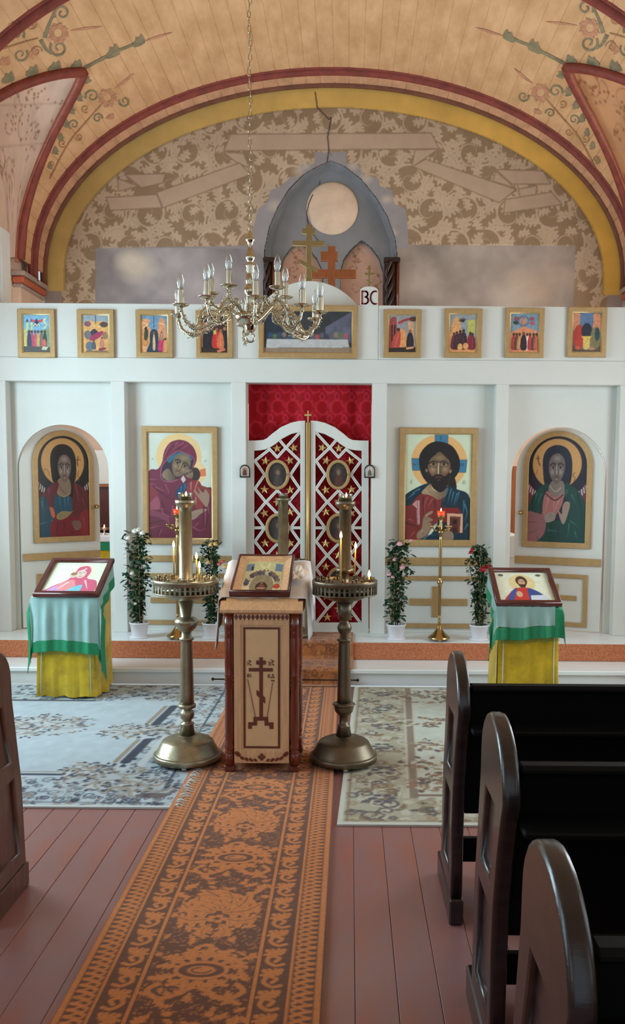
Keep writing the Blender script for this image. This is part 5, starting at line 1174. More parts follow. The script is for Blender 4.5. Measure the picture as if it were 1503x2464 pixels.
# pale beige rug
BX0, BX1, BY0, BY1 = -.05, 2.15, 4.07, 6.92
p = Paint(BX0, -BY1, BX1, -BY0, 300, 310, (200, 206, 194)); p.mottle(.05, 7, 5); BR, B2, BG = (134, 108, 80), (160, 140, 108), (96, 84, 78)
p.poly([(BX0, -BY1), (.36, -BY1), (.36, -BY0), (BX0, -BY0)], (176, 170, 146), sm=0); p.poly([(BX0, -4.4), (BX1, -4.4), (BX1, -BY0), (BX0, -BY0)], (176, 170, 146), sm=0)
florid(p, .0, -6.9, .32, -4.1, 330, .05, [BR, B2, BG, (202, 200, 182), (202, 200, 182)], 3); florid(p, .35, -4.42, BX1, -4.12, 240, .05, [BR, B2, BG, (202, 200, 182), (202, 200, 182)], 4)
p.line([(.375, -6.85), (.335, -4.45)], .05, (140, 122, 104), sm=0); p.line([(.345, -6.85), (.305, -4.45)], .012, (206, 200, 180), sm=0); p.line([(.405, -6.85), (.365, -4.45)], .012, (206, 200, 180), sm=0)
p.line([(.36, -4.47), (BX1, -4.47)], .03, BR, sm=0)
for cx_, cy_, R_, n in ((.55, -6.6, .28, 90), (.9, -6.75, .3, 120), (.48, -5.9, .16, 40), (.5, -5.35, .16, 40), (1.25, -5.5, .42, 190), (.75, -4.72, .3, 150), (1.15, -4.7, .3, 150), (1.6, -4.7, .3, 130), (.5, -4.65, .2, 60), (.45, -5.0, .14, 30), (1.4, -6.75, .3, 80)):
    rr = random.Random(int(cx_ * 977))
    for k in range(n):
        t, q = rr.uniform(0, 6.28), R_ * math.sqrt(rr.random()); acanth(p, cx_ + q * math.cos(t), cy_ + .8 * q * math.sin(t), rr.uniform(0, 6.28), .055, rr.choice((1, -1)), rr.choice([BR, B2, BG, (152, 116, 88), (200, 198, 178)]))
for k in range(6): q = (.17 + .01 * (k % 2), -4.42 - .45 * k); [p.ell(q[0] + .05 * math.cos(i * PI / 3), q[1] + .05 * math.sin(i * PI / 3), .022, .018, (88, 82, 92)) for i in range(6)]
bandrect(p, BX0 + .012, -BY1 + .012, BX1 - .01, -BY0 - .012, .03, (204, 204, 190)); bandrect(p, BX0 + .045, -BY1 + .04, BX1 - .04, -BY0 - .05, .01, BR)
p.line([(BX0, -BY0 - .01), (BX1, -BY0 - .01)], .05, (206, 208, 196), sm=0)
carpet('patterned_rug', p, BX0, BX1, BY0, BY1, .010, 'pale beige rug with brown flowers under the front pew', .035)
# orange runner down the aisle
PER = .88; RXA, RXB = -.892, -.080; OC, BC_, DK = (208, 124, 58), (112, 66, 40), (96, 56, 36)
nx, nt = 190, 220
p = Paint(0, 0, 1, PER / (RXB - RXA), nx, nt, BC_); q = PER / (RXB - RXA); TOP = q
def rep(fn):
    for d in (-TOP, 0, TOP): fn(d)
for s_ in (0, 1):
    X = (lambda x: x) if s_ == 0 else (lambda x: 1 - x)
    p.poly([(X(0), -.1), (X(.027), -.1), (X(.027), 2), (X(0), 2)], OC, sm=0)
    for x0, x1 in ((.122, .134), (.262, .277)): p.poly([(X(x0), -.1), (X(x1), -.1), (X(x1), 2), (X(x0), 2)], OC, sm=0)
    n = 26
    for k in range(-1, n + 1):
        y = TOP * k / n; p.line([(X(.04), y), (X(.075), y + TOP / n * .25), (X(.108), y + TOP / n * .75)], .02, OC); p.line([(X(.108), y + TOP / n * .1), (X(.075), y + TOP / n * .6), (X(.042), y + TOP / n * 1.05)], .013, OC)
    for k in range(-1, 8):
        y = TOP * (k + .5) / 7; h = TOP / 7
        p.line([(X(.165 + .0), y + h * .35), (X(.20), y + h * .42), (X(.235), y + h * .2), (X(.22), y - h * .05), (X(.185), y + h * .05), (X(.20), y + h * .22)], .02, OC)
        for i in range(5): t = -2.6 + i * .55; acanth(p, X(.20), y - h * .1, (t if s_ == 0 else PI - t), .055, 1 if s_ == 0 else -1, OC)
        p.ell(X(.172), y + h * .62, .013, .012, OC); p.ell(X(.24), y + h * .66, .012, .012, OC)
rr = random.Random(8)
for k in range(900): x, y = rr.uniform(.285, .715), rr.uniform(0, TOP); p.ell(x, y, .0045, .004, OC, al=.85)
for k in range(90): acanth(p, rr.uniform(.29, .71), rr.uniform(0, TOP), rr.uniform(0, 6.28), rr.uniform(.04, .07), rr.choice((1, -1)), OC)
def medal(d):
    cy_ = .18 + d
    p.ell(.5, cy_, .15, .1, BC_); 
    for s_ in (-1, 1):
        for i in range(6): t = .35 + i * .42; acanth(p, .5 + s_ * .11 * math.cos(t), cy_ - .075 * math.sin(t), (-t if s_ > 0 else PI + t), .085, s_, OC)
        for i in range(4): t = .5 + i * .5; acanth(p, .5 + s_ * .11 * math.cos(t), cy_ + .075 * math.sin(t), (t if s_ > 0 else PI - t), .08, -s_, OC)
        p.line([(.5 + s_ * .05, cy_ + .16), (.5 + s_ * .13, cy_ + .2), (.5 + s_ * .19, cy_ + .15), (.5 + s_ * .16, cy_ + .1)], .026, OC); p.ell(.5 + s_ * .19, cy_ + .06, .02, .017, OC); p.ell(.5 + s_ * .2, cy_ - .12, .018, .016, OC)
    p.line(arc(.5, cy_, .105, .062, 0, 2 * PI, 24), .02, OC); p.ell(.5, cy_, .06, .034, OC); p.line(arc(.5, cy_, .04, .02, 0, 4.5, 8), .008, BC_)
    for x in (-.05, 0, .05): acanth(p, .5 + x, cy_ - .08, -PI / 2 + x * 6, .1, 1, OC)
def palm(d):
    cy_ = .72 + d
    p.ell(.5, cy_ + .02, .16, .15, BC_, al=.9)
    for i in range(7): t = -PI / 2 + (i - 3) * .52; bigleaf(p, .5 + .02 * math.cos(t), cy_ + .06 + .02 * math.sin(t), t, .24 if i == 3 else .2, 1 if i < 3 else -1, OC, BC_)
    for s_ in (-1, 1):
        bigleaf(p, .5 + s_ * .03, cy_ + .12, .35 if s_ > 0 else PI - .35, .17, -s_, OC, BC_); bigleaf(p, .5 + s_ * .02, cy_ + .17, .95 if s_ > 0 else PI - .95, .13, s_, OC, BC_)
        p.ell(.5 + s_ * .2, cy_ - .1, .02, .017, OC); p.ell(.5 + s_ * .17, cy_ - .2, .022, .018, OC); p.ell(.5 + s_ * .08, cy_ - .24, .02, .017, OC)
    for k in range(5): p.ell(.5 + .03 * math.cos(k * 1.256), cy_ + .12 + .026 * math.sin(k * 1.256), .018, .015, OC)
    p.ell(.5, cy_ + .12, .012, .01, BC_)
rep(medal); rep(palm); p.mottle(.07, 2, 5)
tile = p.img.copy()
RYA, RYB = 1.2, 6.95; nrow = int((RYB - RYA) / PER * nt)
pr_ = Paint(0, 0, 1, 1, nx, nrow, (0, 0, 0)); e1 = 4.558
yw = np.linspace(RYB, RYA, nrow); ph = ((e1 - yw) / PER * nt + .18 / TOP * nt).astype(int) % nt
pr_.img = tile[ph]
carpet('runner_carpet', pr_, RXA, RXB, RYA, RYB, .016, 'long orange and brown patterned runner leading down the aisle')
# paler runner climbing the two steps
def steprun(x0, x1):
    prof = [(YS1 - .10, .018), (YS1 - .03, .022), (YS1 - .012, .06), (YS1 - .02, Z1 - .01), (YS1 + .012, Z1 + .012), (YS2 - .05, Z1 + .010), (YS2 - .022, Z1 + .03), (YS2 - .024, Z2 - .005), (YS2 + .01, Z2 + .012), (YI - .02, Z2 + .007), (YI + .03, Z2 + .007)]
    return prof
prof = steprun(0, 0); seg = [0]
for a, b in zip(prof, prof[1:]): seg.append(seg[-1] + math.hypot(b[0] - a[0], b[1] - a[1]))
pS = Paint(0, 0, .78, seg[-1], 120, 170, (178, 112, 66)); florid(pS, .1, 0, .68, seg[-1], 420, .035, [(134, 84, 54), (150, 94, 58), (120, 74, 48), (196, 128, 76)], 12)
for x in (.07, .71, .03, .75): pS.line([(x, 0), (x, 2)], .014, (206, 146, 92), sm=0)
for x in (.05, .73): pS.line([(x, 0), (x, 2)], .008, (104, 62, 40), sm=0)
pS.mottle(.06, 3, 2)
SA = np.array(seg)
def sfn(u, v):
    s_ = (1 - v) * SA[-1]; y = np.interp(s_, SA, [q_[0] for q_ in prof]); z = np.interp(s_, SA, [q_[1] for q_ in prof]); return -.745 + .785 * u - .03 * (y < YS1), y, z + .004
tag(link('step_runner', pS.mesh('step_runner', M['pile'], sfn)), 'faded orange runner climbing the two steps to the holy doors', 'carpet')
q0, q1 = atY(512, 1632, YS1 - .05), atY(860, 1637, YS1 - .05); e = empty('stair_rod', (q0[0], YS1 - .055, 0)); tag(e, 'thin dark metal stair rod with ball ends across the lower step', 'stair rod')
L_ = q1[0] - q0[0]; MB().tube([(0, 0, .064), (L_, 0, .064)], .006, 8).build('rod', M['iron'], e)
for x in (0, L_): o = MB().lathe([(0, -.014), (.009, -.01), (.013, 0), (.009, .01), (0, .014)], 10).build('ball_end', M['iron'], e); o.location = (x, 0, .064)
for x in (.12, L_ - .08): MB().box(x - .008, x + .008, 0, .062, .055, .073).build('bracket', M['iron'], e)

# ================================================================ PEWS
def pew(x, yb, sgn, length, label, mats, lift=0.0):
    """pew facing the altar; end panel at x (aisle side), yb = reference y of its foot nearer the door; sgn=+1 runs to +X"""
    e = empty('pew', (x, yb, 0)); tag(e, label, 'pew', 'dark wooden pews'); md, mk = mats
    # end panel outline in local (y, z): leaning back slightly, round top, plinth
    prof = [(.01, .10), (.006, .36), (-.012, .52), (-.05, .66), (-.092, .77)]
    for k in range(15): t = PI - PI * k / 14; prof.append((.065 + .19 * math.cos(t) - .0, .86 + .16 * math.sin(t) + .02 * math.cos(t)))
    prof += [(.26, .80), (.335, .45), (.36, .10)]
    h1 = [(.06, .56), (.005, .79), (.155, .79), (.225, .56)]; h2 = [(.07, .17), (.065, .48), (.245, .48), (.29, .17)]
    th = .046
    def endp(xx, name='end_panel'):
        me = plate_mesh(name, [prof, h1, h2], th, .012, md)      # lies in local XZ, turn so that X->Y
        me.transform(Matrix(((0, 1, 0, 0), (1, 0, 0, 0), (0, 0, 1, 0), (0, 0, 0, 1)))); me.flip_normals()
        o = link(name, me, e); o.location = (xx, 0, 0); return o
    endp(0 if sgn > 0 else -th); 
    xi0, xi1 = (.016, th - .016) if sgn > 0 else (-th + .016, -.016)
    for nm, q in (('panel_upper', h1), ('panel_lower', h2)):
        g_ = [(q[0][0] - .01, q[0][1] - .01), (q[1][0] - .01, q[1][1] + .01), (q[2][0] + .01, q[2][1] + .01), (q[3][0] + .01, q[3][1] - .01)]
        v = [(xx, a, b) for xx in (xi0, xi1) for a, b in g_]; MB().add(v, [(0, 1, 2, 3), (7, 6, 5, 4), (0, 4, 5, 1), (1, 5, 6, 2), (2, 6, 7, 3), (3, 7, 4, 0)]).build(nm, md, e)
    MB().box(-.003 if sgn > 0 else -th - .003, th + .003 if sgn > 0 else .003, .0, .45 if sgn > 0 else .375, 0, .10, .006).build('plinth', md, e)
    a, b = (th, length) if sgn > 0 else (-length, -th)
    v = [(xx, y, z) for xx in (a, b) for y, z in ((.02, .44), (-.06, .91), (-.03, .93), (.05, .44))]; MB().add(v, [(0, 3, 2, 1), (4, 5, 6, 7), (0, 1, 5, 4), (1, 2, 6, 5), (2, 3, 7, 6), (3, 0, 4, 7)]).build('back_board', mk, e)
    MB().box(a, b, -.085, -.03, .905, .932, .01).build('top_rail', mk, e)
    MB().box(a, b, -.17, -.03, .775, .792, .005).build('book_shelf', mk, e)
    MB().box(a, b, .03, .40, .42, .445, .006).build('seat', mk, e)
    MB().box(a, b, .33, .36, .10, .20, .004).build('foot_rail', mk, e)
    endp(b - th if sgn > 0 else a, 'end_panel')
    return e
PM = (M['pewdark'], M['pewshade'])
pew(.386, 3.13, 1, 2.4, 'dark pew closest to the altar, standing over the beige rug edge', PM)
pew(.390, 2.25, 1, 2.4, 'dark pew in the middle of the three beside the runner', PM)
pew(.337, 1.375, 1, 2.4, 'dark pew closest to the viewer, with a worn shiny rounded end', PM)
pew(-1.301, 3.07, -1, 2.0, 'brown pew across the aisle, cut off by the picture edge', (M['pewbrown'], M['pewbrown']))

# ================================================================ CANDLE STANDS
def cups(mb, r, z, n, a0=0.0, sc=1.0):
    for k in range(n):
        t = a0 + 2 * PI * k / n; mb.lathe([(.005 * sc, 0), (.0045 * sc, .008), (.008 * sc, .026), (.0088 * sc, .03), (.0065 * sc, .03), (.004 * sc, .02)], 8, (r * math.cos(t), r * math.sin(t), z))
def candle_stand(x, y, mname, label, kind, z0=0.0, sc=(1, 1, 1), ext=0.0):
    m = M[mname]; e = empty('candle_stand', (x, y, z0)); e.location.z += .017; tag(e, label, 'candle stand', 'tall metal candle stands'); e.scale = sc
    MB().lathe([(.19, .012), (.196, .016), (.197, .045), (.19, .05)], 40).build('base_plate', m, e)
    for k in range(3): t = .6 + k * 2.094; MB().box(.17 * math.cos(t) - .012, .17 * math.cos(t) + .012, .17 * math.sin(t) - .012, .17 * math.sin(t) + .012, 0, .014).build('foot', M['silver'], e)
    MB().lathe([(.19, .048), (.183, .055), (.178, .062), (.148, .118), (.138, .126), (.11, .139), (.07, .150), (.046, .153), (.044, .156)], 40).build('base_dome', m, e)
    if kind == 0: MB().lathe([(.046, .150), (.036, .212), (.040, .216), (.040, .224), (.026, .228), (.024, .24), (.038, .255), (.0425, .274), (.038, .293), (.026, .306), (.024, .312), (.05, .316), (.052, .324), (.050, .336), (.043, .340)], 28).build('turned_stem', m, e)
    else: MB().lathe([(.046, .150), (.036, .212), (.036, .22), (.026, .224), (.026, .27), (.03, .275), (.052, .30), (.058, .325), (.056, .335), (.068, .342), (.062, .348), (.036, .352), (.034, .36)], 28).build('turned_stem', m, e)
    MB().lathe([(.041, .34), (.040, .40), (.034, .70), (.034, .714), (.043, .717), (.043, .727), (.030, .731), (.028, .765)], 20).build('shaft', m, e)
    if kind == 0: MB().lathe([(.028, .762), (.036, .768), (.055, .785), (.066, .81), (.068, .826), (.060, .838), (.04, .85), (.032, .853), (.046, .953)], 30).build('bowl_knop', m, e)
    else: MB().lathe([(.022, .745), (.026, .757), (.037, .772), (.0425, .792), (.037, .812), (.026, .828), (.022, .835), (.036, .845), (.046, .953)], 30).build('ball_knop', m, e)
    MB().lathe([(.046, .945), (.09, .957), (.125, .975), (.138, .995), (.14, 1.008), (.15, 1.012)], 40).build('tray_bowl', m, e)
    MB().lathe([(.0, 1.058), (.178, 1.054), (.182, 1.05), (.182, 1.045), (.0, 1.044)], 40).build('tray', m, e)
    gl = MB().lathe([(.184, 1.04), (.188, 1.042), (.189, 1.066), (.186, 1.072), (.18, 1.07), (.18, 1.042)], 48); gl.lathe([(.183, .988), (.187, .99), (.187, .995), (.183, .997), (.18, .99)], 48)
    for k in range(40):
        t = 2 * PI * k / 40; v = []
        for r_ in (.1835, .1865):
            for da, z_ in ((-.018, .992), (.018, .992), (.044, 1.018), (.018, 1.046), (-.018, 1.046), (-.044, 1.018)): v.append((r_ * math.cos(t + da), r_ * math.sin(t + da), z_))
        gl.add(v, [(5, 4, 3, 2, 1, 0), (6, 7, 8, 9, 10, 11)] + [(q_, (q_ + 1) % 6, 6 + (q_ + 1) % 6, 6 + q_) for q_ in range(6)])
    gl.build('pierced_gallery', m, e)
    cp = MB(); cups(cp, .165, 1.056, 18, .1); cups(cp, .12, 1.057, 9, .4); o = cp.build('candle_cups', m, e); o['kind'] = 'stuff'
    if kind == 0: MB().lathe([(.03, 1.055), (.05, 1.058), (.044, 1.075), (.0385, 1.08), (.036, 1.48 + ext)], 24).build('column', m, e)
    else: MB().lathe([(.03, 1.055), (.024, 1.06), (.026, 1.11), (.05, 1.114), (.052, 1.13), (.05, 1.14), (.036, 1.144), (.034, 1.48)], 24).build('column', m, e)
    MB().lathe([(r_, z_ + ext) for r_, z_ in [(.034, 1.475), (.036, 1.482), (.05, 1.492), (.057, 1.506), (.059, 1.522), (.055, 1.524), (.045, 1.515), (.02, 1.512)]], 28).build('top_cup', m, e)
    return e
candle_stand(-.940, 5.0, 'brass', 'pale brass candle stand left of the lectern, on the blue rug edge', 0)
candle_stand(-.025, 5.0, 'bronze', 'darker bronze candle stand beside the lectern, on the beige rug edge', 1)
candle_stand(atY(681, 1270, 7.6)[0], 7.6, 'brass', 'candle stand on the platform behind the lectern, only its column showing', 0, Z2 + .000, (1.22, 1.22, .62), .42)
def glass_light(x, y, z, label, lit=True):
    e = empty('glass_oil_light', (x, y, z)); tag(e, label, 'oil light', 'glass lights on the candle stands')
    MB().lathe([(.02, .0), (.038, .004), (.04, .045), (.042, .05), (.039, .05), (.037, .006), (.02, .004)], 20).build('glass_bowl', M['glass'], e)
    MB().lathe([(.0, .006), (.034, .006), (.035, .026), (.0, .026)], 18).build('green_oil', M['greenglass'], e)
    if lit: MB().lathe([(.0, .0), (.006, .006), (.005, .016), (0, .028)], 8, (.006, -.006, .03)).build('flame', M['flame'], e)
    o = MB().lathe([(.008, .0), (.009, .012), (.0, .014)], 8, (-.018, .004, .026)).build('float', M['bulbwhite'], e)
    return e
glass_light(-.940, 5.0, 1.533, 'glass light with green oil on the pale brass stand')
glass_light(-.025, 5.0, 1.533, 'glass light with green oil on the darker bronze stand')
glass_light(atY(681, 1270, 7.6)[0], 7.6, Z2 + .017 + .62 * 1.936, 'unlit glass light on the stand behind the lectern', False)
def candle(x, y, z, h, label, lean=0.0):
    e = empty('lit_candle', (x, y, z)); tag(e, label, 'candle', 'thin lit candles in the stands'); tx = lean * h
    MB().tube([(0, 0, 0), (tx * .5, 0, h * .5), (tx, 0, h)], [.0046, .0044, .004], 8).build('wax_stick', M['wax'], e)
    MB().lathe([(.0, .0), (.006, .007), (.0075, .014), (.005, .028), (.0, .042)], 10, (tx, 0, h + .002)).build('flame', M['flame'], e)
    l = bpy.data.lights.new('candle_glow', 'POINT'); l.energy = .55; l.color = (1, .62, .28); l.shadow_soft_size = .012
    o = bpy.data.objects.new('candle_glow', l); COL.objects.link(o); o.parent = e; o.location = (tx, -.012, h + .02)
def cpos(px, y, stx, sty, r):    # on the tray ring, front (-) or back (+) side
    X = atY(px, y, sty)[0] - stx; return stx + X, X
for sx, (px, yt, side, h, lab) in ((-.94, (407, 1320, 1, .155, 'tall thin lit candle on the window side of the pale brass stand')), (-.94, (489, 1358, -1, .06, 'short lit candle on the lectern side of the pale brass stand')), (-.94, (461, 1365, 1, .085, 'lit candle mostly hidden behind the pale brass column')),
                                   (-.025, (820, 1302, -1, .235, 'tall lit candle in front of the bronze column')), (-.025, (853, 1335, 1, .155, 'thin leaning lit candle behind the bronze column')), (-.025, (887, 1395, -1, .012, 'burnt down candle stub with a flame on the bronze stand rim'))):
    X, dx = cpos(px, 1390, sx, 5.0, 0); r = .165; dy = side * math.sqrt(max(r * r - dx * dx, .0004)); candle(X, 5.0 + dy, 1.10, h, lab, .03 if px == 853 else 0)
# slender brass lamp stands on the platform
def lamp_stand(x, y, label, m):
    e = empty('lamp_stand', (x, y, Z2)); tag(e, label, 'lamp stand', 'slender brass lamp stands'); H_ = 1.09
    for k in range(3): t = .5 + k * 2.094; MB().lathe([(.0, .0), (.018, .006), (.016, .02), (.0, .026)], 10, (.075 * math.cos(t), .075 * math.sin(t), 0)).build('foot', m, e)
    MB().lathe([(.095, .018), (.098, .026), (.085, .04), (.06, .06), (.035, .09), (.022, .11), (.018, .118), (.026, .124), (.022, .132), (.015, .138)], 28).build('base_dome', m, e)
    pr2 = [(.014, .13)]
    for k in range(2): pr2 += [(.012, .2 + k * .01), (.014, .21 + k * .01)]
    pr2 += [(.012, .45), (.016, .49), (.026, .505), (.026, .515), (.016, .53), (.013, .54)]
    for k in range(22): pr2 += [(.012, .56 + k * .015), (.0155, .5675 + k * .015)]
    pr2 += [(.012, .89), (.012, .92), (.02, .93), (.024, .945), (.018, .96), (.012, .965), (.016, 1.0), (.012, 1.03), (.018, 1.06)]
    MB().lathe(pr2, 14).build('shaft', m, e)
    rg_ = MB()
    for k in range(7):
        t = 2 * PI * k / 7; cx_, cy_ = math.cos(t), math.sin(t); rg_.tube([(0, 0, .965), (.05 * cx_, .05 * cy_, .955), (.085 * cx_, .085 * cy_, .985)], .005, 6); rg_.lathe([(.006, .98), (.012, .988), (.013, 1.0), (.007, 1.0)], 8, (.085 * cx_, .085 * cy_, 0))
    rg_.build('candle_branches', m, e)
    MB().lathe([(.018, 1.055), (.028, 1.064), (.034, 1.08), (.033, 1.085), (.02, 1.07)], 16).build('lamp_holder', m, e)
    MB().lathe([(.02, 1.068), (.032, 1.085), (.034, 1.125), (.031, 1.125), (.0, 1.1)], 16).build('red_glass', M['redglass'], e)
    MB().lathe([(.0, 1.12), (.006, 1.128), (.004, 1.14), (0, 1.152)], 8).build('flame', M['flame'], e)
lamp_stand(atY(427, 1400, 7.5)[0], 7.5, 'slender brass lamp stand behind the pale candle stand, red glass on top', M['yellowbrass'])
lamp_stand(atY(1058, 1400, 7.5)[0], 7.5, 'slender brass lamp stand before the bearded icon, red glass on top', M['yellowbrass'])

# ================================================================ POTTED ROSES
def rose(parent, x, y, z, r, m, seed):
    rr = random.Random(seed); mb = MB()
    for k in range(9):
        t = k * 2.4; q = .15 + .75 * k / 9; n_ = 5
        pts = [[(x + r * q * math.cos(t + (j / n_ - .5) * 1.7) * (.6 + .5 * i / 2), y + r * q * math.sin(t + (j / n_ - .5) * 1.7) * (.6 + .5 * i / 2), z + r * (.55 - .6 * q + .5 * i / 2 * (1 - abs(j / n_ - .5)))) for j in range(n_ + 1)] for i in range(3)]
        mb.grid(pts)
    mb.lathe([(0, -r * .5), (r * .6, -r * .25), (r * .75, r * .1), (r * .4, r * .45), (0, r * .5)], 8, (x, y, z)); mb.build('rose_bloom', m, parent)
def plant(x, y, h, label, blooms, seed, potr=.075, poth=.135, spread=.085):
    e = empty('potted_rose', (x, y, Z2)); tag(e, label, 'potted plant', 'potted climbing roses on the platform'); rr = random.Random(seed)
    MB().lathe([(potr * 1.02, 0), (potr * 1.08, .004), (potr * 1.1, .016), (potr * .8, .014)], 24).build('saucer', M['pot'], e)
    MB().lathe([(potr * .8, .006), (potr * .84, .012), (potr * 1.06, poth - .014), (potr * 1.13, poth - .012), (potr * 1.14, poth), (potr * 1.02, poth), (potr * .98, poth - .03)], 28).build('pot', M['pot'], e)
    MB().lathe([(0, poth - .02), (potr, poth - .024)], 16).build('soil', M['soil'], e)
    for k in range(3): t = k * 2.1 + seed; MB().tube([(.035 * math.cos(t), .035 * math.sin(t), poth - .05), (.02 * math.cos(t), .02 * math.sin(t), h * .93)], .003, 5).build('stick', M['bamboo'], e)
    st = MB(); lf = MB(); tops = []
    for s_ in range(6):
        t0 = s_ * 1.05 + seed; pts = []
        for i in range(13):
            q = i / 12; z = poth - .03 + (h - poth) * q * rr.uniform(.96, 1.0); t = t0 + q * (2.2 if s_ % 2 else -2.0); r = .02 + spread * (.35 + .5 * math.sin(q * 6 + s_)) * min(1, q * 3)
            pts.append((r * math.cos(t), r * .8 * math.sin(t), z))
        st.tube(pts, .0026, 4)
        for i in range(1, 13):
            for c in range(9 if i > 1 else 4):
                b = Vector(pts[i]) + Vector((rr.uniform(-.035, .035), rr.uniform(-.03, .03), rr.uniform(-.03, .03)))
                L_ = rr.uniform(.036, .062); d = Vector((rr.uniform(-1, 1), rr.uniform(-1, 1), rr.uniform(-.6, .5))).normalized(); n_ = d.cross(Vector((rr.uniform(-.4, .4), rr.uniform(-.4, .4), 1))).normalized(); u_ = n_.cross(d)
                v = [b, b + d * L_ * .35 + n_ * L_ * .3, b + d * L_ * .75 + n_ * L_ * .22 - u_ * L_ * .08, b + d * L_ - u_ * L_ * .18, b + d * L_ * .75 - n_ * L_ * .22 - u_ * L_ * .08, b + d * L_ * .35 - n_ * L_ * .3, b + d * L_ * .5 - u_ * L_ * .02]
                lf.add(v, [(0, 1, 6), (1, 2, 6), (2, 3, 6), (3, 4, 6), (4, 5, 6), (5, 0, 6)])
    o = st.build('stems', M['stem'], e); o['kind'] = 'stuff'; o = lf.build('foliage', M['leaf'], e); o['kind'] = 'stuff'
    for k, (bx, by, bz, br, bm) in enumerate(blooms): rose(e, bx, by, bz, br, M[bm], seed * 31 + k)
yp = 7.55
X = lambda x, y: atY(x, y, yp)
def blm(px0, L_):
    out = []; x0 = X(px0, 1400)[0]
    for x, y, r, m in L_: q = X(x, y); out.append((q[0] - x0, -.095, q[2] - Z2, r * 1.15, m))
    return out
plant(X(335, 1500)[0], yp, .93, 'white flowered climbing rose in a white pot, behind the yellow draped stand', blm(335, [(332, 1278, .03, 'rose_white'), (350, 1282, .028, 'rose_white'), (340, 1275, .026, 'rose_white'), (316, 1294, .024, 'rose_white'), (325, 1378, .022, 'rose_white'), (333, 1450, .016, 'rose_white')]), 3)
plant(X(509, 1500)[0], yp, .86, 'cream and salmon rose in a white pot, beside the lectern cloth', blm(509, [(512, 1310, .024, 'rose_yellow'), (522, 1308, .026, 'rose_yellow'), (546, 1362, .03, 'rose_yellow'), (532, 1356, .024, 'rose_orange'), (505, 1352, .02, 'rose_yellow'), (540, 1350, .02, 'rose_orange')]), 5)
plant(X(953, 1500)[0], yp, .88, 'pink flowered climbing rose in a white pot, nearer the holy doors', blm(953, [(958, 1308, .03, 'rose_pink'), (947, 1345, .022, 'rose_pink'), (965, 1364, .026, 'rose_pink'), (933, 1380, .024, 'rose_pink'), (942, 1386, .02, 'rose_pink'), (985, 1300, .018, 'rose_pink')]), 8, spread=.1)
plant(X(1152, 1500)[0], yp, .85, 'red flowered climbing rose in a white pot, beside the draped stand before the green angel', blm(1152, [(1130, 1322, .02, 'rose_red'), (1126, 1328, .02, 'rose_red'), (1157, 1368, .034, 'rose_red'), (1170, 1362, .024, 'rose_red'), (1150, 1372, .02, 'rose_red')]), 11)
# ================================================================ LECTERN
LX, LY = -.485, 4.80
e = empty('lectern', (LX, LY, .0165)); tag(e, 'pale wooden lectern with mahogany corner columns and an inlaid cross', 'lectern')
def LF(x, y):
    P = atY(x, y, LY); return P[0] - LX, P[2] - .0165
hw, dp, zt = .155, .40, .905
for sx in (-1, 1):
    for yy in (.02, dp - .02):
        MB().lathe([(.026, .035), (.026, .10), (.022, .104), (.028, .11), (.022, .116), (.027, .13), (.028, .145), (.023, .165), (.028, .20), (.027, .36), (.024, .47), (.027, .48), (.024, .487), (.029, .5), (.024, .512), (.029, .525), (.024, .537), (.028, .547), (.025, .556), (.027, .62), (.027, .76), (.024, .775), (.027, .78), (.024, .787), (.027, .794), (.024, .80), (.027, .808), (.026, .83), (.028, zt)], 18).build('turned_column', M['mahog'], e).location = (sx * (hw + .027), yy, 0)
        MB().box(sx * (hw + .027) - .03, sx * (hw + .027) + .03, yy - .02, yy + .02, 0, .036, .006).build('foot', M['inlay'], e)
link('front_board', plate_mesh('front_board', [rpoly(-hw, hw, .05, zt), rpoly(-.115, .115, .125, .835)], .022, .004, M['birch']), e)
pn = MB().box(-.118, .118, .010, .02, .12, .84).build('front_panel', M['birch2'], e)
link('inlay_border', plate_mesh('inlay_border', [rpoly(-.103, .103, .135, .825), rpoly(-.091, .091, .147, .813)], .006, .002, M['inlay']), pn).location = (0, .0055, 0)
for sx in (-1, 1):
    MB().box(sx * (hw + .025) - .008, sx * (hw + .025) + .008, .03, dp - .03, .05, zt).build('side_panel', M['frame'], e)
MB().box(-hw, hw, dp - .03, dp - .012, .05, zt).build('rear_panel', M['frame'], e)
MB().box(-hw - .02, hw + .02, .02, dp - .03, .05, .07).build('bottom_board', M['birch'], e)
# inlaid cross with spear, reed and steps (lies on the panel)
def li(L, th=.003): return [LF(*q) for q in L]
cz = lambda x, y: LF(500 + x / 4.25, 1320 + y / 4.25)
B = lambda x0, y0, x1, y1: (cz(x0, y0)[0], cz(x1, y1)[0], cz(x0, y1)[1], cz(x0, y0)[1])
vx = B(524, 1115, 560, 1730)
link('inlay_cross', plate_mesh('inlay_cross', [crosspoly(0, [B(492, 1148, 590, 1188), B(416, 1224, 662, 1258)], vx)], .006, .001, M['inlay']), pn).location = (0, .005, 0)
link('inlay_slant_bar', plate_mesh('inlay_slant_bar', [[cz(496, 1448), cz(496, 1500), cz(583, 1588), cz(583, 1528)]], .007, .001, M['inlay']), pn).location = (0, .0045, 0)
link('inlay_steps', plate_mesh('inlay_steps', [[cz(*q) for q in ((464, 1726), (614, 1726), (614, 1782), (668, 1782), (668, 1848), (628, 1848), (628, 1814), (578, 1814), (578, 1762), (500, 1762), (500, 1812), (446, 1812), (446, 1846), (410, 1846), (410, 1780), (464, 1780))]], .006, .001, M['inlay']), pn).location = (0, .005, 0)
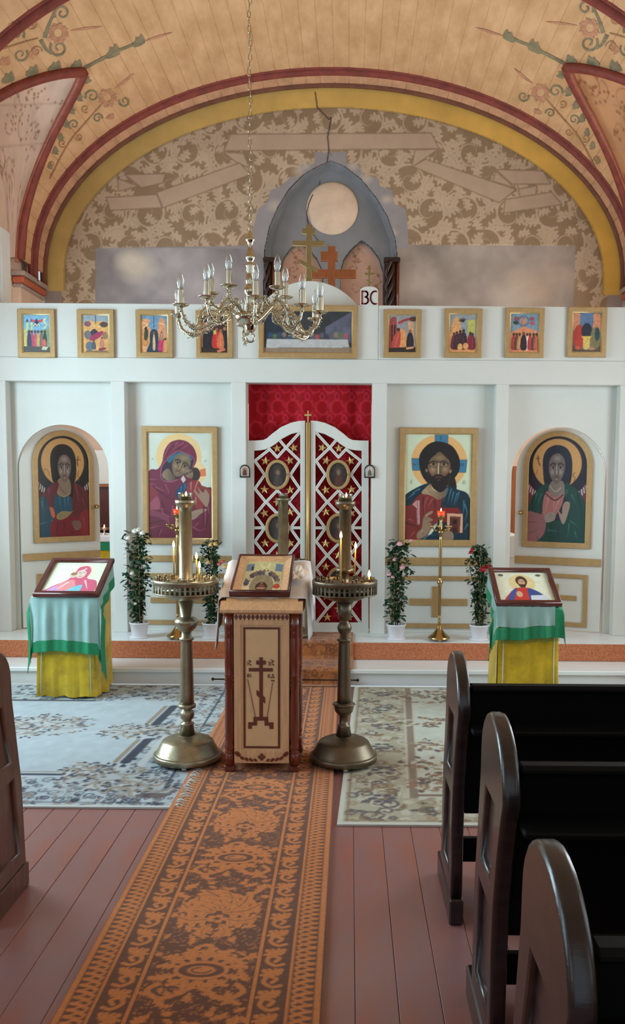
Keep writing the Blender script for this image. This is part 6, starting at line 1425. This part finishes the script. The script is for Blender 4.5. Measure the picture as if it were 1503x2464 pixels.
strokes('inlay_spear', [[cz(404, 1340), cz(482, 1722)]], .0022, .004, M['inlay'], pn, (0, .0095, 0)); strokes('inlay_reed', [[cz(660, 1372), cz(604, 1722)]], .0022, .004, M['inlay'], pn, (0, .0095, 0)); strokes('inlay_sponge', [[cz(648, 1352), cz(676, 1356)]], .006, .004, M['inlay'], pn, (0, .0095, 0))
def word(L): strokes('letter', [[cz(*q) for q in s_] for s_ in L], .0026, .003, M['letter'], pn, (0, .0095, 0))
word([[(406, 1158), (406, 1198)]]); word([[(444, 1160), (428, 1156), (420, 1176), (426, 1190), (440, 1188), (438, 1202)], [(412, 1146), (434, 1150)]])
word([[(616, 1160), (644, 1200)], [(642, 1160), (616, 1200)]]); word([[(676, 1160), (660, 1156), (652, 1176), (658, 1190), (672, 1188), (670, 1200)], [(640, 1140), (658, 1144), (668, 1152)]])
word([[(402, 1284), (402, 1320)], [(418, 1284), (418, 1320)], [(402, 1302), (418, 1302)]]); word([[(436, 1284), (436, 1320)]])
word([[(614, 1288), (614, 1326)], [(638, 1288), (616, 1306), (640, 1326)]]); word([[(648, 1324), (662, 1286), (676, 1324), (648, 1324)]])
# diamonds under the slab, leaf ornament at the foot
for k in range(13):
    x = -hw + .014 + k * (2 * hw - .028) / 12; link('inlay_diamond', plate_mesh('inlay_diamond', [[(x - .011, zt - .022), (x, zt - .040), (x + .011, zt - .022), (x, zt - .006)]], .004, .0008, M['inlay']), e).location = (0, -.003, 0)
for sx in (-1, 1):
    for k, (x, z, L_, t) in enumerate(((.135, .105, .05, 2.2), (.11, .082, .035, 2.6), (.085, .075, .035, 2.5), (.06, .072, .035, 2.7), (.035, .07, .03, 2.9))):
        P = [(sx * (x + L_ * .5 * math.cos(a) * math.cos(.9) - L_ * .17 * math.sin(a) * math.sin(.9)), z + L_ * .5 * math.cos(a) * math.sin(.9) * .6 + L_ * .2 * math.sin(a)) for a in np.linspace(0, 2 * PI, 14, endpoint=False)]
        link('carved_leaf', plate_mesh('carved_leaf', [P], .008, .002, M['mahog']), e).location = (0, -.006, 0)
for k in range(4): t = k * PI / 2; link('carved_petal', plate_mesh('carved_petal', [[(.012 * math.cos(t) + .009 * math.cos(a), .088 + .012 * math.sin(t) + .009 * math.sin(a)) for a in np.linspace(0, 2 * PI, 8, endpoint=False)]], .006, .001, M['inlay']), e).location = (0, -.005, 0)
# top slab and slanted desk
sl = [(-.035, zt + .008), (-.035, zt + .022), (.015, zt + .062), (dp - .0, zt + .062), (dp + .0, zt), (-.02, zt)]
v = [(x, y, z) for x in (-.228, .228) for y, z in sl]; n = len(sl)
MB().add(v, [tuple(range(n)), tuple(range(2 * n - 1, n - 1, -1))] + [(k, n + k, n + (k + 1) % n, (k + 1) % n) for k in range(n)]).build('top_slab', M['birch'], e)
sl = [(.02, zt + .062), (.5, zt + .245), (.5, zt + .10), (.4, zt + .05)]
v = [(x, y, z) for x in (-.20, .20) for y, z in sl]; n = len(sl)
MB().add(v, [tuple(range(n)), tuple(range(2 * n - 1, n - 1, -1))] + [(k, n + k, n + (k + 1) % n, (k + 1) % n) for k in range(n)]).build('slanted_desk', M['birch'], e)
# white cloth over the desk
NU, NV_ = 41, 26; rr = random.Random(4)
def cloth_pt(u, v):      # u across (0 left hang .. 1 right hang), v from front to back
    y = .05 + v * .47; zd = zt + .062 + (min(y, .5) - .02) * .383 + .006
    if y > .5: zd -= (y - .5) * 3
    lw_, rw_ = .30 - .10 * v, .26; half = .235; s_ = u * (lw_ + 2 * half + rw_) - lw_
    wv = .010 * math.sin(v * 17 + u * 4)
    if s_ < 0: return (-half - .012 + wv * min(1, -s_ * 8) - .02 * (-s_ / lw_), y, zd + s_)
    if s_ > 2 * half: q = s_ - 2 * half; return (half + .012 + wv * min(1, q * 8) + .02 * q / rw_, y, zd - q)
    return (-half + s_, y, zd + .003 * math.sin(s_ * 40 + v * 9))
o = MB().grid([[cloth_pt(u, v) for u in np.linspace(0, 1, NU)] for v in np.linspace(0, 1, NV_)]).build('white_cloth', M['linen'], None, solid=.003); o.location = (LX, LY, .0165); tag(o, 'white linen cloth draped over the slanted top of the lectern', 'cloth')
# tissue and small notes lying beside the icon
o = MB().grid([[(.02 * i + .006 * math.sin(j * 2), .03 * j, .025 * math.sin(i * 1.9 + j) * (.4 + .6 * (j % 2))) for i in range(5)] for j in range(6)], sm=False).build('crumpled_paper', M['paper'], None, solid=.001); o.location = (LX + .165, LY + .16, zt + .19); o.rotation_euler = (math.radians(21), 0, 0); tag(o, 'crumpled pale paper beside the icon on the lectern', 'paper')

# framed icons lying on slanted tops
def lying_icon(name, w, l, fw, depth, pfun, loc, tilt, label, fm, mat_w=0.0, nx=90, rz=0.0):
    e = empty(name, loc, rz, rx=tilt); tag(e, label, 'icon')
    def flat(nm, polys, th, bev, m, z):
        me = plate_mesh(nm, polys, th, bev, m); me.transform(Matrix(((1, 0, 0, 0), (0, 0, 1, 0), (0, -1, 0, 0), (0, 0, 0, 1)))); o = link(nm, me, e); o.location = (0, 0, z); return o   # front now faces +Z
    hw_ = w / 2
    flat('frame', [rpoly(-hw_, hw_, 0, l), rpoly(-hw_ + fw, hw_ - fw, fw, l - fw)], depth, .008, M[fm], depth)
    MB().box(-hw_ + .004, hw_ - .004, .004, l - .004, .002, depth * .35).build('backing', M['birch'], e)
    iw = hw_ - fw
    if mat_w:
        mb = MB(); a, b = (iw, fw, l - fw, depth * .8), (iw - mat_w, fw + mat_w, l - fw - mat_w, depth * .4)
        P = lambda q: [(-q[0], q[1], q[3]), (q[0], q[1], q[3]), (q[0], q[2], q[3]), (-q[0], q[2], q[3])]
        mb.add(P(a) + P(b), [(k, (k + 1) % 4, 4 + (k + 1) % 4, 4 + k) for k in range(4)]).build('slip_mount', M['gold'] if fm != 'frame' else M['birch'], e); iw -= mat_w
    y0, y1 = l / 2 - (l / 2 - fw - mat_w), l / 2 + (l / 2 - fw - mat_w); p = pfun(nx, int(nx * .8))
    link('painting', p.mesh('painting', M['paint'], lambda u, v: (-iw + 2 * iw * u, y1 + (y0 - y1) * v, depth * .4 + .001)), e)
    return e
lying_icon('lectern_icon', .338, .475, .016, .045, pic_descent, (-.50, 4.845, 1.002), math.radians(21), 'icon in a deep wooden frame lying on the lectern cloth', 'frame', .04)

# ================================================================ DRAPED STANDS AT EITHER SIDE
def draped(x0, x1, y0, y1, zf, zb, tag_, seed, flare, front_drop, side_drop, back_icon):
    cx_ = (x0 + x1) / 2; rr = random.Random(seed); w = (x1 - x0) / 2; d = y1 - y0
    e = empty('draped_stand', (cx_, y0, .011)); tag(e, 'slant topped stand in a shiny yellow cover, ' + tag_, 'draped stand', 'yellow draped reading stands')
    # perimeter walls with folds
    per = []; N = 96
    for k in range(N + 1):
        s_ = (k / N) * (4 * w + 2 * d)
        if s_ < 2 * w: per.append((-w + s_, 0, 0, -1))
        elif s_ < 2 * w + d: per.append((w, s_ - 2 * w, 1, 0))
        elif s_ < 4 * w + d: per.append((w - (s_ - 2 * w - d), d, 0, 1))
        else: per.append((-w, d - (s_ - 4 * w - d), -1, 0))
    rows = []
    for i in range(15):
        q = i / 14; r = []
        for k, (x, y, nx_, ny_) in enumerate(per):
            zt_ = zf + (zb - zf) * y / d; z = zt_ * (1 - q) + .015 * q
            a = q * q * (flare * (.6 + .4 * math.sin(k * .35 + seed)) + .010 * math.sin(k * .9 + seed) + .006 * math.sin(k * 2.1)) + .004 * math.sin(q * 9 + k * .5) * q
            r.append((x + nx_ * a, y + ny_ * a, z + (.006 * math.sin(k * .7) if i == 14 else 0)))
        rows.append(r)
    MB().grid(rows).build('yellow_cover', M['yellow'], e)
    MB().add([(-w, 0, zf), (w, 0, zf), (w, d, zb), (-w, d, zb)], [(0, 1, 2, 3)]).build('slanted_top', M['yellow'], e)
    # darker braid seams on the front
    for sx in (-1, 1): MB().tube([(sx * (w - .035), -.004, zf - .02), (sx * (w - .035), -.006 - flare * .2, zf * .5), (sx * (w - .03), -.012 - flare * .85, .04)], .0035, 5).build('braid', M['fringe'], e)
    # satin cloth with green border
    c = empty('satin_cloth', (cx_, y0, 0)); tag(c, 'pale satin cloth with a green border hanging over the ' + tag_, 'cloth', 'satin cloths on the draped stands')
    bw = .085; o_ = .022
    def pt(s_, t, lift=0.0):     # s_: across, 0 left hem .. 1 right hem; t: 0 back of top .. 1 front hem
        sd = side_drop; S_ = -sd[0] + s_ * (2 * w + sd[0] + sd[1]); T_ = t * (d + front_drop) ; y = d - T_
        wav = .010 * math.sin(S_ * 38 + seed) + .006 * math.sin(S_ * 81 + seed * 2)
        over = T_ - d
        if over > 0: yy = -o_ - lift - max(0, over) * .05 + wav * min(1, over * 6); zz = zf + o_ - over
        else: yy = y; zz = zf + (zb - zf) * y / d + o_ * .6 + lift
        if S_ < 0: return (-w - o_ - lift + .3 * S_ * (1 if over > 0 else .15) + .008 * math.sin(yy * 50 + t * 12), yy + (.0 if over <= 0 else -.1 * S_), zz + S_ * .92)
        if S_ > 2 * w: q = S_ - 2 * w; return (w + o_ + lift + .3 * q * (1 if over > 0 else .15) + .008 * math.sin(yy * 50 + t * 9), yy + (.0 if over <= 0 else .1 * q), zz - q * .92)
        return (-w + S_, yy, zz)
    hem = lambda s_: 1 + .016 * math.sin(s_ * 7 + seed)
    us = np.linspace(0, 1, 61); ts_ = np.linspace(0, 1, 121)
    tot = 2 * w + side_drop[0] + side_drop[1]; bt = bw / (d + front_drop); bs = bw / tot
    MB().grid([[pt(bs + (1 - 2 * bs) * s_, t * (1 - bt) * hem(s_)) for s_ in us] for t in ts_]).build('satin_field', M['sheer'], c)
    MB().grid([[pt(s_, (1 - bt + bt * t) * hem(s_), .001) for s_ in us] for t in np.linspace(0, 1, 5)]).build('green_border', M['green'], c)
    for sl_ in ((0, bs), (1 - bs, 1)): MB().grid([[pt(sl_[0] + (sl_[1] - sl_[0]) * q, t * hem(sl_[0]), .001) for q in np.linspace(0, 1, 5)] for t in np.linspace(0, 1, 41)]).build('green_border', M['green'], c)
    fg = MB()
    for k in range(110):
        s_ = (k + .5) / 110; a = Vector(pt(s_, hem(s_), .001)); fg.tube([a, a + Vector((rr.uniform(-.003, .003), rr.uniform(-.004, 0), -.022 - rr.uniform(0, .008)))], .0012, 3)
    o = fg.build('green_fringe', M['green'], c); o['kind'] = 'stuff'
    return e
draped(-2.335, -1.90, 6.47, 6.90, .772, .992, 'the stand nearer the windows', 2, .035, .43, (.14, .20), None)
draped(1.06, 1.49, 6.12, 6.50, .765, .965, 'the stand behind the front pew', 5, .02, .23, (.16, .05), None)
lying_icon('framed_print_icon', .49, .50, .040, .04, lambda nx, ny: pic_print(0, nx, ny), (-2.098, 6.43, .778), math.radians(27), 'dark red framed icon of a pink robed mother, on the stand nearer the windows', 'frame', 0, 110)
lying_icon('framed_print_icon', .462, .46, .038, .04, lambda nx, ny: pic_print(1, nx, ny), (1.268, 6.10, .781), math.radians(27), 'dark red framed icon of a bearded figure, on the stand behind the front pew', 'frame', 0, 110)

# ================================================================ THINGS GLIMPSED BEHIND THE DOORS
def glimpse(px0, px1, ya, yb, Y, depth, name, m, label, cat, to_floor=False):
    q = rect(px0, ya, px1, yb, Y); e = MB().box(q[0], q[1], Y, Y + depth, Z2 if to_floor else q[2], q[3], .006).build(name, m); tag(e, label, cat); return e, q
Yg = 9.35
e = empty('altar_side_table', (-2.65, Yg, Z2)); tag(e, 'side table in green and white cloth glimpsed through the door gap by the windows', 'table'); zt2 = gz(1289, Yg, 250)
MB().box(-.42, .42, 0, .5, 0, zt2 - Z2 - .02).build('ochre_skirt', M['yellow'], e); MB().box(-.43, .43, -.008, .51, zt2 - Z2 - .16, zt2 - Z2 - .06, .004).build('green_valance', M['green'], e); MB().box(-.44, .44, -.014, .52, zt2 - Z2 - .065, zt2 - Z2, .006).build('white_top_cloth', M['linen'], e)
e = empty('dark_cupboard', (-2.65, Yg + .60, Z2)); tag(e, 'dark brown cupboard with shelves glimpsed beside the maroon angel door', 'cupboard'); zc = gz(1168, Yg + .5, 250)
MB().box(-.5, .5, .06, .24, 0, zc - Z2).build('carcass', M['frame'], e)
for zz in (.45, .8, zc - Z2 - .02): MB().box(-.5, .5, .0, .24, zz, zz + .03, .004).build('shelf', M['walnut'], e)
o, q = glimpse(196, 330, 1085, 1167, Yg + .62, .2, 'white_cabinet', M['white'], 'plain white cabinet standing on the dark cupboard', 'cabinet'); 
o.location.z = zc + .012 - q[2]
e = empty('cloth_bundle', (-2.72, Yg + .72, q[3] + .055 + zc - q[2])); tag(e, 'bundle of cream cloth lying on top of the white cabinet', 'cloth'); rr = random.Random(3)
MB().grid([[(.3 * (u - .5), .16 * (v - .5), .05 + .11 * math.sin(PI * u) * math.sin(PI * v) + .03 * math.sin(9 * u + 5 * v)) for u in np.linspace(0, 1, 12)] for v in np.linspace(0, 1, 10)], sm=False).build('folded_cloth', M['paper'], e, solid=.08)
e = empty('altar_lamp', (atY(243, 1260, Yg)[0], Yg + .12, zt2)); tag(e, 'small lit lamp on the side table, seen through the door gap', 'lamp')
MB().lathe([(.03, .0), (.03, .006), (.01, .014), (.008, .05), (.02, .06), (.024, .08), (.02, .08)], 14).build('lamp_foot', M['silver'], e); MB().lathe([(.0, .078), (.007, .086), (.005, .10), (0, .115)], 8).build('flame', M['flame'], e)
o, q = glimpse(1205, 1262, 1122, 1300, 9.6, .3, 'wooden_wardrobe', M['walnut'], 'orange brown wooden cupboard glimpsed beside the green angel door', 'cupboard', True)
e = empty('white_draped_table', (atY(1222, 1300, 8.9)[0], 8.75, Z2)); tag(e, 'table under a white cloth glimpsed beside the green angel door', 'table'); zz = gz(1283, 8.9, 1230)
MB().box(-.2, .06, 0, .4, 0, zz - Z2 - .01).build('table_body', M['linen'], e); MB().box(-.21, .07, -.01, .41, zz - Z2 - .25, zz - Z2, .02).build('top_cloth', M['linen'], e)

# ================================================================ CHANDELIER
CHX, CHY = -.497, 4.40
def chz(y): return atY(603, y, CHY)[2]
e = empty('chandelier', (CHX, CHY, chz(826))); zb = chz(826); tag(e, 'polished brass chandelier with clear candle bulbs hanging on a long chain', 'chandelier')
R = lambda y: chz(y) - zb
# turned stem, fluted bowl, pendant ring
SP = [(556, 3), (562, 5), (570, 6), (575, 11), (579, 11), (583, 7), (590, 6.5), (598, 6), (606, 7), (613, 10), (619, 11.5), (625, 10), (630, 7), (634, 7), (637, 11), (641, 11), (645, 9), (652, 10), (657, 8), (664, 10), (672, 11.5), (682, 11), (688, 9), (692, 13), (698, 15), (706, 14), (710, 10), (730, 9.5), (745, 10), (756, 14)]
MB().lathe([(w_ / 477, R(y)) for y, w_ in SP][::-1], 28).build('turned_stem', M['chrome'], e)
MB().lathe([(.018, R(798)), (.024, R(794)), (.028, R(786)), (.034, R(780)), (.06, R(776)), (.074, R(768)), (.078, R(760)), (.066, R(754)), (.03, R(750))], 48, flute=24, fl=.03).build('fluted_bowl', M['chrome'], e)
MB().lathe([(.004, R(800)), (.012, R(797)), (.026, R(784)), (.02, R(778))], 20, flute=12, fl=.05).build('fluted_boss', M['yellowbrass'], e)
MB().tube([(.018 * math.sin(t) * (1.2 if t > PI else 1), 0, R(812) + .022 * math.cos(t)) for t in np.linspace(.2, 2 * PI - .2, 18)], .0055, 8).build('pendant_ring', M['chrome'], e)
# chain
zc0, zc1 = R(552), 5.98 - zb; nl = int((zc1 - zc0) / .033)
lk = MB().tube([(.0075 * math.cos(t), 0, .021 * math.sin(t) + .0) for t in np.linspace(0, 2 * PI, 15)], .0022, 5, cap=False).data('chain_link', M['chrome'])
for k in range(nl): o = link('chain_link', lk, e); o.location = (.004 * math.sin(k * .8), 0, zc0 + .014 + k * .033); o.rotation_euler = (0, .08 * math.sin(k * 1.7), (PI / 2 if k % 2 else 0) + .2)
MB().lathe([(.05, zc1 + .06), (.045, zc1 + .03), (.012, zc1), (.008, zc1 - .03)], 20).build('ceiling_rose', M['chrome'], e)
# candle positions read off the photo: (x, y of bulb tip, outer ring?)
ZO, ZI = 1.016 + EYE, 1.10 + EYE
def locate(x, y, zt_):
    d = ray(x, y); t = (zt_ - EYE) / d[2]; P = EYEP + d * t; return P
sleeve = MB().lathe([(.0165, 0), (.0165, .0006), (.0165, .003), (.0165, .067), (.0165, .0694), (.0165, .07), (.0155, .0705), (.0140, .071)], 20).data('candle_sleeve', M['chrome'])
dish = MB().lathe([(.008, -.012), (.014, -.006), (.03, -.003), (.040, .004), (.041, .006), (.028, .003), (.014, .002)], 26, flute=9, fl=.06).data('drip_dish', M['chrome'])
bulb = MB().lathe([(.011, 0), (.0145, .012), (.0185, .03), (.0175, .046), (.012, .064), (.005, .077), (.0, .082)], 18).data('bulb', M['glass'])
core = MB().lathe([(.0075, 0), (.006, .03), (.003, .046), (.0, .05)], 8).data('bulb_core', M['bulbwhite'])
def put_candle(par, P, name='candle_light'):
    """par: arm object (its origin is the chandelier's); P: bulb tip, local"""
    z = P[2] - .082
    for nm, me, dz in (('bulb', bulb, 0), ('bulb_core', core, 0), ('candle_sleeve', sleeve, -.073), ('drip_dish', dish, -.078)):
        o = link(nm, me, par); o.location = (P[0], P[1], z + dz)
    return (P[0], P[1], z - .09)
def bez(P, n=14):
    return [tuple(q) for q in spline(P, n // max(len(P) - 1, 1) + 3, False)]
def sprig(mb, p, d, s_, rr):
    for k in range(5):
        b = Vector(p) + Vector((rr.uniform(-1, 1), rr.uniform(-1, 1), rr.uniform(-1, 1))) * s_; u = Vector((rr.uniform(-1, 1), rr.uniform(-1, 1), rr.uniform(-1, 1))).normalized()
        mb.tube([b, b + u * s_ * .8], [s_ * .22, s_ * .08], 5); mb.lathe([(0, -s_ * .3), (s_ * .3, 0), (0, s_ * .3)], 6, b + u * s_)
INNER = [(550, 608), (667, 612), (686, 640), (507, 630)]
OUTER = [((497, 632), 0), ((614, 632), 1), ((727, 655), 1), ((770, 675), 2), ((758, 695), 2), ((434, 655), 3), ((428, 685), 3), ((585, 713), None)]
loc0 = np.array([CHX, CHY, zb]); IP = [locate(x, y, ZI) - loc0 for x, y in INNER]; rr = random.Random(9)
for i, P in enumerate(IP):
    a = math.atan2(P[1], P[0]); r = math.hypot(P[0], P[1]); c_, s_ = math.cos(a), math.sin(a)
    ft = (P[0], P[1], P[2] - .082 - .09)
    mb = MB(); z0 = R(764)
    mb.tube(bez([(.05 * c_, .05 * s_, z0), (.08 * c_, .08 * s_, z0 + .08), (r * .72 * c_, r * .72 * s_, ft[2] - .07), (ft[0], ft[1], ft[2] - .035), ft]), [.008] * 0 or .0085, 8)
    mb.lathe([(.009, -.03), (.012, -.02), (.007, -.01), (.010, 0)], 10, ft)
    arm = mb.build('upper_arm', M['chrome'], e); put_candle(arm, P)
    sp = MB(); ap = bez([(.05 * c_, .05 * s_, z0), (.08 * c_, .08 * s_, z0 + .08), (r * .72 * c_, r * .72 * s_, ft[2] - .07), (ft[0], ft[1], ft[2] - .035), ft]); [sprig(sp, ap[k], None, .012, rr) for k in range(3, len(ap) - 3, 2)]
    o = sp.build('leaf_sprays', M['chrome'], arm)
for (px, par) in OUTER:
    P = locate(*px, ZO) - loc0; a = math.atan2(P[1], P[0]); r = math.hypot(P[0], P[1]); c_, s_ = math.cos(a), math.sin(a)
    ft = (P[0], P[1], P[2] - .082 - .09); z0 = R(764); mb = MB()
    if par is not None:
        I = IP[par]; st = (I[0], I[1], I[2] - .082 - .09 - .035)
        path = [st, (I[0] * .75 + P[0] * .28, I[1] * .75 + P[1] * .28, ft[2] - .0), (P[0] * .72 + I[0] * .1, P[1] * .72 + I[1] * .1, ft[2] - .085), (P[0] * .94, P[1] * .94, ft[2] - .06), ft]
    else: path = [(.05 * c_, .05 * s_, z0), (.4 * r * c_, .4 * r * s_, z0 + .07), (.62 * r * c_, .62 * r * s_, z0 - .0), (.85 * r * c_, .85 * r * s_, ft[2] - .08), ft]
    mb.tube(bez(path), .0075, 8)
    lowp = [(.06 * c_, .06 * s_, z0 + .005), (.35 * r * c_, .35 * r * s_, z0 + .05), (.55 * r * c_, .55 * r * s_, z0 - .03), (.8 * r * c_, .8 * r * s_, ft[2] - .10), (.93 * r * c_, .93 * r * s_, ft[2] - .06)]
    mb.tube(bez(lowp), .0065, 7)
    # scroll in the plane of the arm
    cr, cz_ = r * .55, ft[2] - .045
    mb.tube([((cr + .045 * (1 - .75 * k / 20) * math.cos(k * .45)) * c_, (cr + .045 * (1 - .75 * k / 20) * math.cos(k * .45)) * s_, cz_ + .045 * (1 - .75 * k / 20) * math.sin(k * .45)) for k in range(21)], .0045, 6)
    mb.lathe([(.008, -.02), (.011, -.012), (.006, -.005), (.010, 0)], 10, ft)
    arm = mb.build('outer_arm', M['chrome'], e); put_candle(arm, P)
    sp = MB()
    for pa in (bez(path), bez(lowp)):
        for k in range(2, len(pa) - 3, 2): sprig(sp, pa[k], None, .012, rr)
    sp.build('leaf_sprays', M['chrome'], arm)
